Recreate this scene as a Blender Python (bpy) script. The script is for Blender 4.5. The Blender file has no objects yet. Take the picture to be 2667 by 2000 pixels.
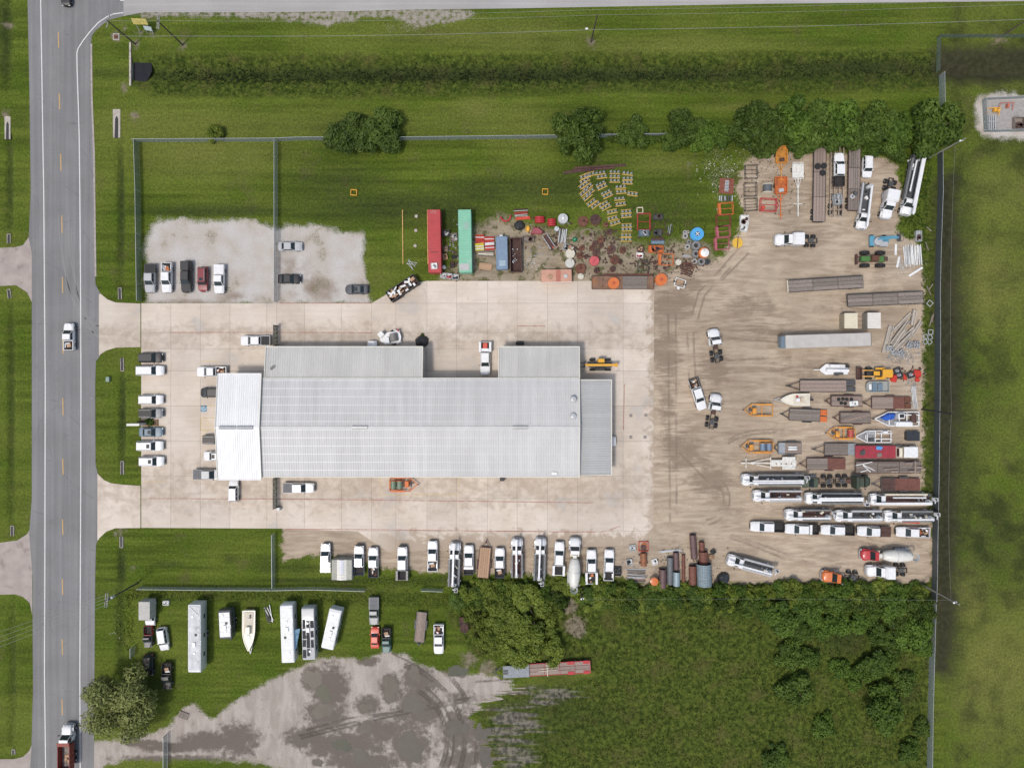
import bpy, math, random
import numpy as np
from functools import lru_cache
from mathutils import Vector
random.seed(7)
rng = np.random.default_rng(7)
sc = bpy.context.scene
R = math.radians

# ------------------------------------------------------------------ camera, world, sun, exposure
S = 13.0                  # plan scale: survey units per metre
CAMH = 138.0              # drone height
NX, NY = 1370.0, 970.0    # point of the plan straight below the drone
CX, CY = (NX - 1333.5) / S, (1000 - NY) / S
cam = bpy.data.cameras.new('camera'); camo = bpy.data.objects.new('camera', cam)
sc.collection.objects.link(camo); sc.camera = camo
camo.location = (CX, CY, CAMH); camo.rotation_euler = (0, 0, 0)
VW = 2667 / S
cam.sensor_width = 36; cam.lens = 36 * CAMH / VW
cam.shift_x = -CX / VW; cam.shift_y = -CY / VW
cam.clip_start = 1; cam.clip_end = 6000

world = bpy.data.worlds.new('World'); sc.world = world; world.use_nodes = True
wn = world.node_tree.nodes; wl = world.node_tree.links
bg = wn['Background']; sky = wn.new('ShaderNodeTexSky'); sky.sky_type = 'NISHITA'
sky.sun_disc = False; sky.sun_elevation = R(66); sky.sun_rotation = R(228)
sky.air_density = 1.4; sky.dust_density = 4.0; sky.ozone_density = 1.0
wl.new(sky.outputs[0], bg.inputs[0]); bg.inputs[1].default_value = 0.13
sun = bpy.data.lights.new('sun', 'SUN'); suno = bpy.data.objects.new('sun', sun)
sc.collection.objects.link(suno)
sun.energy = 1.8; sun.angle = R(7.0); sun.color = (1.0, 0.955, 0.90)
suno.rotation_euler = Vector((0.31, 0.28, -1.0)).to_track_quat('-Z', 'Y').to_euler()
sc.view_settings.view_transform = 'Standard'; sc.view_settings.look = 'None'
sc.view_settings.exposure = 0.0; sc.view_settings.gamma = 1.0
sc.view_settings.use_curve_mapping = False
sc.cycles.max_bounces = 6; sc.cycles.transparent_max_bounces = 12
sc.cycles.use_denoising = True

def P(px, py, z=0.0):
    """plan position -> metres, for a thing whose top stands z metres up"""
    k = 1 - z / CAMH
    return (CX + (px - NX) / S * k, CY + (NY - py) / S * k)

# ------------------------------------------------------------------ mesh helpers
class MB:
    def __init__(s): s.v = []; s.f = []; s.cut = []
    def add(s, vs, fs):
        n = len(s.v); s.cut.append((n, len(s.f))); s.v += [tuple(v) for v in vs]; s.f += [tuple(i + n for i in f) for f in fs]; return s
    def box(s, c, d, rz=0.0, ch=0.0):
        x, y, z = c; a, b, h = d[0] / 2, d[1] / 2, d[2] / 2
        poly = [(-a, -b), (a, -b), (a, b), (-a, b)]
        if ch > 0:
            poly = [(-a + ch, -b), (a - ch, -b), (a, -b + ch), (a, b - ch), (a - ch, b), (-a + ch, b), (-a, b - ch), (-a, -b + ch)]
        cr, sr = math.cos(rz), math.sin(rz)
        poly = [(x + p * cr - q * sr, y + p * sr + q * cr) for p, q in poly]
        return s.prism(poly, z - h, z + h, ch * 0.7)
    def prism(s, poly, z0, z1, ch=0.0):
        n = len(poly)
        rings = [[(x, y, z0) for x, y in poly]]
        if ch > 0:
            cx = sum(p[0] for p in poly) / n; cy = sum(p[1] for p in poly) / n
            ex = max(abs(p[0] - cx) for p in poly) + 1e-6; ey = max(abs(p[1] - cy) for p in poly) + 1e-6
            fx, fy = max(0.1, 1 - ch / ex), max(0.1, 1 - ch / ey)
            rings.append([(x, y, z1 - ch) for x, y in poly])
            rings.append([(cx + (x - cx) * fx, cy + (y - cy) * fy, z1) for x, y in poly])
        else:
            rings.append([(x, y, z1) for x, y in poly])
        return s.loft(rings)
    def loft(s, rings, cap=True):
        n = len(rings[0]); vs = [p for r in rings for p in r]; fs = []
        for k in range(len(rings) - 1):
            for i in range(n):
                j = (i + 1) % n
                fs.append((k * n + i, k * n + j, (k + 1) * n + j, (k + 1) * n + i))
        if cap:
            fs.append(tuple(reversed(range(n)))); fs.append(tuple((len(rings) - 1) * n + i for i in range(n)))
        return s.add(vs, fs)
    def cyl(s, p0, p1, r, n=10, r1=None, cap=True):
        p0 = Vector(p0); p1 = Vector(p1); d = (p1 - p0).normalized()
        u = d.orthogonal().normalized(); w = d.cross(u); r1 = r if r1 is None else r1
        c = [(math.cos(2 * math.pi * i / n), math.sin(2 * math.pi * i / n)) for i in range(n)]
        return s.loft([[tuple(p0 + u * a * r + w * b * r) for a, b in c], [tuple(p1 + u * a * r1 + w * b * r1) for a, b in c]], cap)
    def lathe(s, prof, c=(0, 0, 0), n=14):
        rings = [[(c[0] + r * math.cos(2 * math.pi * i / n), c[1] + r * math.sin(2 * math.pi * i / n), c[2] + z) for i in range(n)] for r, z in prof]
        return s.loft(rings)
    def lathex(s, prof, c=(0, 0, 0), n=14):
        rings = [[(c[0] + x, c[1] + r * math.cos(2 * math.pi * i / n), c[2] + r * math.sin(2 * math.pi * i / n)) for i in range(n)] for r, x in prof]
        return s.loft(rings)
    def bar(s, p0, p1, w, h=None):
        h = w if h is None else h
        p0 = Vector(p0); p1 = Vector(p1); d = (p1 - p0).normalized()
        side = d.cross(Vector((0, 0, 1)))
        side = Vector((1, 0, 0)) if side.length < 1e-4 else side.normalized()
        up = side.cross(d).normalized()
        q = [(-w / 2, -h / 2), (w / 2, -h / 2), (w / 2, h / 2), (-w / 2, h / 2)]
        return s.loft([[tuple(p + side * a + up * b) for a, b in q] for p in (p0, p1)])
    def path(s, pts, r, n=6):
        for a, b in zip(pts[:-1], pts[1:]): s.cyl(a, b, r, n)
        return s
    def ring(s, R0, R1, z0, z1, c=(0, 0), n=20, a0=0.0, a1=2 * math.pi):
        full = abs(a1 - a0 - 2 * math.pi) < 1e-6; m = n if full else n + 1
        vs = []
        for i in range(m):
            a = a0 + (a1 - a0) * i / n; ca, sa = math.cos(a), math.sin(a)
            vs += [(c[0] + R0 * ca, c[1] + R0 * sa, z0), (c[0] + R1 * ca, c[1] + R1 * sa, z0), (c[0] + R1 * ca, c[1] + R1 * sa, z1), (c[0] + R0 * ca, c[1] + R0 * sa, z1)]
        fs = []
        for i in range(n):
            j = (i + 1) % m
            for k in range(4):
                l = (k + 1) % 4; fs.append((i * 4 + k, i * 4 + l, j * 4 + l, j * 4 + k))
        if not full: fs += [(0, 1, 2, 3), (n * 4 + 3, n * 4 + 2, n * 4 + 1, n * 4)]
        return s.add(vs, fs)
    def quad(s, a, b, c, d): return s.add([a, b, c, d], [(0, 1, 2, 3)])
    def pieces(s):
        out = []; c = s.cut + [(len(s.v), len(s.f))]
        for (v0, f0), (v1, f1) in zip(c[:-1], c[1:]):
            q = MB(); q.v = s.v[v0:v1]; q.f = [tuple(i - v0 for i in f) for f in s.f[f0:f1]]; q.cut = [(0, 0)]; out.append(q)
        return out
    def mesh(s, name, m, smooth=True):
        me = bpy.data.meshes.new(name); me.from_pydata(s.v, [], s.f); me.materials.append(m)
        if smooth:
            me.shade_smooth(); me.set_sharp_from_angle(angle=R(34))
        me.update(); return me

def pane(a, b, c, d, u0, u1, v0, v1, off=0.012):
    """window pane set slightly proud of the face a-b-c-d (bilinear, u along a-b, v along a-d)"""
    a, b, c, d = map(Vector, (a, b, c, d))
    n = (b - a).cross(d - a).normalized()
    def at(u, v): return (a * (1 - u) + b * u) * (1 - v) + (d * (1 - u) + c * u) * v + n * off
    q = [at(u0, v0), at(u1, v0), at(u1, v1), at(u0, v1)]
    m = MB(); m.loft([[tuple(p - n * 0.03) for p in q], [tuple(p) for p in q]]); return m

# ------------------------------------------------------------------ materials
def nt(m):
    m.use_nodes = True; return m.node_tree.nodes, m.node_tree.links
class G:
    """small node-graph helper"""
    def __init__(s, m): s.n, s.l = nt(m); s.b = s.n['Principled BSDF']; s.pos = s.n.new('ShaderNodeNewGeometry').outputs['Position']
    def link(s, a, b): s.l.new(a, b)
    def _in(s, sock, v):
        if hasattr(v, 'is_linked') or hasattr(v, 'links'): s.l.new(v, sock)
        else: sock.default_value = v
    def mapv(s, sx, sy, sz=1.0, rot=0.0):
        n = s.n.new('ShaderNodeMapping'); s.l.new(s.pos, n.inputs[0]); n.inputs['Scale'].default_value = (sx, sy, sz); n.inputs['Rotation'].default_value = (0, 0, rot); return n.outputs[0]
    def noise(s, scale, detail=3, vec=None, rough=0.55, dist=0.0):
        n = s.n.new('ShaderNodeTexNoise'); n.inputs['Scale'].default_value = scale; n.inputs['Detail'].default_value = detail
        n.inputs['Roughness'].default_value = rough; n.inputs['Distortion'].default_value = dist
        s.l.new(vec if vec is not None else s.pos, n.inputs['Vector']); return n.outputs[0]
    def attr(s, name):
        n = s.n.new('ShaderNodeAttribute'); n.attribute_name = name; return n.outputs['Fac']
    def math(s, op, a, b=0.0, c=0.0, clamp=False):
        n = s.n.new('ShaderNodeMath'); n.operation = op; n.use_clamp = clamp
        s._in(n.inputs[0], a); s._in(n.inputs[1], b); s._in(n.inputs[2], c); return n.outputs[0]
    def step(s, v, lo, hi, a=0.0, b=1.0):
        n = s.n.new('ShaderNodeMapRange'); n.interpolation_type = 'SMOOTHSTEP'
        s._in(n.inputs[0], v); n.inputs[1].default_value = lo; n.inputs[2].default_value = hi; n.inputs[3].default_value = a; n.inputs[4].default_value = b; return n.outputs[0]
    def mix(s, f, a, b):
        n = s.n.new('ShaderNodeMix'); n.data_type = 'RGBA'
        s._in(n.inputs[0], f)
        for k, v in ((6, a), (7, b)):
            if isinstance(v, tuple): n.inputs[k].default_value = (*v, 1) if len(v) == 3 else v
            else: s.l.new(v, n.inputs[k])
        return n.outputs[2]
    def mul(s, col, f):
        n = s.n.new('ShaderNodeVectorMath'); n.operation = 'SCALE'
        if isinstance(col, tuple): n.inputs[0].default_value = col
        else: s.l.new(col, n.inputs[0])
        s._in(n.inputs['Scale'], f); return n.outputs[0]
    def rand(s): return s.n.new('ShaderNodeObjectInfo').outputs['Random']
    def bump(s, h, strength=0.3, dist=0.05):
        n = s.n.new('ShaderNodeBump'); n.inputs['Strength'].default_value = strength; n.inputs['Distance'].default_value = dist
        s.l.new(h, n.inputs['Height']); s.l.new(n.outputs[0], s.b.inputs['Normal'])

_mats = {}
def mat(name, rgb=None, rough=0.5, metal=0.0, var=0.10, scale=2.0, dirt=None, dirtamt=0.0, dirtscale=1.2, coat=0.0, rnd=0.0):
    """plain procedural surface: base colour, fine tonal variation, optional patches of dirt or rust"""
    if name in _mats: return _mats[name]
    m = bpy.data.materials.new(name); g = G(m)
    n = g.noise(scale, 4)
    col = g.mul(rgb, g.step(n, 0.25, 0.75, 1 - var, 1 + var))
    if rnd: col = g.mul(col, g.step(g.rand(), 0, 1, 1 - rnd, 1 + rnd))
    if dirt:
        d = g.noise(dirtscale, 6, rough=0.65)
        col = g.mix(g.step(d, 0.62 - dirtamt * 0.3, 0.80 - dirtamt * 0.3), col, dirt)
    g.link(col, g.b.inputs['Base Color'])
    g.b.inputs['Roughness'].default_value = rough; g.b.inputs['Metallic'].default_value = metal
    if coat: g.b.inputs['Coat Weight'].default_value = coat; g.b.inputs['Coat Roughness'].default_value = 0.08
    _mats[name] = m; return m

PAINT = dict(white=(.74, .745, .75), offwhite=(.66, .65, .60), cream=(.70, .64, .50), silver=(.42, .43, .44), grey=(.22, .23, .24), darkgrey=(.07, .075, .085),
    black=(.018, .018, .02), maroon=(.20, .018, .028), red=(.42, .028, .035), orange=(.58, .15, .035), orangered=(.55, .06, .03), yellow=(.70, .36, .03),
    blue=(.03, .22, .55), bluegrey=(.14, .20, .25), teal=(.02, .10, .10), green=(.06, .17, .04), army=(.045, .06, .04), lightblue=(.10, .30, .42), pink=(.40, .10, .13), amber=(.62, .27, .04), camo=(.05, .075, .045))
def paint(c): return mat('paint_' + c, PAINT[c], 0.38, 0, 0.07, 1.5, tuple(a * .74 + .02 for a in PAINT[c]), 0.05, 1.4, coat=0.25)
def worn(c): return mat('worn_' + c, PAINT[c], 0.6, 0, 0.16, 2.5, (.12, .055, .03), 0.22, 1.6)
GLASS = mat('car_glass', (.025, .035, .038), 0.12, 0, 0.1)
RUBBER = mat('rubber', (.02, .02, .021), 0.85, 0, 0.2, 6)
STEEL = mat('steel', (.42, .43, .44), 0.45, 0.3, 0.12)
GALV = mat('galvanised', (.46, .48, .49), 0.5, 0.2, 0.12, 4)
BLACK = mat('black_metal', (.022, .022, .024), 0.55, 0, 0.2)
DGREY = mat('dark_grey_metal', (.07, .072, .075), 0.6, 0, 0.2, 3)
RUST = mat('rust', (.13, .055, .035), 0.85, 0, 0.3, 3, (.22, .09, .04), 0.3, 2.0, rnd=0.2)
DRUST = mat('dark_rust', (.085, .045, .038), 0.85, 0, 0.3, 3, (.16, .07, .04), 0.2, 2.0, rnd=0.2)
BEDLINER = mat('bed_liner', (.03, .028, .028), 0.9, 0, 0.3, 4, (.09, .06, .05), 0.2, 3)
WOODG = mat('weathered_wood', (.22, .185, .16), 0.9, 0, 0.22, 6, (.12, .10, .09), 0.2, 2.0, rnd=0.16)
WOODT = mat('tan_wood', (.42, .27, .17), 0.85, 0, 0.15, 5, rnd=0.10)
WOODP = mat('pink_wood', (.275, .215, .182), 0.9, 0, 0.2, 5, rnd=0.12)
CONC = mat('cast_concrete', (.42, .38, .33), 0.9, 0, 0.18, 3, (.26, .23, .20), 0.3, 1.0, rnd=0.1)
LAMP = mat('lamp_glass', (.6, .6, .58), 0.15); TAIL = mat('tail_lamp', (.35, .02, .02), 0.25)
TARPB = mat('blue_tarp', (.02, .09, .42), 0.5, 0, 0.3, 3); TARPK = mat('black_tarp', (.025, .026, .028), 0.6, 0, 0.4, 3)
PLASW = mat('white_plastic', (.74, .75, .74), 0.4, 0, 0.1)

# ------------------------------------------------------------------ things
col = sc.collection.objects
def link(o): col.link(o); return o
def tag(o, label=None, cat=None, group=None, kind=None):
    if label: o['label'] = label
    if cat: o['category'] = cat
    if group: o['group'] = group
    if kind: o['kind'] = kind
    return o
SPLIT = set('side end side_wall post landing_leg main_beam beam rail cross_bar wheel_cover stand leg batten fork blade_arm cradle bolster rail_cap track_post loader_arm canopy_post tail_post rear_frame skid deck_edge edge_beam lean_post pad wall lean_wall gable rib ridge reel_stand cab_guard outrigger barge_board vent_slot loop tread_lug cross_pole'.split())
class Kind:
    def __init__(s, name): s.name = name; s.parts = []
    def add(s, pname, mb, m, par=-1, label=None, smooth=True):
        if pname in SPLIT and isinstance(mb, MB) and 1 < len(mb.cut) < 14:
            i0 = len(s.parts)
            for q in mb.pieces(): s.parts.append((pname, q.mesh(pname, m, smooth), par, label, None))
            return i0
        s.parts.append((pname, mb.mesh(pname, m, smooth) if isinstance(mb, MB) else mb, par, label, None)); return len(s.parts) - 1
    def inst(s, pname, me, loc, rz=0.0, par=-1, sc_=(1, 1, 1)):
        s.parts.append((pname, me, par, None, (loc, rz, sc_))); return len(s.parts) - 1
def put(k, x, y, deg, label, cat, group=None, z=0.0, tilt=(0, 0), scale=(1, 1, 1)):
    root = link(bpy.data.objects.new(k.name, None)); root.empty_display_size = 0.3
    root.location = (x, y, z); root.rotation_euler = (tilt[0], tilt[1], R(deg)); root.scale = scale
    tag(root, label, cat, group); obs = []
    for pn, me, par, lb, tr in k.parts:
        o = bpy.data.objects.new(pn, me); o.parent = root if par < 0 else obs[par]; col.link(o)
        if tr: o.location = tr[0]; o.rotation_euler = (0, 0, tr[1]); o.scale = tr[2]
        if lb: o['label'] = lb
        obs.append(o)
    return root
def place(k, px, py, deg, label, cat, group=None, zr=0.8, z=0.0, **kw):
    x, y = P(px, py, z + zr); return put(k, x, y, deg, label, cat, group, z, **kw)
def one(name, mb, m, x, y, deg, label, cat, group=None, z=0.0, smooth=True, kind=None):
    me = mb.mesh(name, m, smooth) if isinstance(mb, MB) else mb
    o = link(bpy.data.objects.new(name, me)); o.location = (x, y, z); o.rotation_euler = (0, 0, R(deg)); return tag(o, label, cat, group, kind)
def structure(name, mb, m, z=0.0, parent=None, smooth=False):
    me = mb.mesh(name, m, smooth) if isinstance(mb, MB) else mb
    o = link(bpy.data.objects.new(name, me)); o.location.z = z
    if parent: o.parent = parent
    else: o['kind'] = 'structure'
    return o
def px(v): return v / S
# ------------------------------------------------------------------ the ground
GX0, GX1, GY0, GY1, GD = -112.0, 112.0, -87.0, 87.0, 0.34
nx = int((GX1 - GX0) / GD) + 1; ny = int((GY1 - GY0) / GD) + 1
gx = np.linspace(GX0, GX1, nx); gy = np.linspace(GY0, GY1, ny)
XX, YY = np.meshgrid(gx, gy); xx = XX.ravel(); yy = YY.ravel()
PXX = xx * S + 1333.5; PYY = 1000 - yy * S
def sdpoly(poly):
    """signed distance in metres, positive inside"""
    q = np.array(poly, float); n = len(q); d = np.full(PXX.shape, 1e9); ins = np.zeros(PXX.shape, bool)
    for i in range(n):
        a = q[i]; b = q[(i + 1) % n]; e = b - a
        t = np.clip(((PXX - a[0]) * e[0] + (PYY - a[1]) * e[1]) / (e @ e + 1e-9), 0, 1)
        d = np.minimum(d, np.hypot(PXX - a[0] - t * e[0], PYY - a[1] - t * e[1]))
        if a[1] != b[1]:
            c = ((a[1] > PYY) != (b[1] > PYY)) & (PXX < (b[0] - a[0]) * (PYY - a[1]) / (b[1] - a[1]) + a[0]); ins ^= c
    return np.where(ins, d, -d) / S
def dline(pts):
    d = np.full(PXX.shape, 1e9)
    for a, b in zip(pts[:-1], pts[1:]):
        a = np.array(a, float); e = np.array(b, float) - a
        t = np.clip(((PXX - a[0]) * e[0] + (PYY - a[1]) * e[1]) / (e @ e + 1e-9), 0, 1)
        d = np.minimum(d, np.hypot(PXX - a[0] - t * e[0], PYY - a[1] - t * e[1]))
    return d / S
def blob(cx, cy, rx, ry, s=1.0):
    r = np.hypot((PXX - cx) / rx, (PYY - cy) / ry); return s * np.clip(1.35 - r, 0, 1) ** 0.8 * np.where(r < 1.35, 1, 0)
def smax(*a):
    r = a[0]
    for b in a[1:]: r = np.maximum(r, b)
    return r
DIRT = [(1700, 740), (1760, 705), (1850, 690), (1885, 665), (1925, 600), (1945, 560), (1915, 500), (1930, 440), (1960, 408), (2010, 398), (2130, 402), (2260, 400), (2330, 425), (2352, 520), (2335, 600), (2395, 640), (2404, 700), (2405, 1000), (2400, 1300), (2425, 1340), (2428, 1500), (2400, 1518), (1900, 1520), (1690, 1524), (1600, 1496), (1180, 1492), (1000, 1480), (900, 1450), (800, 1445), (738, 1460), (734, 1370), (1000, 1366), (1690, 1366)]
STORE = [(1130, 745), (1190, 690), (1230, 600), (1300, 560), (1380, 590), (1480, 605), (1560, 600), (1625, 630), (1700, 650), (1790, 620), (1845, 640), (1870, 700), (1760, 765), (1112, 755)]
GRAV = [(381, 792), (383, 690), (380, 620), (395, 588), (418, 571), (470, 573), (520, 578), (560, 576), (600, 571), (650, 576), (720, 590), (800, 588), (850, 598), (900, 605), (945, 615), (952, 640), (945, 690), (957, 760), (972, 792)]
MUD = [(205, 1990), (205, 1936), (300, 1925), (392, 1910), (446, 1889), (452, 1874), (482, 1841), (509, 1832), (525, 1853), (552, 1871), (573, 1859), (603, 1832), (663, 1797), (706, 1771), (772, 1741), (800, 1730), (848, 1713), (908, 1714), (940, 1722), (975, 1704), (1014, 1696), (1059, 1706), (1104, 1735), (1149, 1747), (1270, 1758), (1330, 1773), (1350, 1800), (1255, 1832), (1234, 1862), (1250, 1900), (1270, 1937), (1285, 1982), (1290, 2100), (760, 2100), (735, 2000), (667, 1986), (560, 1980), (437, 1978), (330, 1978), (270, 1995), (240, 2040), (205, 2040)]
PAD = [(2540, 280), (2548, 262), (2580, 246), (2620, 240), (2660, 250), (2720, 252), (2800, 260), (2800, 360), (2600, 362), (2560, 352), (2545, 330)]
VERGE = [(370, 30), (560, 30), (680, 30), (760, 30), (910, 28), (1060, 24), (1200, 24), (1240, 40), (1160, 62), (1080, 72), (1040, 48), (960, 42), (900, 58), (850, 68), (790, 55), (700, 48), (600, 44), (460, 42), (370, 46)]
a_dirt = sdpoly(DIRT); a_store = sdpoly(STORE); a_grav = smax(sdpoly(GRAV), sdpoly(PAD)); a_mud = sdpoly(MUD)
a_verge = smax(sdpoly(VERGE), sdpoly([(262, 1934), (205, 1938), (205, 2000), (262, 2000)]) - 2)
# bare spots at poles and along wheel ruts
spots = [(476, 122, 7), (352, 118, 6), (1539, 112, 11), (302, 97, 8), (325, 71, 4), (362, 88, 4), (397, 88, 4), (325, 229, 9), (350, 303, 7), (2600, 98, 12), (20, 60, 6), (15, 300, 8), (316, 1386, 10), (346, 1482, 4), (1480, 1580, 22), (1500, 1630, 26), (1270, 1745, 20), (1220, 1720, 18)]
a_bare = np.full(PXX.shape, -9.0)
for c in spots: a_bare = np.maximum(a_bare, (c[2] - np.hypot(PXX - c[0], PYY - c[1])) / S)
a_fleck = smax(blob(1810, 425, 50, 40, .45), blob(1875, 450, 70, 90, .6), blob(1985, 440, 90, 80, .7), blob(1860, 540, 60, 80, .4), blob(1060, 70, 120, 20, .6), blob(1180, 45, 60, 20, .6))
a_streak = smax(blob(1430, 1810, 130, 40, 1), blob(1340, 1890, 120, 100, 1), blob(1340, 1970, 90, 50, 1))
a_bank = sdpoly([(2454, 470), (2474, 470), (2482, 600), (2484, 1000), (2476, 1560), (2456, 1740), (2440, 1740), (2442, 1500), (2448, 900)])
a_bank = smax(a_bank + 1.3, sdpoly([(2452, 138), (2500, 136), (2800, 140), (2800, 196), (2560, 200), (2455, 192)]) + 1.2)
a_weed = smax(sdpoly([(345, 150), (420, 138), (1000, 142), (1800, 140), (2445, 128), (2450, 235), (2000, 245), (1600, 240), (900, 256), (400, 250), (345, 222)]),
              sdpoly([(1180, 1516), (2432, 1524), (2424, 2100), (1290, 2100), (1275, 1940), (1240, 1860), (1345, 1790), (1560, 1760), (1440, 1700), (1240, 1720), (1160, 1600)]),
              sdpoly([(2402, 480), (2440, 480), (2440, 1300), (2408, 1300)]), sdpoly([(330, 1532), (1180, 1542), (1200, 1580), (800, 1570), (335, 1560)]))
a_wet_dark = smax(blob(1030, 540, 280, 46, .85), blob(1420, 490, 170, 40, .8), blob(560, 548, 230, 15, .85), blob(880, 470, 130, 50, .6), blob(1720, 540, 110, 80, .5), blob(1180, 560, 60, 60, .95), blob(1250, 500, 110, 40, .8), blob(1560, 430, 90, 30, .4),
             blob(315, 560, 9, 190, 1), blob(318, 1085, 9, 125, 1), blob(316, 1475, 11, 60, 1), blob(25, 480, 9, 130, .8), blob(28, 1080, 9, 290, .75), blob(32, 1740, 9, 190, .6), blob(12, 90, 18, 120, .9),
             blob(1300, 188, 1000, 20, .95), blob(2250, 172, 260, 18, .95), blob(435, 1468, 42, 10, .7), blob(600, 1455, 22, 12, .6), blob(940, 1512, 240, 8, .9), blob(530, 1528, 170, 6, .8), blob(312, 1620, 12, 110, .9),
             blob(700, 1470, 40, 26, .55), blob(780, 1480, 50, 26, .5), blob(1060, 1515, 90, 14, .7), blob(345, 600, 8, 160, .0), blob(2200, 1660, 60, 45, .8), blob(2350, 1800, 40, 40, .7), blob(1450, 1730, 60, 40, .7), blob(380, 1800, 60, 90, .5),
             blob(900, 360, 75, 48, .6), blob(1514, 345, 78, 70, .5), blob(2130, 345, 330, 40, .8), blob(2505, 1000, 40, 560, .75), blob(2480, 1650, 35, 140, .7), blob(2570, 1420, 90, 130, .45), blob(2620, 330, 90, 90, .3), blob(2560, 1050, 70, 120, .35), blob(1480, 1870, 190, 34, .35), blob(1420, 1840, 120, 26, .5), blob(1400, 1930, 120, 22, .4))  # crown-sized dark blobs lie under the trees, besides the wet grass
a_dry = smax(blob(1370, 330, 120, 60, .35), blob(560, 400, 210, 60, .5), blob(700, 330, 700, 45, .35), blob(1250, 90, 260, 40, .5), blob(1600, 120, 500, 26, .45), blob(2560, 740, 110, 110, .7), blob(2600, 1750, 130, 180, .7), blob(2520, 1560, 60, 90, .75), blob(1730, 425, 90, 30, .5), blob(2600, 500, 80, 90, .4), blob(1720, 1850, 300, 150, .65), blob(1560, 1960, 160, 60, .6), blob(1950, 1880, 140, 90, .4), blob(1180, 320, 170, 40, .3), blob(1980, 280, 160, 12, .6), blob(1240, 285, 60, 30, .6))
# wheel tracks
def arc(cx, cy, r, a0, a1, n=14, ey=1.0): return [(cx + r * math.cos(R(a0 + (a1 - a0) * i / n)), cy - ey * r * math.sin(R(a0 + (a1 - a0) * i / n))) for i in range(n + 1)]
tl = [arc(1000, 1935, r, -40, 75) for r in (205, 213, 240, 247)] + [arc(1010, 1930, r, -50, 60) for r in (150, 158, 172)] + [[(780, 1915), (1000, 1860), (1230, 1815), (1420, 1795), (1560, 1790)], [(785, 1922), (1005, 1868), (1235, 1822), (1430, 1802)], [(1310, 1825), (1550, 1818)], [(1310, 1834), (1540, 1828)], [(800, 1900), (905, 1870), (1010, 1856)], [(1240, 1775), (1330, 1768)], [(1020, 1700), (1090, 1735), (1140, 1775)]]
tl += [[(1900, 1400), (1970, 1425), (2080, 1470)], [(1905, 1392), (1990, 1420), (2100, 1462)], arc(1830, 1300, 55, -80, 60), arc(1835, 1300, 66, -80, 40), [(1890, 690), (1820, 760), (1790, 860), (1795, 1000)], [(1900, 700), (1835, 770), (1806, 870), (1812, 1000)], [(1930, 640), (1860, 720)], [(1950, 660), (1880, 730)], arc(2010, 1160, 120, 60, 160, ey=.35), arc(2010, 1170, 120, 60, 160, ey=.35), [(1740, 760), (1745, 1360)], [(1760, 800), (1762, 1340)], [(1900, 860), (2100, 880)], [(1880, 940), (2060, 930)], [(1880, 880), (2080, 896)], [(1770, 1180), (1850, 1260), (1900, 1290)]]
a_track = np.full(PXX.shape, 9.0)
for t in tl: a_track = np.minimum(a_track, dline(t))
a_track = np.clip(a_track, 0, 3)
# worn, damp patches of the two yards
a_damp = smax(*[blob(*b) for b in [(1750, 800, 60, 50, 1), (1735, 920, 45, 80, .9), (1860, 960, 55, 60, .8), (1780, 1180, 70, 60, .8), (1850, 1250, 70, 50, .9), (1960, 790, 90, 30, .7), (2000, 860, 80, 40, .6), (1740, 1080, 30, 160, .7), (2200, 800, 120, 40, .45), (2230, 690, 80, 40, .35), (1900, 1330, 80, 30, .5), (2140, 960, 90, 40, .55), (1800, 1400, 110, 30, .4), (1950, 520, 60, 60, .2), (2050, 960, 60, 30, .6), (1800, 740, 50, 30, .8), (2030, 1320, 60, 15, .5),
    (860, 1790, 48, 62, .9), (850, 1860, 60, 45, .8), (1090, 1780, 46, 48, .8), (1030, 1800, 36, 50, .55), (960, 1835, 40, 24, .8), (1090, 1850, 70, 46, .8), (1000, 1905, 80, 34, .8), (900, 1940, 110, 40, .9), (1070, 1940, 60, 60, .8), (1200, 1900, 60, 60, .75), (1260, 1930, 50, 60, .7), (800, 1920, 60, 30, .9), (950, 1985, 100, 28, .9), (540, 1930, 75, 26, .9), (620, 1925, 60, 45, .8), (450, 1945, 100, 14, .9), (370, 1935, 60, 10, .8), (470, 1975, 200, 10, .7), (1200, 1975, 60, 40, .7), (960, 1722, 30, 14, .8), (1200, 1815, 50, 20, .5),
    (800, 745, 50, 30, .8), (855, 760, 40, 26, .7), (760, 690, 40, 26, .6), (620, 775, 50, 14, .8), (470, 790, 110, 10, .9), (1240, 745, 160, 18, .7)]])
PUD = [(815, 1768, 24, 28), (843, 1804, 19, 22), (839, 1850, 25, 24), (1017, 1792, 24, 33), (1080, 1753, 16, 22), (1192, 1747, 33, 13), (1077, 1835, 31, 28), (953, 1895, 21, 17), (1068, 1946, 35, 41), (1189, 1895, 28, 26), (890, 1940, 30, 15), (1258, 1907, 27, 21), (827, 1985, 14, 9), (1267, 1970, 27, 24), (952, 1841, 20, 12), (1053, 1892, 8, 8), (938, 1970, 25, 22)]
for (cx_, cy_, rx_, ry_) in PUD: a_damp = np.maximum(a_damp, blob(cx_, cy_, rx_ * 1.15, ry_ * 1.15, 1.1))
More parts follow.
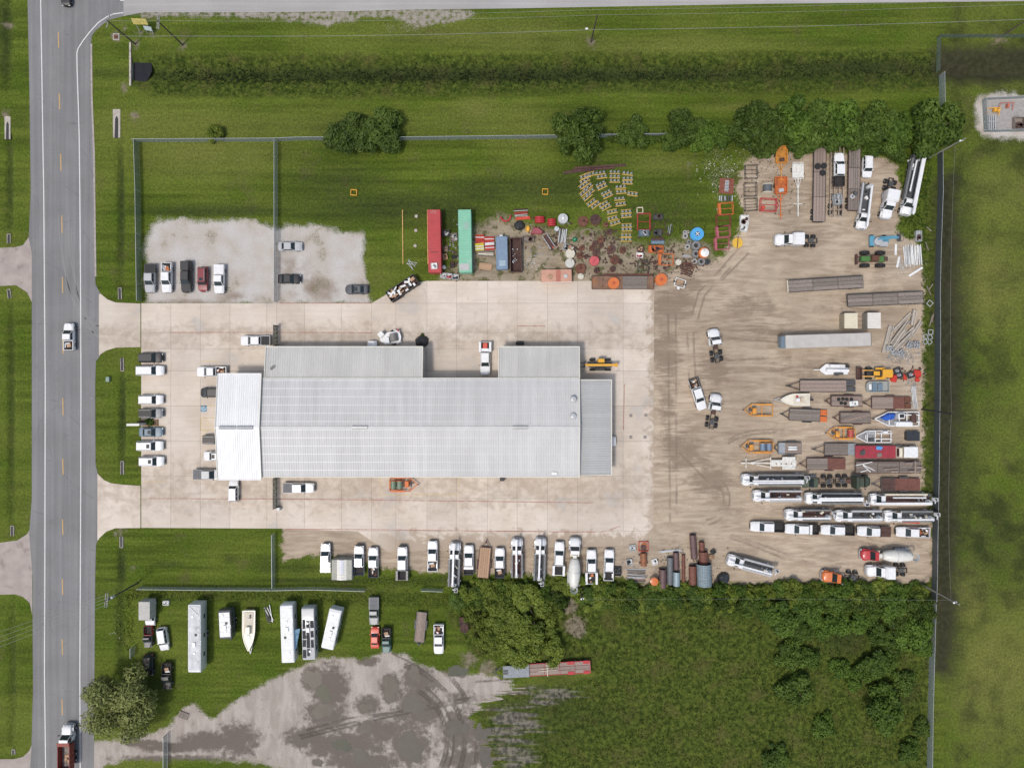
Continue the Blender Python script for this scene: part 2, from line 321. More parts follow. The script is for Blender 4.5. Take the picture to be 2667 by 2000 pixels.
# relief: road ditches and the big drain
zz = np.zeros_like(xx)
zz -= 1.3 * np.exp(-((PYY - 185) / 26) ** 2) * np.clip((PXX - 340) / 6, 0, 1)
for (cx, y0, y1, w) in ((314, 360, 760, 9), (318, 965, 1205, 9), (316, 1430, 1520, 10), (24, 340, 610, 9), (28, 780, 1370, 9), (30, 1570, 1950, 10), (21, -40, 240, 12), (2474, 480, 1560, 15)):
    zz -= 0.45 * np.exp(-((PXX - cx) / w) ** 2) * np.clip((PYY - y0) / 20, 0, 1) * np.clip((y1 - PYY) / 20, 0, 1)
low = np.array([[math.sin(i * 1.7) for i in range(4)]])
zz += np.where(a_weed > 0, 0.06 * np.sin(xx * 0.9 + 2 * np.sin(yy * .6)) * np.cos(yy * 1.1), 0)
ATT = dict(sd_dirt=a_dirt, sd_store=a_store, sd_grav=a_grav, sd_mud=a_mud, sd_verge=a_verge, sd_bank=a_bank, sd_bare=a_bare, fleck=a_fleck, streak=a_streak, field=np.clip((PXX - 2450) / 40, 0, 1), sd_weed=a_weed, wet_dark=a_wet_dark, dry=a_dry, track=a_track, damp=a_damp)

gm = bpy.data.materials.new('ground_cover'); g = G(gm)
n_big = g.noise(0.035, 3); n_mid = g.noise(0.22, 4); n_sm = g.noise(1.1, 4); n_fine = g.noise(4.5, 3); n_xf = g.noise(11.0, 2)
n_mow = g.noise(1.0, 3, g.mapv(0.035, 0.75)); n_s1 = g.noise(1.0, 5, g.mapv(0.14, 0.9), 0.6, 1.2); n_s2 = g.noise(1.0, 5, g.mapv(0.12, 0.8, 1, -.75), 0.6, 1.4); n_sel = g.step(g.noise(.045, 2), .42, .58)
mxs = g.n.new('ShaderNodeMix'); g.link(n_sel, mxs.inputs[0]); g.link(n_s1, mxs.inputs[2]); g.link(n_s2, mxs.inputs[3]); n_scr = mxs.outputs[0]; n_ed = g.noise(0.55, 6, None, 0.62)
def ctr(n, amp): return g.math('MULTIPLY', g.math('SUBTRACT', n, 0.5), amp)
def edge(sd, amp, soft, amp2=0.0):
    v = g.math('ADD', sd, ctr(n_ed, amp))
    if amp2: v = g.math('ADD', v, ctr(n_fine, amp2))
    return g.step(v, -soft, soft)
grass = g.mix(g.step(n_mow, 0.32, 0.68), (.052, .076, .0085), (.100, .134, .0175))
fld = g.attr('field')
grass = g.mix(fld, grass, g.mix(g.step(n_mid, .34, .66), (.038, .050, .011), (.108, .126, .024)))
grass = g.mix(g.step(n_mid, 0.40, 0.72, 0, .8), grass, (.064, .106, .009))
grass = g.mix(g.math('MULTIPLY', g.step(g.noise(.16, 5, None, .6), .56, .70), .60), grass, (.092, .086, .032))
grass = g.mix(g.step(n_big, 0.42, 0.66, 0, .55), grass, (.130, .155, .028))
dryv = g.math('MULTIPLY', g.attr('dry'), g.step(n_mid, 0.25, 0.65, .45, 1.0))
grass = g.mix(dryv, grass, (.150, .152, .040))
weedm = edge(g.attr('sd_weed'), 3.5, 0.9, 1.0)
weed = g.mix(g.step(n_sm, 0.30, 0.70), (.026, .043, .0055), (.086, .110, .018))
weed = g.mix(g.step(n_mid, 0.50, 0.68, 0, .6), weed, (.085, .080, .024))
grass = g.mix(weedm, grass, weed)
wet_darkv = g.math('MULTIPLY', g.attr('wet_dark'), g.step(n_sm, 0.15, 0.75, .55, 1.0))
grass = g.mix(g.math('MULTIPLY', wet_darkv, 0.9), grass, (.026, .036, .012))
grass = g.mul(grass, g.step(g.noise(2.0, 4, None, .7), .3, .7, .74, 1.26))
grass = g.mul(grass, g.step(n_fine, 0.28, 0.72, 0.72, 1.28))
grass = g.mul(grass, g.step(n_xf, 0.25, 0.75, 0.75, 1.25))
# bank of dark silt beyond the fence
bank = g.mix(g.step(n_sm, .3, .7), (.024, .022, .014), (.046, .043, .026))
c = g.mix(g.math('MULTIPLY', edge(g.attr('sd_bank'), 3.2, 1.8), .9), grass, bank)
# bare verge
verge = g.mix(g.step(n_sm, .3, .7), (.22, .195, .155), (.33, .30, .255))
c = g.mix(g.math('MULTIPLY', edge(g.attr('sd_bare'), 5.0, .7, 1.5), .75), c, g.mix(g.step(n_sm, .35, .65), (.16, .125, .095), (.24, .20, .155)))
c = g.mix(g.math('MULTIPLY', g.step(g.math('ADD', g.attr('fleck'), ctr(n_ed, 1.2)), .45, .7), g.step(n_fine, .52, .62, 0, .8)), c, (.36, .33, .28))
n_st = g.noise(1.0, 5, g.mapv(.09, 1.0), .65, 1.0)
c = g.mix(g.step(g.math('ADD', g.math('MULTIPLY', g.attr('streak'), .42), g.math('SUBTRACT', n_st, .5)), .30, .46, 0, .85), c, g.mix(g.step(n_sm, .4, .6), (.075, .070, .062), (.20, .175, .15)))
vm = g.math('MULTIPLY', edge(g.attr('sd_verge'), 2.6, 0.5, 1.6), g.step(n_sm, .30, .52))
c = g.mix(vm, c, verge)
# gravel
grv = g.mix(g.step(n_mid, .30, .70), (.51, .49, .465), (.44, .39, .34))
grv = g.mul(grv, g.step(n_fine, .2, .8, .86, 1.10)); grv = g.mul(grv, g.step(n_xf, .25, .75, .86, 1.12))
grv = g.mix(g.math('MULTIPLY', g.attr('damp'), g.step(n_mid, .35, .6)), grv, (.22, .17, .13))
tuft = g.math('MULTIPLY', g.step(n_mid, .60, .68), g.step(n_fine, .45, .62))
grv = g.mix(g.math('MULTIPLY', tuft, .8), grv, (.10, .11, .03))
c = g.mix(edge(g.math('ADD', g.attr('sd_grav'), ctr(n_mid, 3.2)), 2.4, 0.7, 1.6), c, grv)
# dirt
dirt = g.mix(g.step(n_scr, .30, .66), (.475, .392, .30), (.315, .246, .182))
dirt = g.mix(g.step(n_mid, .48, .72, 0, .7), dirt, (.47, .39, .29)); dirt = g.mul(dirt, g.step(g.noise(.05, 3), .35, .65, .86, 1.1))
dampm = g.math('MULTIPLY', g.step(g.math('ADD', g.math('ADD', g.attr('damp'), ctr(n_ed, 1.1)), ctr(n_scr, 1.4)), .30, .85), .92)
dirt = g.mix(g.math('MULTIPLY', dampm, .85), dirt, (.225, .175, .13))
trk = g.math('MULTIPLY', g.step(g.math('ADD', g.attr('track'), ctr(n_sm, .35)), .10, .34, 1, 0), g.step(n_mid, .36, .56))
dirt = g.mix(g.math('MULTIPLY', trk, .65), dirt, (.19, .15, .115))
dirt = g.mul(dirt, g.step(n_fine, .2, .8, .88, 1.12)); dirt = g.mul(dirt, g.step(n_xf, .2, .8, .92, 1.08))
grassy = g.math('MULTIPLY', g.step(n_ed, .50, .62), .8)
sm = edge(g.attr('sd_store'), 7.0, 1.2, 2.6)
c = g.mix(g.math('MULTIPLY', sm, .88), c, g.mix(grassy, g.mul(dirt, .82), (.07, .075, .025)))
c = g.mix(edge(g.attr('sd_dirt'), 4.2, 0.5, 1.4), c, dirt)
# mud lot
mud = g.mix(g.step(g.noise(1.0, 5, g.mapv(.5, .16, 1, .25), .6, .5), .35, .65), (.42, .375, .335), (.32, .28, .245))
mud = g.mix(g.math('MULTIPLY', g.step(g.math('ADD', g.math('ADD', g.attr('damp'), ctr(n_ed, 1.2)), ctr(n_sm, .6)), .12, .66), .95), mud, (.140, .118, .100))
mud = g.mix(g.math('MULTIPLY', trk, .75), mud, (.085, .070, .060))
mud = g.mul(mud, g.step(n_fine, .2, .8, .88, 1.12))
mv = g.math('ADD', g.attr('sd_mud'), g.math('MULTIPLY', g.math('MULTIPLY', g.attr('streak'), g.math('SUBTRACT', n_st, .55)), 17)); c = g.mix(edge(mv, 3.0, 0.5, 1.4), c, mud)
g.link(c, g.b.inputs['Base Color']); g.b.inputs['Roughness'].default_value = 0.95
g.b.inputs['Specular IOR Level'].default_value = 0.15
hh = g.math('ADD', g.math('MULTIPLY', n_fine, .6), g.math('MULTIPLY', n_xf, .4)); g.bump(hh, 0.55, 0.10)

reg = np.zeros(nx * ny, int)
reg[(a_dirt > 0) | (a_store > 0.8)] = 1; reg[a_grav > 0] = 2; reg[a_mud > 0] = 3
i0 = (np.arange(ny - 1)[:, None] * nx + np.arange(nx - 1)[None, :]).ravel()
quads = np.stack([i0, i0 + 1, i0 + nx + 1, i0 + nx], 1); fr = reg[i0]
def sheet(name, fsel, extra=None):
    f = quads[fsel]; used = np.unique(f); remap = np.full(nx * ny, -1); remap[used] = np.arange(len(used))
    vs = np.stack([xx[used], yy[used], zz[used]], 1); f = remap[f]
    vals = {k: v[used] for k, v in ATT.items()}
    if extra is not None:
        n0 = len(vs); vs = np.vstack([vs, extra[0]]); f = np.vstack([f, extra[1] + n0])
        for k in vals: vals[k] = np.concatenate([vals[k], np.full(len(extra[0]), -9.0 if k.startswith('sd_') else (3.0 if k == 'track' else 0.0))])
    me = bpy.data.meshes.new(name); me.vertices.add(len(vs)); me.vertices.foreach_set('co', vs.ravel())
    me.loops.add(len(f) * 4); me.loops.foreach_set('vertex_index', f.ravel().astype(np.int32))
    me.polygons.add(len(f)); me.polygons.foreach_set('loop_start', np.arange(0, len(f) * 4, 4, dtype=np.int32)); me.polygons.foreach_set('loop_total', np.full(len(f), 4, np.int32))
    me.update(calc_edges=True); me.materials.append(gm); me.shade_smooth()
    for k, v in vals.items():
        at = me.attributes.new(k, 'FLOAT', 'POINT'); at.data.foreach_set('value', v.astype(np.float32))
    o = link(bpy.data.objects.new(name, me)); o['kind'] = 'structure'; return o
B = 2500.0
gx1, gy1 = gx[-1], gy[-1]
ev = np.array([[-B, -B, 0], [B, -B, 0], [B, GY0, 0], [-B, GY0, 0], [-B, gy1, 0], [B, gy1, 0], [B, B, 0], [-B, B, 0], [GX0, GY0, 0], [GX0, gy1, 0], [gx1, GY0, 0], [gx1, gy1, 0]], float)
ef = np.array([[0, 1, 2, 3], [4, 5, 6, 7], [3, 8, 9, 4], [10, 2, 5, 11]])
sheet('ground', fr == 0, (ev, ef)); sheet('dirt_yard', fr == 1); sheet('gravel_lot', fr == 2); sheet('mud_lot', fr == 3)

# ------------------------------------------------------------------ roads and concrete
def flat(name, polys, m, z, thick=0.0):
    mb = MB()
    for p in polys:
        q = [P(*a) for a in p]
        if thick: mb.prism(q, z - thick, z)
        else: mb.add([(x, y, z) for x, y in q], [tuple(range(len(q)))])
    return mb
asph = bpy.data.materials.new('asphalt'); g = G(asph)
n1 = g.noise(1.0, 4, g.mapv(1.4, .02)); n2 = g.noise(3.0, 3); n3 = g.noise(.12, 3)
c = g.mix(g.step(n1, .3, .7), (.175, .174, .176), (.215, .213, .213)); c = g.mul(c, g.step(n2, .2, .8, .93, 1.07)); c = g.mul(c, g.step(n3, .3, .7, .92, 1.08))
vo = g.n.new('ShaderNodeTexVoronoi'); vo.feature = 'DISTANCE_TO_EDGE'; vo.inputs['Scale'].default_value = .16; g.link(g.mapv(1, .55), vo.inputs['Vector'])
crk = g.math('MULTIPLY', g.step(g.math('ADD', vo.outputs['Distance'], ctr(n2, .012)), .0, .012, 1, 0), g.step(g.noise(.3, 3), .48, .6, 0, .45)); c = g.mix(crk, c, (.09, .09, .09))
c = g.mix(g.step(g.noise(.35, 5), .66, .72, 0, .35), c, (.14, .138, .138))
g.link(c, g.b.inputs['Base Color']); g.b.inputs['Roughness'].default_value = .9
asph2 = bpy.data.materials.new('pale_road_concrete'); g = G(asph2)
n1 = g.noise(1.0, 4, g.mapv(.02, 1.4)); n2 = g.noise(3.0, 3); n3 = g.noise(.1, 3)
c = g.mix(g.step(n1, .3, .7), (.32, .308, .30), (.39, .375, .365)); c = g.mul(c, g.step(n2, .2, .8, .95, 1.05)); c = g.mul(c, g.step(n3, .3, .7, .93, 1.06))
g.link(c, g.b.inputs['Base Color']); g.b.inputs['Roughness'].default_value = .9
road_r = [(241, 2200), (245, 1990), (246, 1800), (248, 1500), (250, 1420), (256, 1400), (256, 1236), (249, 1211), (248, 1000), (250, 941), (262, 925), (262, 766), (249, 741), (247, 700), (244, 500), (243, 400), (237, 250), (235.5, 150), (237, 115), (240, 93), (250, 80), (268, 65), (286, 52), (322, 43)]
road_l = [(322, -300), (60, -300), (68, -150), (72, 0), (77, 250), (80, 500), (75, 620), (83, 660), (83, 1000), (83, 1300), (76, 1390), (85, 1500), (85, 1600), (86, 1800), (82, 1950), (78, 2000), (75, 2200)]
structure('road', flat('road', [road_r + road_l], asph, 0.02), asph)
structure('side_road', flat('side_road', [[(322, -130), (322, 43), (347, 38), (377, 33), (560, 33), (760, 32), (910, 30), (1060, 26), (1334, 23), (1600, 18), (2000, 11), (2667, 4), (3400, -6), (3400, -150)]], asph2, 0.024), asph2)
shl = mat('road_shoulder', (.36, .32, .29), .95, 0, .2, 1.5)
def strip(pts, w, z):
    mb = MB(); q = [Vector((*P(*p), 0)) for p in pts]; L_ = []; R_ = []
    for i, p in enumerate(q):
        d = (q[min(i + 1, len(q) - 1)] - q[max(i - 1, 0)]).normalized(); n = Vector((-d.y, d.x, 0)) * w / 2
        L_.append((p.x + n.x, p.y + n.y, z)); R_.append((p.x - n.x, p.y - n.y, z))
    n = len(q); mb.add(L_ + R_, [(i, i + 1, n + i + 1, n + i) for i in range(n - 1)]); return mb
structure('road_shoulder', strip([(238, 115), (238, 150), (239, 250), (245, 400), (246, 500), (249, 720)], .35, .026), shl)
rwear = mat('line_paint', (.66, .66, .65), .8, 0, .12, 5, (.30, .29, .29), .25, 6.0)
ryel = mat('yellow_line_paint', (.52, .33, .12), .8, 0, .15, 5, (.30, .27, .22), .3, 6.0)
EL = [(106, 0), (105, -150)]; edgeL = [(103, -250), (106, 0), (109, 180), (112, 380), (114, 500), (116, 750), (118, 1000), (117.5, 1250), (117, 1500), (116, 1750), (119, 2000), (122, 2150)]
edgeR = [(321, 34), (297, 37), (280, 44), (256, 60), (235, 83), (217, 106), (203.5, 127), (200.5, 139), (201, 181), (204, 271), (206.5, 362), (208, 500), (210, 750), (211, 1000), (210.5, 1250), (209.5, 1500), (208, 1750), (209, 2000), (212, 2150)]
structure('edge_line', strip(edgeL, .19, .028), rwear); structure('edge_line', strip(edgeR, .19, .028), rwear)
for (x, y0, y1) in [(152.5, 85, 125), (155, 244, 285), (158.5, 401, 445), (161.5, 562, 607), (163, 722, 763), (164, 880, 921), (164, 1037, 1082), (164, 1194, 1236), (163.5, 1352, 1392), (163, 1507, 1548), (162.5, 1664, 1705), (162, 1820, 1861), (162, 1978, 2020), (150, -75, -35)]:
    structure('centre_dash', strip([(x - .5, y0), (x + .5, y1)], .2, .028), ryel)
dustm = mat('dusty_tyre_mark', (.235, .23, .225), .9, 0, .1, 4)
for (a, b) in ((153, 262), (160, 268), (178, 262), (186, 270)):
    structure('tyre_mark', strip([(a + (b - a) * (1 - math.cos(t * math.pi / 2 / 14)), 560 + 290 * math.sin(t * math.pi / 2 / 14) + (b - 262) * 4) for t in range(15)], .16, .0225), dustm)
structure('stop_bar', flat('b', [[(313, -3), (323, -3), (323, 3), (313, 3)]], rwear, .03), rwear)

conc = bpy.data.materials.new('yard_concrete'); g = G(conc)
na = g.noise(.11, 4); nb = g.noise(.6, 5, None, .6, .4); nc = g.noise(5.0, 3); nd = g.noise(1.0, 4, g.mapv(.12, 1.6), .6, .4)
c = g.mix(g.step(na, .35, .65), (.62, .548, .468), (.545, .465, .385))
c = g.mul(c, g.step(g.rand(), 0, 1, .94, 1.06)); c = g.mul(c, g.step(nd, .25, .75, .94, 1.05))
# oily traffic stains along the building
sep = g.n.new('ShaderNodeSeparateXYZ'); g.link(g.pos, sep.inputs[0])
y_ = sep.outputs[1]; x_ = sep.outputs[0]
near = g.math('MAXIMUM', g.step(g.math('ABSOLUTE', g.math('SUBTRACT', y_, 9.5)), 0.5, 4.5, 1, 0), g.step(g.math('ABSOLUTE', g.math('SUBTRACT', y_, -20.5)), 1, 8.5, 1, 0))
near = g.math('MULTIPLY', near, g.step(x_, 22, 32, 1, .3))
st = g.step(g.math('ADD', g.math('ADD', nb, g.math('MULTIPLY', near, .26)), g.math('MULTIPLY', g.math('SUBTRACT', nd, .5), .5)), .52, .95)
c = g.mix(g.math('MULTIPLY', st, .50), c, (.28, .21, .15))
spill = g.math('MAXIMUM', g.step(g.math('ADD', x_, g.math('MULTIPLY', g.math('SUBTRACT', nb, .5), 9)), 26.6, 28.6), g.step(g.math('ADD', y_, g.math('MULTIPLY', g.math('SUBTRACT', nb, .5), -9)), -31.0, -29.2, 1, 0))
spill = g.math('MULTIPLY', spill, g.step(x_, -30, -22)); c = g.mix(g.math('MULTIPLY', spill, .9), c, (.38, .305, .232))
gray = g.step(na, .60, .68, 0, .5); c = g.mix(gray, c, (.42, .41, .39))
c = g.mul(c, g.step(nc, .2, .8, .95, 1.05))
g.link(c, g.b.inputs['Base Color']); g.b.inputs['Roughness'].default_value = .9
joint = mat('joint_filler', (.22, .185, .155), .95, 0, .3, 3)
redj = mat('red_joint_paint', (.36, .15, .12), .9, 0, .3, 3, (.46, .38, .31), .45, .8)
YARD = [(368, 790), (968, 790), (1050, 741), (1112, 732), (1690, 732), (1704, 760), (1702, 1371), (1690, 1384), (1680, 1420), (1010, 1436), (932, 1384), (735, 1376), (368, 1374)]
xl = [368, 445, 522, 599, 695, 721, 793, 889, 968, 1031, 1112, 1189, 1270, 1347, 1426, 1504, 1623, 1706]; yl = [730, 790, 866, 908, 966, 1057, 1149, 1240, 1298, 1382, 1440]
def clip(poly, x0, x1, y0, y1):
    def cut(p, f, inter):
        o = []
        for i in range(len(p)):
            a, b = p[i - 1], p[i]
            if f(b):
                if not f(a): o.append(inter(a, b))
                o.append(b)
            elif f(a): o.append(inter(a, b))
        return o
    def ix(v): return lambda a, b: (v, a[1] + (b[1] - a[1]) * (v - a[0]) / (b[0] - a[0]))
    def iy(v): return lambda a, b: (a[0] + (b[0] - a[0]) * (v - a[1]) / (b[1] - a[1]), v)
    for f, it in ((lambda q: q[0] >= x0, ix(x0)), (lambda q: q[0] <= x1, ix(x1)), (lambda q: q[1] >= y0, iy(y0)), (lambda q: q[1] <= y1, iy(y1))):
        if len(poly) < 3: return []
        poly = cut(poly, f, it)
    return poly
yard = structure('concrete_yard', flat('yb', [YARD], joint, .012), joint)
APR = [[(258, 768), (262, 765), (280, 780), (301, 788), (366, 791), (366, 904), (301, 905.5), (277, 913), (263, 922), (258, 926)], [(254, 1232), (256, 1235), (271, 1250), (289, 1258), (320, 1262), (366, 1265), (366, 1374.5), (301, 1375), (277, 1384), (259, 1401), (254, 1408)]]
gp = 0.28
for i in range(len(xl) - 1):
    for j in range(len(yl) - 1):
        q = clip(YARD, xl[i] + gp, xl[i + 1] - gp, yl[j] + gp, yl[j + 1] - gp)
        if len(q) < 3: continue
        ar = abs(sum(q[k - 1][0] * q[k][1] - q[k][0] * q[k - 1][1] for k in range(len(q)))) / 2
        if ar < 60: continue
        structure('slab', flat('slab', [q], conc, .04 + random.uniform(-.003, .003), .15), conc, parent=yard)
for a in APR: structure('slab', flat('slab', [a], conc, .042, .15), conc, parent=yard)
for pts in ([(445, 866), (900, 866), (968, 867)], [(1347, 849), (1420, 849)], [(390, 1298), (720, 1299), (1000, 1302), (1545, 1309)], [(735, 1377), (1000, 1379), (1300, 1383), (1415, 1384)], [(1430, 1385), (1570, 1385), (1615, 1370)], [(1626, 1000), (1624, 1120)], [(721, 790), (968, 790)]):
    structure('red_joint', strip(pts, .13, .049), redj, parent=yard)
# left-hand drives across the road
ldr = mat('old_drive_concrete', (.36, .31, .28), .9, 0, .12, .5, (.24, .20, .18), .3, .35)
for q in ([(-260, 648), (0, 646), (40, 644), (60, 639), (75, 618), (84, 600), (84, 790), (71, 762), (42, 743), (0, 745), (-260, 742)], [(-260, 1415), (0, 1413), (45, 1407), (70, 1391), (80, 1375), (84, 1380), (84, 1600), (77, 1569), (60, 1554), (39, 1547), (0, 1548), (-260, 1550)], [(-260, 1980), (0, 1976), (36, 1976), (60, 1970), (76, 1955), (82, 1940), (82, 2060), (60, 2090), (-260, 2090)]):
    structure('driveway', flat('driveway', [q], ldr, .016), ldr)
# painted bay marks and the blue accessible-bay sign on the concrete
ypaint = mat('bay_paint', (.60, .44, .16), .85, 0, .2, 4, (.45, .38, .30), .45, 3)
for y in (940, 955, 1022, 1057, 1109, 1136, 1183, 1220, 1254): structure('bay_line', strip([(371, y), (432, y)] if y in (955, 1022, 1109, 1254) else [(523, y), (566, y)], .09, .047), ypaint, parent=yard)
for i in range(6): structure('hatch_line', strip([(523, 1098 + i * 9 - 4), (523 + 14 + i * 4, 1088 + i * 4)], .09, .047), ypaint, parent=yard)
for q in ([(523, 1088), (566, 1088)], [(523, 1121), (566, 1121)], [(523, 1088), (523, 1121)], [(991, 1241), (991, 1288), (1195, 1288), (1195, 1241)]): structure('bay_line', strip(q, .10, .047), ypaint, parent=yard)
bpaint = mat('blue_bay_paint', (.12, .28, .40), .85, 0, .15, 5, (.40, .37, .33), .35, 5)
hs = structure('accessible_bay_mark', flat('bay', [[(523, 1056), (539, 1056), (539, 1072), (523, 1072)]], bpaint, .047), bpaint, parent=yard)
wsym = MB(); x0, y0 = P(530, 1064)
wsym.ring(.26, .36, .050, .052, (x0, y0 - .02), 16, R(60), R(330)); wsym.box((x0 + .05, y0 + .42, .051), (.16, .16, .002)); wsym.box((x0 + .05, y0 + .18, .051), (.09, .36, .002)); wsym.box((x0 + .24, y0 + .02, .051), (.36, .08, .002)); wsym.box((x0 + .44, y0 - .14, .051), (.08, .32, .002))
structure('wheelchair_symbol', wsym, rwear, parent=yard)
for (x, y) in ((1643, 1082), (1682, 1081), (1643, 1138), (1680, 1138)):
    structure('drain_cover', flat('d', [[(x - 4, y - 4), (x + 4, y - 4), (x + 4, y + 4), (x - 4, y + 4)]], DGREY, .046), mat('drain_iron', (.24, .22, .20), .8, 0, .3, 6), parent=yard)

# ------------------------------------------------------------------ water
waterd = mat('ditch_water', (.012, .012, .013), .08, 0, .2, 1)
mudw = mat('muddy_water', (.105, .096, .080), .06, 0, .08, .6)
mudg = mat('algal_water', (.070, .076, .056), .06, 0, .1, .6)
structure('ditch_water', flat('w', [[(343, 118), (362, 128), (385, 150), (391, 165), (392, 182), (384, 200), (372, 216), (345, 220)]], waterd, -.55), waterd)
for i, (cx, cy, rx, ry) in enumerate(PUD):
    rx *= .92; ry *= .92; ph = [random.uniform(0, 6.28) for _ in range(4)]
    q = []
    for k in range(64):
        a = 2 * math.pi * k / 64; r = 1 + .15 * math.sin(2 * a + ph[0]) + .12 * math.sin(3 * a + ph[1]) + .08 * math.sin(5 * a + ph[2]) + .06 * math.sin(8 * a + ph[3]) + .05 * math.sin(13 * a + ph[1])
        q.append((cx + rx * r * math.cos(a), cy + ry * r * math.sin(a)))
    for m_ in (mudw, mudg): m_.node_tree.nodes['Principled BSDF'].inputs['Specular IOR Level'].default_value = .3
    structure('puddle', flat('puddle', [q], mudw, .012 + i * .0007), mudg if i in (1, 5, 10) else mudw)

padm = mat('pad_gravel', (.33, .315, .30), .95, 0, .14, 2.0, (.24, .22, .20), .25, .5)
structure('gravel_pad', flat('pad', [[(2560, 263), (2800, 256), (2800, 342), (2562, 344)]], padm, .02), padm)
# ------------------------------------------------------------------ the workshop building
def roofmat(name, rgb, lines=0.0, streak=.05):
    m = bpy.data.materials.new(name); g = G(m)
    n = g.noise(1.0, 4, g.mapv(.35, .05)); n2 = g.noise(2.2, 4); n3 = g.noise(.09, 3)
    c = g.mul(rgb, g.step(n, .3, .7, 1 - streak, 1 + streak)); c = g.mul(c, g.step(n2, .2, .8, .97, 1.03)); c = g.mul(c, g.step(n3, .3, .7, .96, 1.03)); c = g.mul(c, g.step(g.rand(), 0, 1, .965, 1.035))
    if lines:
        sp = g.n.new('ShaderNodeSeparateXYZ'); g.link(g.pos, sp.inputs[0])
        f = g.math('FRACT', g.math('DIVIDE', sp.outputs[1], 1.57)); l = g.step(g.math('ABSOLUTE', g.math('SUBTRACT', f, .5)), .03, .10, 1, 0)
        w = g.step(sp.outputs[0], -40, 6, 1.0, .25); c = g.mix(g.math('MULTIPLY', g.math('MULTIPLY', l, w), lines), c, (.80, .81, .81))
    g.link(c, g.b.inputs['Base Color']); g.b.inputs['Roughness'].default_value = .5; g.b.inputs['Metallic'].default_value = 0.0; return m
RM_MAIN = roofmat('roof_sheet_grey', (.50, .50, .495), .40); RM_WHITE = roofmat('roof_sheet_white', (.75, .755, .755), 0, .03)
RM_ANNEX = roofmat('roof_sheet_annex', (.49, .485, .46), 0, .06); RM_LEAN = roofmat('roof_sheet_lean', (.40, .405, .40), 0, .05)
TRIM = mat('cream_trim', (.66, .64, .56), .6, 0, .06); WALLM = mat('wall_sheet', (.50, .49, .44), .7, 0, .1, 1.0, (.30, .26, .2), .1, .6)
bld = link(bpy.data.objects.new('workshop_building', None)); bx, by = P(1130, 1113, 5); bld.location = (0, 0, 0)
tag(bld, 'long metal workshop with pale ribbed roof, white office end and north bays', 'building')
def bpart(name, mb, m, par=None, smooth=False):
    if name in SPLIT and isinstance(mb, MB) and len(mb.cut) > 1: return [bpart(name, q, m, par, smooth) for q in mb.pieces()][0]
    o = link(bpy.data.objects.new(name, mb.mesh(name, m, smooth) if isinstance(mb, MB) else mb)); o.parent = par or bld; return o
def panelmesh(length, width, ribs, m, h=.05):
    """ribbed sheet: runs along +y from 0..length, x 0..width"""
    prof = []; st = width / ribs
    for k in range(ribs):
        a = k * st
        prof += [(a, 0.0), (a + st * .62, 0.0), (a + st * .70, h), (a + st * .88, h), (a + st * .96, 0.0)]
    prof.append((width - .004, 0.0)); mb = MB(); n = len(prof)
    mb.add([(x, 0, z) for x, z in prof] + [(x, length, z) for x, z in prof], [(i, i + 1, n + i + 1, n + i) for i in range(n - 1)])
    return mb.mesh('roof_panel', m, False)
def roof_slope(x0, x1, yhi, zhi, ylo, zlo, m, w=.92, ribs=2):
    """panels laid side by side along x, each running from the high edge to the low edge"""
    n = max(1, round((x1 - x0) / w)); w = (x1 - x0) / n; L = math.hypot(yhi - ylo, zhi - zlo); me = panelmesh(L, w, ribs, m)
    ang = math.atan2(zhi - zlo, abs(yhi - ylo)); sgn = 1 if yhi > ylo else -1
    for i in range(n):
        o = link(bpy.data.objects.new('roof_panel', me)); o.parent = bld
        if sgn > 0: o.location = (x0 + i * w, ylo, zlo); o.rotation_euler = (ang, 0, 0)
        else: o.location = (x0 + (i + 1) * w, ylo, zlo); o.rotation_euler = (ang, 0, math.pi)
ZE, ZR = 5.2, 6.25
mx0 = P(681, 1113, ZE)[0]; mx1 = P(1509, 1113, ZE)[0]; mys = P(1100, 1241, ZE)[1]; myn = P(1100, 986, ZE)[1]; myr = P(1100, 1113, ZR)[1]
roof_slope(mx0, mx1, myr, ZR, mys, ZE, RM_MAIN); roof_slope(mx0, mx1, myr, ZR, myn, ZE, RM_MAIN)
wx0 = P(567, 1113, ZE + .3)[0]; wx1 = mx0 + .06; wys = P(600, 1248, ZE + .3)[1]; wyn = P(600, 974, ZE + .3)[1]
roof_slope(wx0, wx1, myr, ZR + .32, wys, ZE + .3, RM_WHITE, .8); roof_slope(wx0, wx1, myr, ZR + .32, wyn, ZE + .3, RM_WHITE, .8)
bpart('ridge_cap', MB().box(((mx0 + mx1) / 2 + .1, myr, ZR + .06), (mx1 - mx0 - .1, .45, .08), 0, .03), RM_MAIN)
bpart('ridge_cap', MB().box(((wx0 + wx1) / 2, myr, ZR + .38), (wx1 - wx0, .4, .08), 0, .03), RM_WHITE)
ZA0, ZA1 = 4.2, 5.0     # annex low (north) edge, high edge against the main wall
def annex(xa, xb, name):
    x0 = P(xa, 945, 4.3)[0]; x1 = P(xb, 945, 4.3)[0]; yn = P(xa, 904, ZA0)[1]
    roof_slope(x0, x1, myn - .05, ZA1, yn, ZA0, RM_ANNEX)
    bpart('gutter', MB().box(((x0 + x1) / 2, yn + .08, ZA0 - .02), (x1 - x0 + .1, .16, .18)), TRIM)
    for x in (x0, x1): bpart('barge_board', MB().bar((x, yn, ZA0 + .07), (x, myn - .05, ZA1 + .07), .14, .2), TRIM)
    return x0, x1, yn
a0, a1, an = annex(692, 1101, 'a'); c0, c1, cn = annex(1299, 1509, 'b')
lx0 = mx1 + .05; lx1 = P(1592, 1113, 4.2)[0]; lyn = P(1550, 989, 4.4)[1]; lys = P(1550, 1237, 4.4)[1]
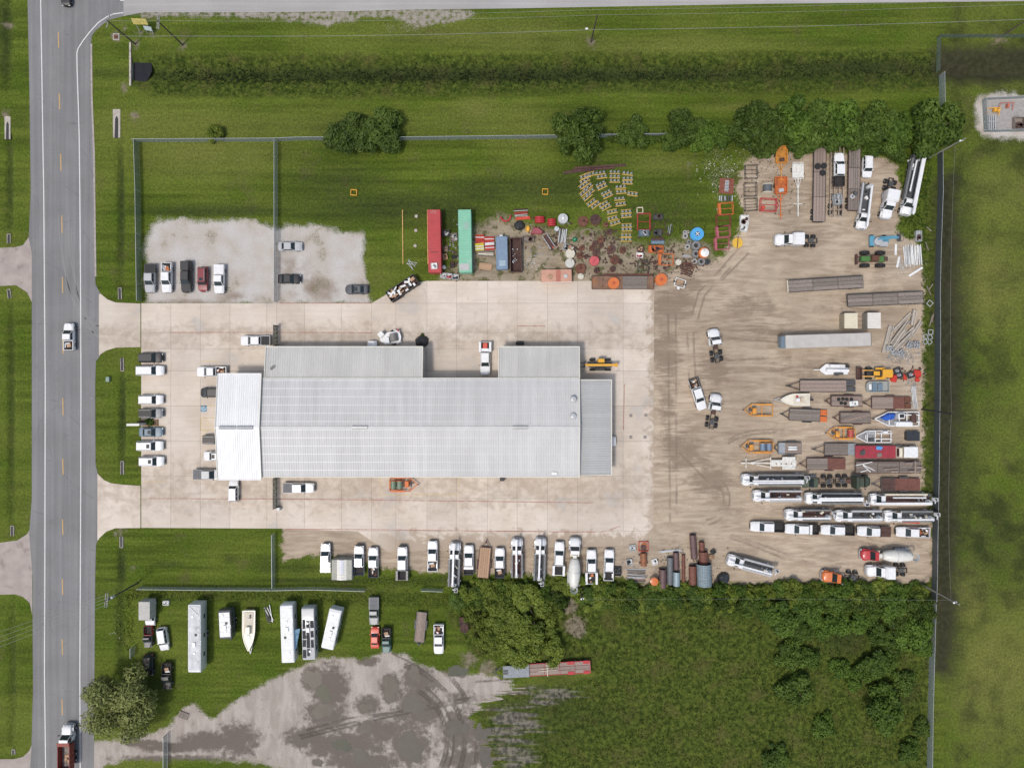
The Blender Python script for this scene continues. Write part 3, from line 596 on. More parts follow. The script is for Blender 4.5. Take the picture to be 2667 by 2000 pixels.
nL = round((lyn - lys) / .92); wL = (lyn - lys) / nL; LL = math.hypot(lx1 - lx0, .7); meL = panelmesh(LL, wL, 2, RM_LEAN)
for i in range(nL):
    o = link(bpy.data.objects.new('roof_panel', meL)); o.parent = bld; o.location = (lx1, lys + i * wL, 4.1); o.rotation_euler = (math.atan2(.7, lx1 - lx0), 0, math.pi / 2)
bpart('gutter', MB().box((lx1 + .07, (lyn + lys) / 2, 4.08), (.16, lyn - lys + .1, .18)), TRIM)
for y in (lyn, lys): bpart('barge_board', MB().bar((lx0, y, 4.88), (lx1, y, 4.18), .14, .2), TRIM)
for (x, za, zb, ya, yb) in ((mx1, ZE, ZR, myn, mys), (wx0, ZE + .3, ZR + .32, wyn, wys), (wx1 + .05, ZE + .3, ZR + .32, wyn, wys)):
    bpart('barge_board', MB().bar((x, ya, za + .06), (x, myr, zb + .06), .13, .22).bar((x, yb, za + .06), (x, myr, zb + .06), .13, .22), TRIM)
bpart('gutter', MB().box(((mx0 + mx1) / 2, mys - .08, ZE), (mx1 - mx0, .16, .18)), TRIM)
bpart('gutter', MB().box(((mx0 + mx1) / 2, myn + .08, ZE), (mx1 - mx0, .14, .18)), TRIM)
for y in (wys - .08, wyn + .08): bpart('gutter', MB().box(((wx0 + wx1) / 2, y, ZE + .3), (wx1 - wx0, .15, .18)), RM_WHITE)
def wallbox(x0, x1, y0, y1, z):
    t = .12
    mb = MB(); mb.box(((x0 + x1) / 2, y0 + t / 2, z / 2), (x1 - x0, t, z)); mb.box(((x0 + x1) / 2, y1 - t / 2, z / 2), (x1 - x0, t, z))
    mb.box((x0 + t / 2, (y0 + y1) / 2, z / 2), (t, y1 - y0 - .25, z)); mb.box((x1 - t / 2, (y0 + y1) / 2, z / 2), (t, y1 - y0 - .25, z)); return mb
bpart('wall', wallbox(mx0 + .3, mx1 - .3, mys + .35, myn - .3, ZE - .12), WALLM); bpart('wall', wallbox(wx0 + .5, mx0 + .2, wys + .5, wyn - .5, ZE + .15), WALLM)
# gable ends
for x in (mx1 - .4, wx0 + .6): bpart('gable', MB().add([(x, mys + .4, ZE - .1), (x, myn - .4, ZE - .1), (x, myr, ZR - .15)], [(0, 1, 2)]), WALLM)
def openwall(x0, x1, yn, bays):
    mb = MB(); h = ZA0 - .15; w = (x1 - x0) / bays
    for i in range(bays + 1): mb.box((x0 + .15 + (x1 - x0 - .3) * i / bays, yn - .4, h / 2), (.7 if 0 < i < bays else .3, .14, h))
    mb.box(((x0 + x1) / 2, yn - .4, h - .3), (x1 - x0 - .2, .13, .7))
    for x in (x0 + .25, x1 - .25): mb.box((x, (yn + myn) / 2 - .3, h / 2), (.12, yn - myn - .6, h))
    return mb
bpart('annex_wall', openwall(a0, a1, an, 6), WALLM); bpart('annex_wall', openwall(c0, c1, cn, 3), WALLM)
doorm = mat('roller_door', (.56, .56, .53), .6, 0, .08, 3)
wA = (a1 - a0 - .3) / 6; wC = (c1 - c0 - .3) / 3
for i in range(6):
    if i != 3: bpart('roller_door', MB().box((a0 + .15 + wA * (i + .5), an - .46, 1.7), (wA - .7, .06, 3.4)), doorm)
for i in range(3): bpart('roller_door', MB().box((c0 + .15 + wC * (i + .5), cn - .46, 1.7), (wC - .7, .06, 3.4)), doorm)
for i in range(7): bpart('roller_door', MB().box((mx0 + 6 + i * 8.2, mys + .32, 2.0), (4.0, .07, 4.0)), doorm)
bpart('lean_wall', MB().box(((lx0 + lx1) / 2, lys + .4, 1.95), (lx1 - lx0 - .5, .12, 3.9)).box(((lx0 + lx1) / 2, lyn - .4, 1.95), (lx1 - lx0 - .5, .12, 3.9)), WALLM)
for i in range(5): bpart('lean_post', MB().box((lx1 - .4, lys + .6 + (lyn - lys - 1.2) * i / 4, 1.95), (.2, .2, 3.9)), DGREY)
for i in range(4):
    w = bpart('window', MB().box((wx0 + .47, wys + 3 + i * 4.6, 1.6), (.06, 2.2, 1.3)), TRIM); bpart('pane', MB().box((wx0 + .44, wys + 3 + i * 4.6, 1.6), (.04, 2.0, 1.1)), GLASS, w)
bpart('entrance_door', MB().box((wx0 + .46, myr + .2, 1.1), (.07, 1.9, 2.2)), GLASS)
# ridge vents, turbine vents, small kit on the roof
for (xa, xb, z, m) in ((917, 958, ZR, STEEL), (1334, 1375, ZR, STEEL), (573, 616, ZR + .33, mat('vent_grey', (.38, .40, .43), .5)), (619, 661, ZR + .33, _mats['vent_grey'])):
    x0 = P(xa, 1113, ZR)[0]; x1 = P(xb, 1113, ZR)[0]
    v = bpart('ridge_vent', MB().box(((x0 + x1) / 2, myr, z + .20), (x1 - x0, .62, .22), 0, .05), m)
    bpart('vent_slot', MB().box(((x0 + x1) / 2, myr + .20, z + .325), (x1 - x0 - .2, .07, .03)).box(((x0 + x1) / 2, myr - .20, z + .325), (x1 - x0 - .2, .07, .03)), DGREY, v)
for (a, b) in ((1493, 1039), (1493, 1083)):
    x, y = P(a, b, ZR - .4)
    v = bpart('turbine_vent', MB().lathe([(.42, 0), (.42, .35), (.60, .42), (.66, .75), (.52, 1.05), (.15, 1.15)], (x, y, ZR - .85), 14), GALV, smooth=True)
    bpart('vane', MB().box((x, y, ZR + .31), (1.15, .06, .05)).box((x, y, ZR + .31), (.06, 1.15, .05)), STEEL, v)
x, y = P(1443, 1232, ZE); bpart('roof_patch', MB().box((x, y, ZE + .32), (1.0, .5, .05)), PLASW)
x, y = P(712, 958, 4.7); bpart('roof_bracket', MB().bar((x - .5, y - .1, 4.95), (x + .1, y + .5, 4.95), .08).bar((x - .3, y - .4, 4.95), (x + .35, y + .2, 4.95), .08).bar((x - .5, y - .1, 4.95), (x - .3, y - .4, 4.95), .08).bar((x - .2, y + .15, 4.95), (x, y - .1, 4.95), .06).bar((x + .1, y + .5, 4.95), (x + .35, y + .2, 4.95), .08).cyl((x - .1, y, 4.4), (x - .1, y, 4.95), .05, 6), DGREY)
for (a, b, s) in ((1100, 925, -1), (1101, 955, -1)): pass
x, y = P(1085 + 0, 1247, .6); one('meter_box', MB().box((0, 0, .6), (.9, .7, 1.2), 0, .06), BLACK, x + (1307 - 1085) / S, y, 0, 'small black cabinet against the south wall of the workshop', 'cabinet')
x, y = P(1354, 894, .8); k = Kind('air_tank'); k.add('tank', MB().lathex([(.15, -.85), (.36, -.75), (.38, 0), (.36, .75), (.15, .85)], (0, 0, .75), 12), BLACK); k.add('stand', MB().box((-.5, 0, .2), (.1, .5, .4)).box((.5, 0, .2), (.1, .5, .4)), DGREY); put(k, x, y, 0, 'short black pressure tank beside the smaller north bay', 'tank')

# ------------------------------------------------------------------ vehicles
def ring9(x, w, z0, z1, c=.10, crown=.03):
    return [(x, -w * .92, z0), (x, -w, z0 + .18), (x, -w, z1 - c), (x, -w + c, z1), (x, 0, z1 + crown), (x, w - c, z1), (x, w, z1 - c), (x, w, z0 + .18), (x, w * .92, z0)]
@lru_cache(None)
def wheel_meshes(r, w, rim='STEEL'):
    t = MB(); n = 14
    t.lathex([(r * .62, -w / 2), (r * .93, -w / 2), (r, -w * .36), (r, w * .36), (r * .93, w / 2), (r * .62, w / 2)], (0, 0, 0), n)
    h = MB().lathex([(r * .30, -w * .50 - .012), (r * .60, -w * .44), (r * .60, w * .44), (r * .30, w * .50 + .012)], (0, 0, 0), 10)
    tm = t.mesh('tyre', RUBBER); hm = h.mesh('rim', {'STEEL': STEEL, 'WHITE': PLASW, 'BLACK': BLACK, 'RUST': RUST, 'YELLOW': paint('yellow')}[rim]); return tm, hm
def wheels(k, pos, r, w, rim='STEEL'):
    tm, hm = wheel_meshes(round(r, 3), round(w, 3), rim)
    for (x, y) in pos:
        i = k.inst('wheel', tm, (x, y, r), math.pi / 2); k.inst('rim', hm, (0, 0, 0), 0, i)
def greenhouse(k, m, xw0, xw1, xr1, xr0, wb, wt, zb, zt, body='cabin', side=2, rear=True, roofm=None):
    """cab with a raked screen: painted shell, roof panel and separate panes"""
    A = [(xw0, -wb, zb), (xw0, wb, zb), (xr0, wb, zb), (xr0, -wb, zb)]; T = [(xw1, -wt, zt), (xw1, wt, zt), (xr1, wt, zt), (xr1, -wt, zt)]
    c = k.add(body, MB().loft([A, T]), m)
    cx = (xw1 + xr1) / 2; lx = abs(xw1 - xr1)
    k.add('roof', MB().prism([(cx - lx / 2, -wt + .12), (cx - lx / 2 + .1, -wt), (cx + lx / 2 - .12, -wt), (cx + lx / 2, -wt + .15), (cx + lx / 2 + .04, 0), (cx + lx / 2, wt - .15), (cx + lx / 2 - .12, wt), (cx - lx / 2 + .1, wt), (cx - lx / 2, wt - .12)], zt - .015, zt + .05, .05), roofm or m)
    k.add('windshield', pane(A[0], A[1], T[1], T[0], .05, .95, .04, .97), GLASS)
    if rear: k.add('rear_window', pane(A[2], A[3], T[3], T[2], .10, .90, .15, .9), GLASS)
    for s in range(side):
        u0 = .04 + s * (.92 / side) + .01; u1 = .04 + (s + 1) * (.92 / side) - .02
        k.add('side_window', pane(A[1], A[2], T[2], T[1], u0, u1, .14, .88), GLASS); k.add('side_window', pane(A[3], A[0], T[0], T[3], 1 - u1, 1 - u0, .14, .88), GLASS)
    return c
def trim_car(k, L, W, zl, m, xm, zm):
    for s in (-1, 1):
        k.add('headlight', MB().box((L / 2 - .14, s * W * .36, zl), (.16, .34, .16), 0, .03), LAMP); k.add('tail_light', MB().box((-L / 2 + .05, s * W * .41, zl + .08), (.10, .16, .3), 0, .02), TAIL)
        k.add('mirror', MB().box((xm, s * (W / 2 + .10), zm), (.13, .22, .16), 0, .03), m if m else BLACK)
    k.add('front_bumper', MB().prism([(L / 2 - .28, -W * .45), (L / 2 - .10, -W * .36), (L / 2 + .01, -W * .18), (L / 2 + .01, W * .18), (L / 2 - .10, W * .36), (L / 2 - .28, W * .45)], .34, .58, .03), DGREY); k.add('rear_bumper', MB().box((-L / 2 + .06, 0, .48), (.14, W * .84, .2), 0, .04), DGREY)

@lru_cache(None)
def car(kind, c, L=4.8, W=1.84, roof=None):
    k = Kind({'sedan': 'sedan', 'suv': 'suv'}[kind]); m = paint(c)
    zb, zt = (.92, 1.43) if kind == 'sedan' else (1.08, 1.74)
    st = [(.5, .38, .45, .58), (.493, .62, .36, .66), (.475, .80, .29, .74), (.44, .92, .24, .83), (.36, .99, .22, .90), (.20, 1, .22, .98), (-.30, 1, .22, 1.0), (-.42, .98, .24, .98), (-.465, .93, .28, .94), (-.488, .82, .34, .86), (-.5, .62, .42, .68)]
    zs = zb / .95
    k.add('body', MB().loft([ring9(x * L, w * W / 2, a * (1 if kind == 'sedan' else 1.15), b * zs) for x, w, a, b in st]), m)
    rm = {'glass': GLASS, 'black': mat('black_roof', (.02, .021, .024), .2)}.get(roof, m)
    if kind == 'sedan': greenhouse(k, m, .22 * L, .075 * L, -.19 * L, -.34 * L, W * .45, W * .36, zb, zt, side=2, roofm=rm)
    else: greenhouse(k, m, .235 * L, .125 * L, -.41 * L, -.475 * L, W * .46, W * .39, zb, zt, side=3, roofm=rm)
    if roof == 'sun': k.add('sunroof', MB().box((-.0 * L + (.0 if kind == 'sedan' else .02 * L), 0, zt + .055), (.62, .78, .012), 0, .004), GLASS)
    if kind == 'suv':
        for s in (-1, 1): k.add('roof_rail', MB().bar((.08 * L, s * W * .35, zt + .09), (-.38 * L, s * W * .35, zt + .09), .05), STEEL if c != 'black' else BLACK)
    r = .33 if kind == 'sedan' else .37
    wheels(k, [(.305 * L, W / 2 - .10), (.305 * L, -W / 2 + .10), (-.29 * L, W / 2 - .10), (-.29 * L, -W / 2 + .10)], r, .23)
    trim_car(k, L, W, zb * .72, m, .17 * L, zb + .05); return k

@lru_cache(None)
def pickup(c='white', L=5.9, cab='crew', bed='open', bc=None, extra=None, W=1.98, z=1.0):
    k = Kind('pickup_truck'); m = paint(c); bm = paint(bc) if bc else m
    bl = {'crew': .30, 'ext': .345, 'reg': .42}[cab] * L; xb = -L / 2 + bl      # bed front
    xw0 = .235 * L; zb, zt = 1.18, 1.86
    st = [(.5, .40, .66, .84), (.494, .66, .56, .95), (.478, .82, .48, 1.03), (.445, .92, .43, 1.08), (.39, .98, .40, 1.12), (.24, 1, .40, 1.19), (xb / L + .02, 1, .40, 1.20), (xb / L + .008, .99, .42, 1.18)]
    k.add('body', MB().loft([ring9(x * L, w * W / 2, a, b) for x, w, a, b in st]), m)
    k.add('hood', MB().prism([(xw0 + .03, -W * .40), (L * .44, -W * .36), (L * .478, -W * .20), (L * .482, 0), (L * .478, W * .20), (L * .44, W * .36), (xw0 + .03, W * .40)], 1.08, 1.235, .05), m)
    greenhouse(k, m, xw0, xw0 - .78, xb + .22, xb + .06, W * .455, W * .385, zb, zt, side=1 if cab == 'reg' else 2)
    h = 1.24
    if bed in ('open', 'black', 'tonneau', 'cap'):
        bx_ = MB(); cx = (xb - L / 2) / 2
        bx_.box((cx, W / 2 - .05, (.45 + h) / 2), (bl, .1, h - .45)); bx_.box((cx, -W / 2 + .05, (.45 + h) / 2), (bl, .1, h - .45)); bx_.box((-L / 2 + .05, 0, (.45 + h) / 2), (.09, W - .24, h - .46)); bx_.box((xb - .04, 0, (.45 + h) / 2), (.08, W - .2, h - .45))
        b = k.add('bed', bx_, bm)
        k.add('bed_floor', MB().box((cx, 0, .70), (bl - .1, W - .2, .06)), BEDLINER if bed != 'tonneau' else m, b)
        for s in (-1, 1): k.add('wheel_arch', MB().box((cx, s * (W / 2 - .21), .84), (.9, .22, .24), 0, .05), BEDLINER if bed != 'open' else bm, b)
        if bed == 'black': k.add('rail_cap', MB().box((cx, W / 2 - .06, h + .012), (bl, .13, .03)).box((cx, -W / 2 + .06, h + .012), (bl, .13, .03)).box((-L / 2 + .06, 0, h + .012), (.12, W - .28, .03)), BEDLINER, b)
        if bed == 'tonneau':
            tm = {'black': mat('tonneau_vinyl', (.025, .026, .028), .7, 0, .2, 3), 'grey': mat('tonneau_grey', (.12, .125, .135), .6, 0, .1), 'white': m}[extra or 'black']
            for i in range(3): k.add('tonneau_panel', MB().box((cx + (i - 1) * (bl - .1) / 3, 0, h + .02), ((bl - .1) / 3 - .02, W - .16, .05), 0, .015), tm)
        if bed == 'cap': k.add('bed_cap', MB().loft([[(-L / 2 + .03, -W * .47, h), (-L / 2 + .03, W * .47, h), (xb - .02, W * .47, h), (xb - .02, -W * .47, h)], [(-L / 2 + .14, -W * .39, zt), (-L / 2 + .14, W * .39, zt), (xb + .02, W * .39, zt), (xb + .02, -W * .39, zt)]]), bm)
    elif bed == 'service':
        cx = (xb - L / 2) / 2
        for s in (-1, 1):
            t = k.add('tool_bin', MB().box((cx, s * (W / 2 + .02), 1.05), (bl, .46, 1.0), 0, .04), bm)
            for j in range(3): k.add('bin_lid', MB().box((cx + (j - 1) * bl / 3, s * (W / 2 + .02), 1.57), (bl / 3 - .05, .40, .04)), bm, t)
        k.add('deck', MB().box((cx, 0, .80), (bl - .02, W - .44, .08)), BEDLINER); k.add('headache_rack', MB().box((xb - .06, 0, 1.55), (.07, W, .12)).box((xb - .06, W * .42, 1.2), (.07, .08, .7)).box((xb - .06, -W * .42, 1.2), (.07, .08, .7)), bm)
        k.add('tailgate', MB().box((-L / 2 + .05, 0, 1.0), (.08, W - .46, .4)), bm)
    elif bed == 'flat':
        cx = (xb - L / 2) / 2; n = 6
        for i in range(n): k.add('deck_plank', MB().box((cx, (i - (n - 1) / 2) * (W + .1) / n, 1.08), (bl - .05, (W + .1) / n - .03, .07)), DRUST if bc != 'white' else WOODG)
        k.add('bed_frame', MB().box((cx, 0, .9), (bl, W - .3, .22)), BLACK); k.add('headache_rack', MB().box((xb - .03, 0, 1.6), (.07, W, .10)).box((xb - .03, W * .45, 1.3), (.07, .07, .6)).box((xb - .03, -W * .45, 1.3), (.07, .07, .6)), BLACK)
    if extra == 'toolbox': k.add('toolbox', MB().box((xb - .35, 0, h + .08), (.5, W - .08, .32), 0, .04), paint('white'))
    if extra == 'junk':
        for i in range(9): k.add('bed_load', MB().box((xb - .3 - random.random() * (bl - .7), random.uniform(-.55, .55), .86 + random.random() * .2), (random.uniform(.2, .6), random.uniform(.15, .5), .25), random.uniform(0, 3), .03), random.choice([WOODT, STEEL, RUST, BLACK, paint('orange'), PLASW]))
    if extra == 'load': k.add('bed_load', MB().box((xb - .8, 0, .95), (.9, .8, .35), .2, .05), WOODT); k.add('bed_load', MB().box((xb - .5, .2, .95), (.3, .9, .4), .1, .05), GALV)
    if extra == 'orange': k.add('bed_load', MB().box((-L / 2 + .75, 0, 1.0), (1.1, .9, .7), 0, .05), paint('orangered')); k.add('bed_load', MB().box((xb - .4, 0, 1.1), (.6, 1.5, .7), 0, .06), paint('white'))
    if extra == 'guard': k.add('push_bar', MB().box((L / 2 + .08, 0, .85), (.12, W * .8, .7), 0, .04), BLACK)
    wheels(k, [(.315 * L, W / 2 - .12), (.315 * L, -W / 2 + .12), (-.29 * L, W / 2 - .12), (-.29 * L, -W / 2 + .12)], .41, .27)
    trim_car(k, L, W, .86, BLACK, xw0 - .22, zb + .1); k.add('grille', MB().box((L / 2 - .02, 0, .82), (.06, W * .5, .28), 0, .02), BLACK)
    return k

def cab_conv(k, m, f, hood=1.7, cab=1.5, W=2.3, zc=2.7, zh=1.75):
    """conventional truck nose and cab; f = x of the bumper; returns x of the cab back"""
    k.add('front_bumper', MB().prism([(f - .55, -W * .48), (f - .30, -W * .46), (f - .08, -W * .34), (f, -W * .18), (f, W * .18), (f - .08, W * .34), (f - .30, W * .46), (f - .55, W * .48)], .48, .82, .04), STEEL)
    st = [(f - .10, .40, 1.0, zh - .50), (f - .16, .58, .95, zh - .36), (f - .30, .70, .90, zh - .22), (f - .62, .78, .85, zh - .10), (f - hood * .7, .83, .85, zh), (f - hood, .86, .85, zh + .06)]
    k.add('hood', MB().loft([ring9(x, w * W / 2, a, b, .14, .06) for x, w, a, b in st]), m)
    k.add('grille', MB().box((f - .20, 0, 1.15), (.08, W * .42, .5), 0, .03), DGREY)
    for s in (-1, 1):
        k.add('fender', MB().loft([[(f - .35 - d, s * (W / 2 - .48), z + .08), (f - .35 - d, s * (W / 2 - (.16 if d < .1 else .07 if d < .2 else .0)), z), (f - .35 - d, s * (W / 2 - (.16 if d < .1 else .07 if d < .2 else .0)), z - .18), (f - .35 - d, s * (W / 2 - .48), z - .15)] for d, z in ((.05, .85), (.15, 1.12), (.4, 1.30), (.9, 1.30), (1.15, 1.12), (1.25, .8))]), m)
        k.add('headlight', MB().box((f - .33, s * (W / 2 - .22), 1.0), (.14, .3, .2), 0, .04), LAMP)
        k.add('mirror', MB().box((f - hood - .1, s * (W / 2 + .20), 1.95), (.12, .2, .5), 0, .03).bar((f - hood - .15, s * (W / 2 - .1), 1.9), (f - hood - .1, s * (W / 2 + .2), 1.9), .04), BLACK)
        k.add('step', MB().box((f - hood - .5, s * (W / 2 - .12), .62), (.8, .28, .10), 0, .02), STEEL)
    k.add('cab_floor', MB().box((f - hood - cab / 2, 0, 1.05), (cab, W * .86, .9), 0, .08), m)
    greenhouse(k, m, f - hood + .02, f - hood - .66, f - hood - cab + .05, f - hood - cab, W * .43, W * .38, 1.48, zc - .06, 'cab', 1)
    return f - hood - cab
def tandem(k, xs, W=2.4, r=.50, rim='STEEL'):
    wheels(k, [(x, s * (W / 2 - .28)) for x in xs for s in (-1, 1)], r, .54, rim)
@lru_cache(None)
def semi(c='white', L=7.4, sleeper=0.0, hc=None, rim='STEEL', camo=False, hood=1.75):
    k = Kind('tractor_truck'); m = worn(c) if c in ('army', 'camo') else paint(c); f = L / 2
    xb = cab_conv(k, paint(hc) if hc else m, f, hood, 1.5)
    if sleeper:
        k.add('sleeper', MB().loft([ring9(xb + .02, 1.16, 1.0, 2.75, .12), ring9(xb - .3, 1.2, 1.0, 3.2, .14), ring9(xb - sleeper, 1.2, 1.0, 3.25, .14)]), m)
        xb -= sleeper
    fr = k.add('frame', MB().box(((f - 1 - L / 2) / 2, .42, .82), (L - 1, .1, .26)).box(((f - 1 - L / 2) / 2, -.42, .82), (L - 1, .1, .26)).box((-L / 2 + .05, 0, .82), (.1, .95, .26)).box((-L / 2 + 1.4, 0, .80), (.12, .85, .2)), BLACK)
    k.add('fifth_wheel', MB().ring(.14, .5, 1.02, 1.12, (-L / 2 + 1.35, 0), 16).box((-L / 2 + .95, .3, 1.04), (.7, .2, .1)).box((-L / 2 + .95, -.3, 1.04), (.7, .2, .1)), DGREY)
    k.add('deck_plate', MB().box((xb - .5, 0, .98), (.9, .8, .05)), DRUST)
    for s in (-1, 1):
        k.add('fuel_tank', MB().lathex([(.25, -.55), (.30, -.5), (.30, .5), (.25, .55)], (f - hood - 1.1 if not sleeper else xb + .8, s * .95, .72), 12), STEEL)
        if not sleeper and c not in ('army', 'camo'): k.add('exhaust_stack', MB().cyl((xb - .12, s * .95, .9), (xb - .12, s * .95, 3.0), .09, 8), STEEL)
    tandem(k, (-L / 2 + .72, -L / 2 + 2.02), rim=rim); wheels(k, [(f - 1.0, 1.0), (f - 1.0, -1.0)], .5, .32, rim)
    return k

def boomset(k, L, f, by, zb_, x0, x1, bucket, bside, m, double=False, taper=.34):
    """stowed boom along x from x0 (turret) to x1, with a man bucket at the rear"""
    k.add('turret', MB().cyl((x0, by * .5, 1.2), (x0, by * .5, 2.0), .36, 12).box((x0, by * .7, 2.3), (.6, .6, .7), 0, .08), m)
    b = k.add('boom', MB().bar((x0 - .2, by, zb_ - .15), (x1, by, zb_ + .12), taper, .36), m)
    k.add('boom_joint', MB().cyl((x0, by - .28, zb_ - .1), (x0, by + .28, zb_ - .1), .2, 10), GALV, b); k.add('boom_tip', MB().box((x1 + .1 * (1 if x1 > x0 else -1), by, zb_ + .12), (.35, .26, .26), 0, .05), m, b)
    k.add('boom_stripe', MB().bar((x0 + .3 * (x1 - x0), by, zb_ - .1), (x0 + .34 * (x1 - x0), by, zb_ - .09), taper + .02, .40), DGREY, b)
    if double: k.add('upper_boom', MB().bar((x0 - .1, by - .42 * (1 if by > 0 else -1), zb_ + .05), (x1 - (x1 - x0) * .12, by - .42 * (1 if by > 0 else -1), zb_ + .3), .26, .3), m)
    if bucket:
        xk = bucket; y = bside; o = k.add('bucket', MB().box((xk, y, 2.05), (.75, .62, .06)).box((xk - .36, y, 2.5), (.05, .66, .9)).box((xk + .36, y, 2.5), (.05, .66, .9)).box((xk, y - .31, 2.5), (.7, .05, .9)).box((xk, y + .31, 2.5), (.7, .05, .9)), m)
        k.add('bucket_liner', MB().box((xk, y, 2.3), (.66, .56, .5)), BLACK, o); k.add('bucket_arm', MB().bar((xk, y * .9, 2.6), (xk + .2, by, zb_), .14), m)
@lru_cache(None)
def bucket_truck(L=9.5, c='white', by=.38, bins='white', deck='dark', bucket=True, bside=-.75, double=False, seed=0, over=.35, hood=1.55, crane=False, W=2.35):
    rr = random.Random(seed); k = Kind('bucket_truck' if not crane else 'digger_truck'); m = paint(c); f = L / 2
    xb = cab_conv(k, m, f, hood, 1.45, W - .05, 2.45, 1.6); xe = -L / 2 + .35; bl = xb - .15 - xe; cx = xb - .15 - bl / 2
    k.add('frame', MB().box((cx + .4, .42, .8), (bl + 1.6, .1, .25)).box((cx + .4, -.42, .8), (bl + 1.6, .1, .25)), BLACK)
    dm = {'dark': DGREY, 'rust': DRUST, 'wood': WOODG}[deck]; n = 5
    for i in range(n): k.add('deck_plate', MB().box((cx + bl * (i + .5) / n - bl / 2, 0, 1.1), (bl / n - .03, W - .72, .06)), dm)
    bm = {'white': m, 'grey': mat('bin_grey', (.17, .18, .185), .6, 0, .2, 2), 'cream': paint('cream'), 'silver': paint('silver')}[bins]
    for s in (-1, 1):
        hgt = 1.7 if s * by < 0 else 1.45
        t = k.add('tool_bin', MB().box((cx, s * (W / 2 - .19), (.75 + hgt) / 2), (bl, .36, hgt - .75), 0, .03), bm); nb = max(3, int(bl / 1.1))
        for j in range(nb): k.add('bin_lid', MB().box((cx - bl / 2 + bl * (j + .5) / nb, s * (W / 2 - .19), hgt + .02), (bl / nb - .08, .30, .04)), bm, t)
    for i in range(7):
        k.add('gear', MB().box((cx + rr.uniform(-.45, .45) * bl, rr.uniform(-.5, .5) - by * .5, 1.3), (rr.uniform(.2, .8), rr.uniform(.15, .45), rr.uniform(.2, .5)), rr.uniform(0, 3), .03), rr.choice([BLACK, GALV, DRUST, DGREY, m, paint('cream')]))
    k.add('cab_guard', MB().box((xb - .12, 0, 2.1), (.08, W * .9, .08)).box((xb - .12, W * .42, 1.7), (.08, .08, .9)).box((xb - .12, -W * .42, 1.7), (.08, .08, .9)), m)
    boomset(k, L, f, by, 2.85, -L / 2 + 1.0, f - over, -L / 2 + .1 if bucket else None, bside, m, double, .46 if crane else .32)
    for s in (-1, 1): k.add('outrigger', MB().box((-L / 2 + 1.3, s * (W / 2 - .05), .75), (.22, .16, .9)).box((-L / 2 + 1.3, s * (W / 2 - .02), .3), (.4, .3, .06)), m)
    if crane:
        k.add('auger', MB().cyl((cx + bl * .35, -by * .9, 2.2), (cx - bl * .35, -by * .9, 2.3), .16, 10), m)
        k.add('control_seat', MB().box((-L / 2 + .8, -by * 1.6, 1.7), (.6, .5, .8), 0, .08), DGREY)
    wheels(k, [(f - 1.0, W / 2 - .18), (f - 1.0, -W / 2 + .18)], .47, .3); tandem(k, (-L / 2 + 2.0,) if L < 10.5 else (-L / 2 + 1.9, -L / 2 + 3.2), W, .47)
    k.add('tail_bumper', MB().box((-L / 2 + .4, 0, .75), (.12, W * .9, .2)), DGREY)
    return k
@lru_cache(None)
def mixer(c='white', L=9.8, drum='offwhite'):
    k = Kind('concrete_mixer_truck'); m = paint(c); f = L / 2; xb = cab_conv(k, m, f, 1.7, 1.4)
    k.add('frame', MB().box((-.6, .42, .85), (L - 1.6, .12, .28)).box((-.6, -.42, .85), (L - 1.6, .12, .28)), BLACK)
    d = paint(drum); x0 = xb - .9; x1 = -L / 2 + 1.0; ln = x0 - x1
    prof = [(.55, .0), (.82, .05), (1.06, .20), (1.19, .38), (1.20, .58), (1.08, .78), (.92, .92), (.80, 1.0)]
    rings = []
    for r, t in prof:
        x = x0 - t * ln; z = 2.05 + t * .55; rings.append([(x, r * math.cos(2 * math.pi * i / 20), z + r * math.sin(2 * math.pi * i / 20)) for i in range(20)])
    dr = k.add('drum', MB().loft(rings), d); k.add('drum_band', MB().loft([[(x0 - t * ln, 1.215 * math.cos(2 * math.pi * i / 20), 2.05 + t * .55 + 1.215 * math.sin(2 * math.pi * i / 20)) for i in range(20)] for t in (.455, .475)]), GALV, dr)
    k.add('gearbox', MB().box((xb - .45, 0, 1.9), (.7, .8, .9), 0, .08), d); k.add('water_tank', MB().cyl((xb - .35, -.9, 1.5), (xb - .35, .9, 1.5), .3, 12), paint('cream'))
    k.add('hopper', MB().loft([[(x1 - .55 + .45 * math.cos(a), .45 * math.sin(a), 2.9) for a in [2 * math.pi * i / 12 for i in range(12)]], [(x1 - .5 + .75 * math.cos(a), .75 * math.sin(a), 3.5) for a in [2 * math.pi * i / 12 for i in range(12)]]], False), GALV)
    k.add('chute', MB().bar((x1 - .5, 0, 2.6), (x1 - .9, .25, 1.6), .5, .15), GALV); k.add('rear_frame', MB().bar((x1 - .1, .8, .9), (x1 - .2, .7, 2.9), .12).bar((x1 - .1, -.8, .9), (x1 - .2, -.7, 2.9), .12).bar((x1 - .2, -.7, 2.9), (x1 - .2, .7, 2.9), .1), d)
    for s in (-1, 1): k.add('mud_guard', MB().box((-L / 2 + 2.1, s * 1.02, 1.25), (2.9, .5, .07), 0, .02), paint('silver'))
    tandem(k, (-L / 2 + 1.4, -L / 2 + 2.75)); wheels(k, [(f - 1.0, 1.0), (f - 1.0, -1.0)], .5, .32); return k
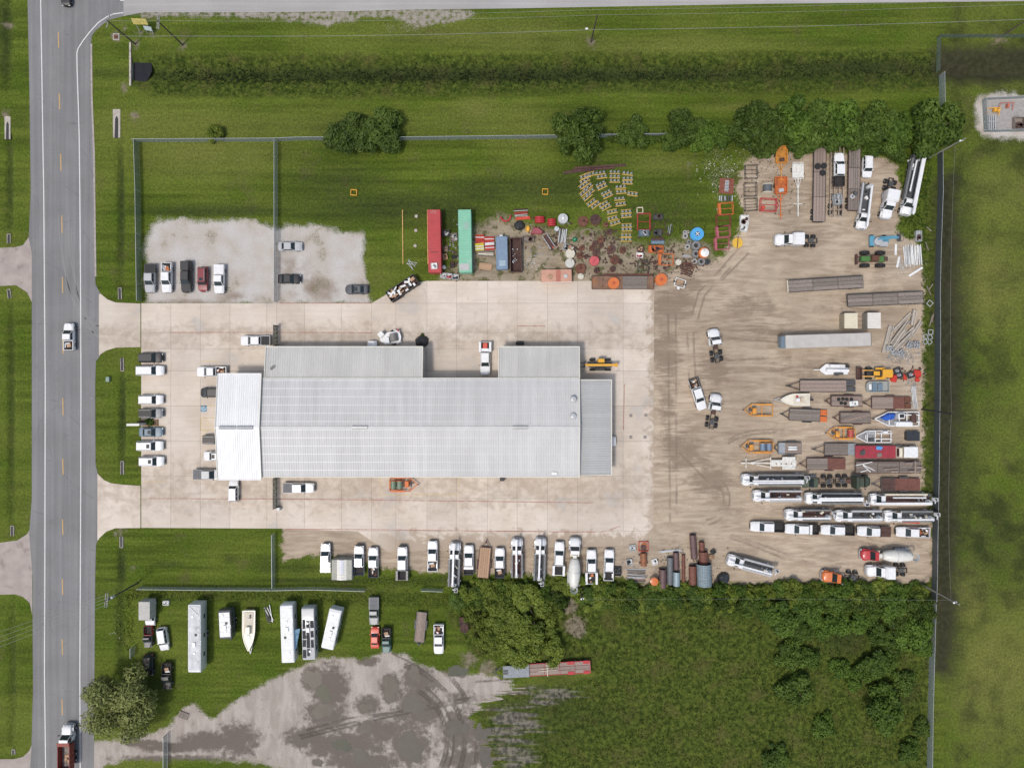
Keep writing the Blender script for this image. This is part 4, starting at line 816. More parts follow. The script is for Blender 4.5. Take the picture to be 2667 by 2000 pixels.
@lru_cache(None)
def dump_truck(L=8.8):
    k = Kind('dump_truck'); f = L / 2; xb = cab_conv(k, paint('white'), f, 1.8, 1.5); m = mat('red_dump_body', (.24, .045, .03), .6, 0, .15, 1.5, (.10, .05, .04), .25)
    k.add('frame', MB().box((-1, .42, .85), (L - 2.2, .12, .28)).box((-1, -.42, .85), (L - 2.2, .12, .28)), BLACK)
    x0 = xb - .25; x1 = -L / 2; cx = (x0 + x1) / 2; ln = x0 - x1
    b = k.add('dump_body', MB().box((cx, 1.16, 1.85), (ln, .09, 1.5)).box((cx, -1.16, 1.85), (ln, .09, 1.5)).box((x0 - .05, 0, 1.85), (.09, 2.24, 1.5)).box((x1 + .05, 0, 1.75), (.09, 2.24, 1.3)), m)
    k.add('dump_floor', MB().box((cx, 0, 1.15), (ln - .1, 2.25, .1)), mat('scuffed_floor', (.17, .13, .11), .6, 0, .3, 2, (.30, .29, .28), .4, 1.0), b); k.add('cab_shield', MB().box((x0 + .2, 0, 2.66), (.7, 2.4, .08)), m, b)
    for i in range(5):
        for s in (-1, 1): k.add('side_rib', MB().box((x1 + .5 + i * (ln - 1) / 4, s * 1.24, 1.8), (.1, .08, 1.3)), m, b)
    for (x, y, a) in ((-2.6, .3, .3), (-2.9, -.2, 1.0), (-1.9, .1, 2.0)): k.add('load', MB().box((x, y, 1.3), (.8, .5, .2), a, .04), WOODT)
    tandem(k, (-L / 2 + 1.2, -L / 2 + 2.5)); wheels(k, [(f - 1.1, 1.0), (f - 1.1, -1.0)], .5, .32); return k

# ---- trailers
def deck(k, x0, x1, w, z, n, m, along=True, gap=.035, frame=BLACK):
    cx = (x0 + x1) / 2; L = x1 - x0
    f = k.add('deck_frame', MB().box((cx, 0, z - .14), (L, w - .1, .16)).box((cx, w / 2 - .03, z - .04), (L + .06, .10, .16)).box((cx, -w / 2 + .03, z - .04), (L + .06, .10, .16)).box((x0 - .02, 0, z - .05), (.08, w, .14)).box((x1 + .02, 0, z - .05), (.08, w, .14)), frame)
    ww = w - .17
    for i in range(n):
        if along: k.add('plank', MB().box((cx, (i - (n - 1) / 2) * ww / n, z), (L - .02, ww / n - gap, .06)), m)
        else: k.add('plank', MB().box((x0 + L * (i + .5) / n, 0, z), (L / n - gap, ww, .06)), m)
    return f
def tongue(k, x, l, w, z, m, jack=True):
    k.add('tongue', MB().bar((x, w / 2, z), (x + l, 0, z), .12).bar((x, -w / 2, z), (x + l, 0, z), .12).box((x + l + .1, 0, z), (.3, .16, .14)), m)
    if jack: k.add('jack', MB().cyl((x + l * .7, 0, .1), (x + l * .7, 0, z + .5), .06, 8).box((x + l * .7, 0, .06), (.25, .25, .05)), DGREY)
@lru_cache(None)
def flatbed(L=15.0, w=2.5, n=4, wood='g', frame='black', axles=2, nose='plain', items=0):
    k = Kind('flatbed_trailer'); fm = {'black': BLACK, 'rust': DRUST}[frame]; m = {'g': WOODG, 'p': WOODP, 't': WOODT}[wood]
    for j in range(3):   # deck bays separated by steel cross members
        a = -L / 2 + L * j / 3; deck(k, a + .03, a + L / 3 - .03, w, 1.38, n, m, True, .06, fm)
    k.add('main_beam', MB().box((0, .5, 1.0), (L - .4, .14, .45)).box((0, -.5, 1.0), (L - .4, .14, .45)), fm)
    for s in (-1, 1): k.add('landing_leg', MB().box((L * .28, s * .7, .55), (.14, .14, 1.0)).box((L * .28, s * .7, .04), (.3, .3, .06)), DGREY)
    if nose == 'board': k.add('headboard', MB().box((L / 2 + .08, 0, 1.5), (.12, w, .35)), paint('cream'))
    tandem(k, [-L / 2 + .9 + 1.25 * i for i in range(axles)], w, .48); k.add('rear_bumper', MB().box((-L / 2 - .03, 0, .8), (.1, w * .8, .18)), fm); return k
@lru_cache(None)
def util_trailer(L=5.0, w=2.2, n=6, wood='g', frame='black', tl=1.5, ramp=0.0, rampm='black', rails=False, z=.75, plate=0.0, platem='rust', fenders=True, strips=False):
    k = Kind('utility_trailer'); fm = {'black': BLACK, 'rust': DRUST, 'orange': worn('orange'), 'white': worn('offwhite'), 'red': worn('red'), 'grey': DGREY}[frame]; m = {'g': WOODG, 'p': WOODP, 't': WOODT, 'r': DRUST}[wood]
    x1 = L / 2; x0 = -L / 2
    deck(k, x0 + plate, x1, w, z, n, m, True, .05 if strips else .03, fm)
    if plate: k.add('deck_plate', MB().box((x0 + plate / 2, 0, z - .02), (plate - .04, w - .1, .10)), {'rust': mat('red_oxide_plate', (.15, .06, .045), .8, 0, .2, 2), 'grey': mat('grey_plate', (.24, .26, .28), .7, 0, .15, 2)}[platem])
    if ramp:
        rm = {'black': DGREY, 'orange': worn('orange'), 'rust': RUST}[rampm]
        for s in (-1, 1):
            r_ = k.add('ramp', MB().box((x0 - ramp / 2 - .05, s * w * .27, z - .02), (ramp, w * .44, .07)), rm)
            for j in range(6): k.add('ramp_slat', MB().box((x0 - ramp * (j + .5) / 6 - .05, s * w * .27, z + .04), (ramp / 16, w * .42, .05)), rm, r_)
    if rails: k.add('side_rail', MB().bar((x0, w / 2, z + .35), (x1, w / 2, z + .35), .06).bar((x0, -w / 2, z + .35), (x1, -w / 2, z + .35), .06).bar((x1, -w / 2, z + .35), (x1, w / 2, z + .35), .06).box((x0, w / 2, z + .17), (.06, .06, .36)).box((x0, -w / 2, z + .17), (.06, .06, .36)).box((x1, w / 2, z + .17), (.06, .06, .36)).box((x1, -w / 2, z + .17), (.06, .06, .36)), fm)
    if fenders:
        for s in (-1, 1): k.add('fender', MB().box((-L * .08, s * (w / 2 + .13), z + .02), (1.9, .26, .08), 0, .03), fm)
    ax = [-L * .08 - .42, -L * .08 + .42] if L > 3.6 else [-L * .05]
    wheels(k, [(x, s * (w / 2 + (.14 if fenders else -.3))) for x in ax for s in (-1, 1)], .36, .22)
    if tl: tongue(k, x1, tl, w * .7, z - .15, fm)
    return k
@lru_cache(None)
def skel_trailer(L=14.9, w=2.5):
    k = Kind('skeleton_trailer'); m = mat('tan_steel', (.40, .33, .27), .7, 0, .2, 3, (.16, .07, .04), .3)
    for y in (-w / 2, -w * .19, w * .19, w / 2): k.add('rail', MB().box((0, y, 1.2), (L, .12, .26)), m)
    for i in range(14): k.add('cross_member', MB().box((-L / 2 + .06 + (L - .12) * i / 13, 0, 1.12), (.1, w - .12, .14)), m if i in (0, 13) else DRUST)
    tandem(k, (-L / 2 + 1.0, -L / 2 + 2.3), w, .48); return k
def beam_bars(k, name, segs, m, w=.1):
    mb = MB()
    for a, b in segs: mb.bar(a, b, w)
    return k.add(name, mb, m)
@lru_cache(None)
def reel_trailer(L=5.0, w=2.3, c='amber', reels=1, rc='red', tl=1.3, engine=True):
    """cable-reel trailer: pointed steel frame carrying reels"""
    k = Kind('reel_trailer'); m = worn(c); x0 = -L / 2; x1 = L / 2 - tl; z = .75
    beam_bars(k, 'frame', [((x0, w / 2, z), (x1, w / 2, z)), ((x0, -w / 2, z), (x1, -w / 2, z)), ((x0, -w / 2, z), (x0, w / 2, z)), ((x1, w / 2, z), (L / 2, 0, z)), ((x1, -w / 2, z), (L / 2, 0, z)), ((x1, -w / 2, z), (x1, w / 2, z)), ((x0 + (x1 - x0) * .5, -w / 2, z), (x0 + (x1 - x0) * .5, w / 2, z))], m, .15)
    for s in (-1, 1): k.add('fender', MB().box((x0 + (x1 - x0) * .42, s * (w / 2 - .03), z + .18), ((x1 - x0) * .72, .34, .12), 0, .04), m)
    if reels:
        rm = {'red': mat('red_cable', (.40, .06, .05), .5, 0, .2, 8), 'blue': mat('blue_cable', (.14, .20, .28), .5, 0, .2, 8), 'green': mat('green_cable', (.16, .22, .15), .5, 0, .2, 8)}[rc]
        for i in range(reels):
            xx_ = x0 + .75 + i * 1.25; r = .55
            r_ = k.add('reel', MB().cyl((xx_, -w * .30, z + .55), (xx_, w * .30, z + .55), r, 16), rm)
            for s in (-1, 1): k.add('flange', MB().cyl((xx_, s * w * .30, z + .55), (xx_, s * (w * .30 + .06), z + .55), r + .14, 16), m, r_)
        beam_bars(k, 'reel_stand', [((x0 + .1, s * w * .38, z), (x0 + .1, s * w * .38, z + 1.2)) for s in (-1, 1)] + [((x0 + .1, -w * .38, z + 1.2), (x0 + .1, w * .38, z + 1.2))], m, .12)
    if engine: k.add('engine', MB().box((x1 - .5, .15, z + .4), (.8, 1.2, .7), 0, .1), m); k.add('control_box', MB().box((x1 + .25, 0, z + .35), (.5, .5, .5), 0, .06), DGREY)
    wheels(k, [(x0 + (x1 - x0) * .42, s * (w / 2 - .02)) for s in (-1, 1)], .36, .24); k.add('coupler', MB().box((L / 2 + .2, 0, z), (.45, .18, .14), 0, .03), DGREY); return k
@lru_cache(None)
def reel_truck(): return None
@lru_cache(None)
def box_trailer(L=17.2, w=2.55):
    k = Kind('semi_trailer'); m = mat('trailer_grey', (.44, .42, .39), .6, 0, .08, .8, (.34, .30, .26), .2, .4)
    k.add('box', MB().box((0, 0, 2.45), (L, w, 2.7), 0, .05), m)
    n = 12
    for i in range(n): k.add('roof_panel', MB().box((-L / 2 + L * (i + .5) / n, 0, 3.815), (L / n - .03, w - .1, .025)), mat('trailer_roof', (.46, .44, .41), .6, 0, .06, .8, rnd=.03))
    k.add('front_fairing', MB().box((L / 2 + .35, 0, 2.6), (.75, w - .25, 1.9), 0, .12), paint('bluegrey')); k.add('rear_frame', MB().box((-L / 2 - .04, 0, 2.45), (.1, w + .04, 2.75)), DGREY)
    k.add('main_beam', MB().box((0, .5, .95), (L - .6, .12, .3)).box((0, -.5, .95), (L - .6, .12, .3)), BLACK); tandem(k, (-L / 2 + 1.3, -L / 2 + 2.6), w, .5)
    for s in (-1, 1): k.add('landing_leg', MB().box((L * .3, s * .7, .5), (.14, .14, 1.0)), DGREY)
    return k
@lru_cache(None)
def camper(L=9.0, w=2.45, h=3.3, c='white', roof='white', fifth=False, patch=False, side='white', awning=False, tong=True):
    k = Kind('camper_trailer' if not fifth else 'fifth_wheel_camper'); m = paint(side) if side != 'dark' else paint('darkgrey')
    rm = {'white': mat('camper_roof', (.74, .75, .73), .6, 0, .06, 1.2, (.50, .48, .44), .12, .7), 'grey': mat('stained_roof', (.58, .59, .60), .7, 0, .15, 1.0, (.33, .33, .34), .35, .35)}[roof]
    st = [(L / 2, .93, 1.0, h - .35), (L / 2 - .18, .98, .75, h - .08), (L / 2 - .5, 1, .7, h), (-L / 2 + .2, 1, .7, h), (-L / 2, .97, .72, h - .12)]
    k.add('shell', MB().loft([ring9(x, ww * w / 2, a, b, .10, .04) for x, ww, a, b in st]), m)
    n = 5
    for i in range(n):
        ln = (L - .9) / n
        if patch:
            for j in range(3):
                if random.random() < .62: k.add('roof_panel', MB().box((-L / 2 + .4 + ln * (i + .5) + random.uniform(-.2, .2), (j - 1) * w * .31, h + .052), (ln * random.uniform(.55, .95), w * random.uniform(.2, .3), .02), random.uniform(-.08, .08)), mat('torn_membrane', (.03, .031, .036), .8, 0, .3, 4))
        else: k.add('roof_panel', MB().box((-L / 2 + .4 + ln * (i + .5), 0, h + .045), (ln - .02, w - .32, .03), 0, .01), rm)
    for i in range(3): k.add('roof_vent', MB().box((-L * .33 + i * L * .27, (-.3, .35, .05)[i], h + .12), (.42, .42, .14), 0, .04), (PLASW, BLACK, PLASW)[i])
    k.add('air_conditioner', MB().box((.08 * L, 0, h + .17), (.9, .65, .25), 0, .08), PLASW)
    for s in (-1, 1):
        for i in range(3): k.add('window', MB().box((-L * .3 + i * L * .28, s * (w / 2 + .004), 2.0), (.8, .03, .6)), GLASS)
        k.add('stripe', MB().box((0, s * (w / 2 + .003), 1.3), (L * .86, .02, .14)), mat('camper_stripe', (.12, .16, .22), .5))
    if fifth: k.add('roof_ladder', MB().bar((-L / 2 + .3, -.9, h + .12), (-L / 2 + 2.0, .9, h + .12), .08).bar((-L / 2 + .3, .6, h + .13), (-L / 2 + 2.1, -.2, h + .13), .06).bar((-L / 2 + .35, -.9, h + .12), (-L / 2 + .35, .9, h + .12), .08), GALV)
    if awning: k.add('awning', MB().add([(-L * .30, -w / 2, 2.7), (L * .05, -w / 2, 2.7), (L * .05, -w / 2 - .95, 2.1), (-L * .30, -w / 2 - .15, 2.55), (-L * .30, -w / 2, 2.75), (L * .05, -w / 2, 2.75), (L * .05, -w / 2 - .95, 2.15), (-L * .30, -w / 2 - .15, 2.6)], [(0, 1, 2, 3), (4, 5, 6, 7), (0, 1, 5, 4), (1, 2, 6, 5), (2, 3, 7, 6), (3, 0, 4, 7)]), mat('awning_stripe', (.20, .36, .48), .7, 0, .3, 2))
    if tong: tongue(k, L / 2 - .1, 1.0, 1.2, .55, BLACK)
    wheels(k, [(x, s * (w / 2 - .12)) for x in (-.45, .45) for s in (-1, 1)], .37, .22, 'WHITE'); return k
@lru_cache(None)
def boat(L=6.1, w=2.4, console=True, trailer=1.0):
    k = Kind('boat'); m = mat('boat_gelcoat', (.72, .68, .57), .4, 0, .06, 1.0); n = 11
    def half(t): return w / 2 * (1 - max(0, (t - .42) / .58) ** 2.3)
    rows = []
    for i in range(n):
        t = i / (n - 1); x = -L / 2 + t * L; h = max(half(t), .03); rows.append([(x, -h * .55, .55 + .25 * t ** 2), (x, -h, 1.05 + .25 * t), (x, -h, 1.25 + .28 * t), (x, h, 1.25 + .28 * t), (x, h, 1.05 + .25 * t), (x, h * .55, .55 + .25 * t ** 2)])
    k.add('hull', MB().loft(rows), m)
    gun = MB(); cock = MB(); top = []
    pts = [(-L / 2 + L * i / 16, half(i / 16)) for i in range(17)]
    for s in (-1, 1):
        for (xa, ha), (xb_, hb) in zip(pts[:-1], pts[1:]): gun.bar((xa, s * ha * .97, 1.28 + .28 * (xa / L + .5)), (xb_, s * hb * .97, 1.28 + .28 * (xb_ / L + .5)), .16, .10)
    k.add('gunwale', gun, m)
    fl = mat('boat_sole', (.60, .55, .45), .7, 0, .12, 2, (.40, .30, .20), .2, 1.0)
    k.add('cockpit_floor', MB().prism([(-L * .46, -w * .36), (.05 * L, -w * .36), (.24 * L, -w * .26), (.36 * L, 0), (.24 * L, w * .26), (.05 * L, w * .36), (-L * .46, w * .36)], 1.27, 1.41), fl)
    k.add('foredeck', MB().prism([(.20 * L, -w * .30), (.36 * L, -w * .18), (.43 * L, 0), (.36 * L, w * .18), (.20 * L, w * .30)], 1.42, 1.50, .04), m)
    if console:
        k.add('console', MB().box((-.06 * L, 0, 1.75), (.7, .7, .7), 0, .08), PLASW); k.add('seat', MB().box((-.20 * L, 0, 1.65), (.5, .9, .4), 0, .06), mat('seat_vinyl', (.55, .45, .33), .6)); k.add('cushion', MB().box((-.05 * L, -.62, 1.55), (.4, .4, .2), 0, .05), paint('red'))
        k.add('outboard_motor', MB().box((-L / 2 - .3, 0, 1.4), (.55, .4, .6), 0, .1).box((-L / 2 - .2, 0, .9), (.2, .15, .8)), BLACK)
    else:
        k.add('console', MB().box((-.02 * L, 0, 1.75), (1.6, .9, .6), 0, .1), m); k.add('hatch', MB().box((.16 * L, 0, 1.52), (.7, .6, .08), 0, .03), PLASW); k.add('hatch', MB().box((-.36 * L, .35, 1.48), (.7, .3, .08), 0, .02), DGREY)
        for i in range(4): k.add('rod_holder', MB().cyl((-.3 * L + i * .9, .0, 1.4), (-.3 * L + i * .9, .0, 1.55), .1, 8), STEEL)
    k.add('trailer_frame', MB().bar((-L / 2, .6, .5), (L * .3, .6, .5), .12).bar((-L / 2, -.6, .5), (L * .3, -.6, .5), .12).bar((L * .3, .6, .5), (L / 2 + trailer, 0, .5), .12).bar((L * .3, -.6, .5), (L / 2 + trailer, 0, .5), .12), GALV)
    wheels(k, [(-L * .15, 1.0), (-L * .15, -1.0)], .32, .2); return k
# ------------------------------------------------------------------ vehicles where they stand
N_, E_, S_, W_ = 90, 0, -90, 180
def v(k, x, y, d, label, cat='pickup truck', group=None, zr=.8, **kw): return place(k, x, y, d, label, cat, group, zr, **kw)
# gravel lot
v(pickup('silver', 5.7, 'crew', 'tonneau', 'darkgrey', 'black'), 392, 725.5, S_, 'silver pickup with a black covered bed, last in the gravel row by the fence')
v(pickup('white', 6.0, 'crew', 'open', None, 'junk'), 435.7, 723.7, S_, 'white pickup on gravel with tools and a drum in its open bed')
v(pickup('black', 6.3, 'crew', 'cap', 'black'), 486, 721.6, S_, 'black pickup with a black bed cap on the gravel lot')
v(car('suv', 'maroon', 5.0, 1.9, 'sun'), 529, 727.6, S_, 'dark red suv parked on the gravel lot', 'suv')
v(pickup('white', 5.8, 'ext', 'tonneau', None, 'white'), 572, 727.6, S_, 'white pickup with a flat white bed cover next to the dark red suv')
v(car('sedan', 'silver', 4.95), 755, 642, E_, 'silver white sedan alone on gravel beyond the inner fence', 'sedan')
v(car('sedan', 'black', 4.6), 753.5, 726.7, E_, 'black sedan close to the inner fence on damp gravel', 'sedan')
v(car('sedan', 'darkgrey', 4.6, 1.82, 'sun'), 929, 754, W_, 'dark blue grey sedan at the grassy end of the gravel', 'sedan')
# on the road
v(pickup('white', 5.4, 'ext', 'open', None, 'load'), 181, 877, N_, 'white pickup driving on the road with a tan load in its bed')
v(car('suv', 'black', 4.7), 172, -14, S_, 'black car on the road at the side road junction', 'car')
v(dump_truck(8.7), 177, 1942, N_, 'dump truck with white cab and red tipping body on the road', 'dump truck', zr=1.2)
# office car park
v(pickup('white', 5.9, 'crew', 'tonneau', None, 'black'), 666, 887.5, W_, 'white pickup with a black bed cover beside the north rolling gate')
v(car('suv', 'black', 4.9, 1.92), 393, 931.7, E_, 'black suv in the end bay beside the north driveway', 'suv')
v(car('suv', 'white', 5.7, 2.0, None), 391, 965, E_, 'long white suv parked directly beside the black suv', 'suv')
v(car('suv', 'white', 4.9, 1.9, None), 393.5, 1041, E_, 'white suv between an empty bay and the charcoal car', 'suv')
v(car('suv', 'grey', 4.8, 1.86, 'black'), 393.5, 1076, E_, 'charcoal car with black roof beside the planter', 'suv')
v(car('sedan', 'bluegrey', 4.8, 1.84, 'sun'), 393, 1125, E_, 'blue grey sedan with a sunroof beside the planter', 'sedan')
v(car('suv', 'white', 5.4, 1.97, 'sun'), 390.5, 1161, E_, 'white suv with sunroof between the blue sedan and another white suv', 'suv')
v(car('suv', 'white', 5.0, 1.95, 'sun'), 395, 1201, E_, 'white suv with sunroof in the end bay beside the south driveway', 'suv')
v(pickup('white', 5.9, 'ext', 'open', None, 'junk'), 552, 968, W_, 'white pickup with tools in its bed at the north corner of the office')
v(car('suv', 'black', 4.7, 1.88), 553, 1022.6, W_, 'black suv nosed out from the office wall beside the blue bay mark', 'suv')
v(car('suv', 'grey', 4.5, 1.86, 'black'), 557, 1144.7, E_, 'grey car with black roof nosed up to the office wall', 'car')
v(car('sedan', 'white', 4.6, 1.84, 'sun'), 559, 1188, W_, 'white sedan backed up to the office wall', 'sedan')
v(pickup('silver', 5.8, 'crew', 'tonneau', 'grey', 'grey'), 543, 1235, E_, 'silver pickup with a grey bed cover at the south corner of the office')
v(car('suv', 'white', 4.4, 1.86), 609, 1278, N_, 'small white suv on the concrete south of the office', 'suv')
v(pickup('white', 6.2, 'crew', 'tonneau', 'silver', 'grey'), 779, 1270, E_, 'white pickup with a grey bed cover just inside the south rolling gate')
v(pickup('white', 6.6, 'crew', 'service', None, 'orange'), 1264, 934, S_, 'white work truck with an orange load between the two north bays')
v(pickup('white', 5.8, 'ext', 'open'), 970, 925, N_, 'white pickup nosing out of the open north bay')
v(pickup('white', 5.6, 'ext', 'open'), 1568, 1149, E_, 'white pickup nosing out of the open east lean to')
# trucks loose in the yard
v(semi('white', 6.9, 0), 1864, 900, 99, 'white day cab tractor with bare frame on damp dirt', 'tractor truck', zr=1.3)
v(pickup('white', 6.5, 'crew', 'black', None, 'junk'), 1817, 1027, -72.6, 'white pickup with a loaded open bed beside a bobtail tractor')
v(semi('white', 7.1, 0), 1860, 1071, 82, 'white day cab tractor standing next to the loaded white pickup', 'tractor truck', zr=1.3)
v(semi('white', 8.7, 2.0), 2075, 625, W_ - 1, 'white sleeper tractor parked alone in the open dirt', 'tractor truck', zr=1.5)
# north-east corner
v(flatbed(14.7, 2.5, 4, 'p'), 2134.6, 480.7, 89, 'long flatbed trailer with pinkish boards and three tyres on it', 'trailer', zr=1.4)
v(skel_trailer(14.7, 2.5), 2180, 468.5, 89, 'open frame skeleton trailer carrying a wrecked pickup', 'trailer', zr=1.3)
v(pickup('white', 6.6, 'crew', 'black', 'black'), 2186, 441.6, 90, 'wrecked white pickup with black bed loaded on the skeleton trailer', zr=1.0, z=1.34)
v(flatbed(12.6, 2.4, 5, 'g', 'rust'), 2225, 465, 89, 'grey flatbed trailer with machine parts beside the white suv', 'trailer', zr=1.4)
v(car('suv', 'white', 4.5, 1.95), 2258, 434, -91, 'white suv wedged against the trees beside a flatbed trailer', 'suv')
v(bucket_truck(9.5, 'white', .25, 'silver', 'dark', False, .7, False, 3, .5), 2254, 535.6, -97.6, 'white utility truck with tan boom parked nose to the open dirt', 'bucket truck', zr=1.6)
v(semi('white', 8.4, 2.2), 2317, 516, -100, 'white sleeper tractor between two boom trucks under the trees', 'tractor truck', zr=1.5)
v(bucket_truck(12.4, 'white', .62, 'grey', 'dark', True, -.3, True, 5, .2, 1.6, True, 2.45), 2379, 480, -102, 'large white digger truck with boom down its side beside the east fence', 'digger truck', zr=1.8)
for i, (x, y) in enumerate(((2129, 434), (2145, 433), (2142, 451))):
    xx_, yy_ = P(x, y, 1.5); one('tyre', wheel_meshes(.6, .34)[0], RUBBER, 0, 0, 0, 'black truck tyre lying on the pinkish flatbed trailer', 'tyre', 'tyres on the flatbed'); o = bpy.context.scene.collection.objects[-1]; o.location = (xx_, yy_, 1.62); o.rotation_euler = (0, math.pi / 2, i)
# pale semi trailer and flatbeds
v(flatbed(15.0, 2.45, 3, 'g', 'black', 2, 'board'), 2150, 740, 183.5, 'grey deck flatbed trailer with a cream headboard out in the dirt', 'trailer', zr=1.4)
v(flatbed(15.0, 2.45, 3, 'g', 'black', 3, 'plain'), 2306, 779, 182.6, 'grey deck flatbed trailer with rear end against the east weeds', 'trailer', zr=1.4)
v(box_trailer(16.6), 2156, 887, 181.8, 'long pale grey box semi trailer with blue grey nose', 'semi trailer', zr=3.6)
# east rows of trailers
v(util_trailer(9.2, 2.4, 3, 'p', 'black', 2.6, 1.8, 'black', False, .8, 0, 'rust', False, True), 2144, 1005, W_, 'long equipment trailer with pinkish deck strips and black ramps', 'trailer')
v(boat(5.9, 2.35), 2071, 1041, W_, 'cream open boat with outboard on its trailer', 'boat', zr=1.3)
v(reel_trailer(5.6, 2.3, 'amber', 0), 1976, 1068, W_, 'empty orange reel trailer with open frame beside the cream boat', 'trailer')
v(util_trailer(6.1, 2.4, 7, 'g', 'black', 1.6, 1.4, 'orange'), 2096, 1081, 177.5, 'grey plank trailer with slatted orange ramps', 'trailer')
v(util_trailer(6.2, 2.1, 6, 'p', 'rust', 1.0, 0, 'black', True), 2205, 1044.6, W_, 'railed trailer loaded with wheels and white scrap', 'trailer')
v(util_trailer(6.4, 2.4, 6, 'p', 'rust', 1.8, 1.3, 'rust', False, .8, 2.2), 2313, 1049, W_, 'brown plank trailer with rusty slatted ramps by the steel bars', 'trailer')
v(util_trailer(6.1, 2.2, 7, 'g', 'rust', 1.2, 0, 'black', True), 2227.6, 1088.5, W_, 'railed plank trailer with loose boards laid across it', 'trailer')
v(reel_trailer(5.2, 2.3, 'amber', 1, 'red', 1.4), 2188, 1128, W_, 'orange reel trailer with one red cable drum', 'trailer')
v(util_trailer(4.6, 2.2, 6, 'p', 'grey', .8, 0, 'black', True), 2057, 1167, W_, 'small railed trailer with a tin sheet and white cylinders on it', 'trailer')
v(reel_trailer(6.0, 2.4, 'amber', 2, 'blue', 1.3), 1971, 1163, W_, 'orange reel trailer with two blue cable drums', 'trailer')
v(util_trailer(6.2, 2.4, 8, 'g', 'black', 2.4, 0, 'black', False, .85, 1.6, 'grey', False), 2188, 1170, W_, 'grey deck trailer with black tongue behind the red flatbed truck', 'trailer')
v(util_trailer(7.7, 2.3, 6, 'g', 'rust', 1.4, 0, 'black', False, .8, 3.6), 2152, 1208, W_, 'half plank half rust plate trailer beside the white pole trailer', 'trailer')
v(flatbed(12.9, 2.3, 8, 'g', 'rust', 2), 2314, 1217, W_, 'old grey flatbed trailer strewn with loose boards and poles', 'trailer', zr=1.4)
v(util_trailer(7.7, 2.45, 6, 'r', 'grey', 1.7, 0, 'black', False, .8, 5.0), 2346, 1261, W_, 'red brown steel deck trailer with pale side pads', 'trailer')
def ptrailer(cover):
    k = Kind('line_puller_trailer'); m = paint('white'); L, w = 7.0, 2.3; z = .85
    beam_bars(k, 'frame', [((-L / 2, w / 2, z), (1.3, w / 2, z)), ((-L / 2, -w / 2, z), (1.3, -w / 2, z)), ((1.3, w / 2, z), (L / 2, 0, z)), ((1.3, -w / 2, z), (L / 2, 0, z)), ((-L / 2, -w / 2, z), (-L / 2, w / 2, z)), ((-1.6, -w / 2, z), (-1.6, w / 2, z)), ((-.4, -w / 2, z), (-.4, w / 2, z)), ((1.2, -w / 2, z), (1.2, w / 2, z)), ((-L / 2, w * .2, z + .4), (.5, w * .2, z + .4)), ((-L / 2, -w * .3, z + .5), (-.4, -w * .3, z + .5))], m, .16)
    k.add('deck_plate', MB().prism([(-.4, -w / 2 + .1), (1.3, -w / 2 + .1), (3.0, 0), (1.3, w / 2 - .1), (-.4, w / 2 - .1)], z - .12, z - .05), mat('grey_deck', (.25, .25, .25), .8, 0, .25, 2))
    if cover:
        k.add('locker', MB().box((-.9, .85, z + .4), (2.6, .75, .8), 0, .05), m); k.add('tarp', MB().prism([(.4, -.9), (1.6, -.95), (2.7, -.2), (1.9, .25), (.6, -.05)], z, z + .75, .2), TARPB); k.add('winch_housing', MB().box((-.4, -.55, z + .5), (1.0, .9, 1.0), 0, .1), m); k.add('winch_opening', MB().box((-.4, -.55, z + 1.02), (.7, .6, .03)), BLACK); k.add('drum', MB().cyl((-2.5, -.8, z + .4), (-2.5, .6, z + .4), .45, 12), DRUST)
    else:
        k.add('tread_plate', MB().box((.5, -.75, z + .1), (1.5, .6, .06)), mat('tread_plate', (.32, .33, .34), .6, 0, .2, 6)); k.add('engine', MB().box((.6, .7, z + .35), (1.0, .6, .7), 0, .08), DGREY); k.add('roller', MB().cyl((1.6, -.4, z + .2), (1.6, .4, z + .2), .2, 10), STEEL); k.add('toolbox', MB().box((-2.2, -.9, z + .3), (.9, .4, .5), 0, .05), m)
    wheels(k, [(-1.2, s * (w / 2 - .1)) for s in (-1, 1)], .38, .25); k.add('coupler', MB().box((L / 2 + .2, 0, z - .1), (.4, .2, .2), 0, .03), DGREY); return k
v(ptrailer(True), 2335, 1091, W_, 'white pointed equipment trailer with a blue tarp', 'trailer', scale=(1.25, 1.2, 1))
v(ptrailer(False), 2274, 1137, W_, 'white pointed open frame trailer beside the red cable drum', 'trailer')
def poletrailer():
    k = Kind('pole_trailer'); m = worn('offwhite')
    k.add('pole', MB().bar((2.2, 0, .9), (8.2, 0, .9), .22).bar((2.2, .9, .9), (6.4, .05, .9), .13).bar((2.2, -.9, .9), (6.4, -.05, .9), .13), m); k.add('bolster', MB().box((7.2, 0, 1.05), (.18, 1.9, .16)).box((2.3, 0, 1.0), (.16, 2.4, .16)), m)
    k.add('body', MB().box((-.3, 0, .95), (5.0, 1.3, .35), 0, .05), m)
    for s in (-1, 1): k.add('fender', MB().box((-1.3, s * .95, 1.1), (2.6, .6, .14), 0, .05), m)
    for i in range(4): k.add('hatch', MB().cyl((-1.8 + i * 1.0, .1, 1.12), (-1.8 + i * 1.0, .1, 1.15), .14, 8), RUST)
    wheels(k, [(x, s * .95) for x in (-1.8, -.8) for s in (-1, 1)], .42, .4); k.add('tail_post', MB().box((-2.85, .9, 1.3), (.12, .12, .9)).box((-2.85, -.9, 1.3), (.12, .12, .9)), m); return k
v(poletrailer(), 2037, 1206, W_, 'white pole trailer with a long braced tongue', 'trailer', zr=1)
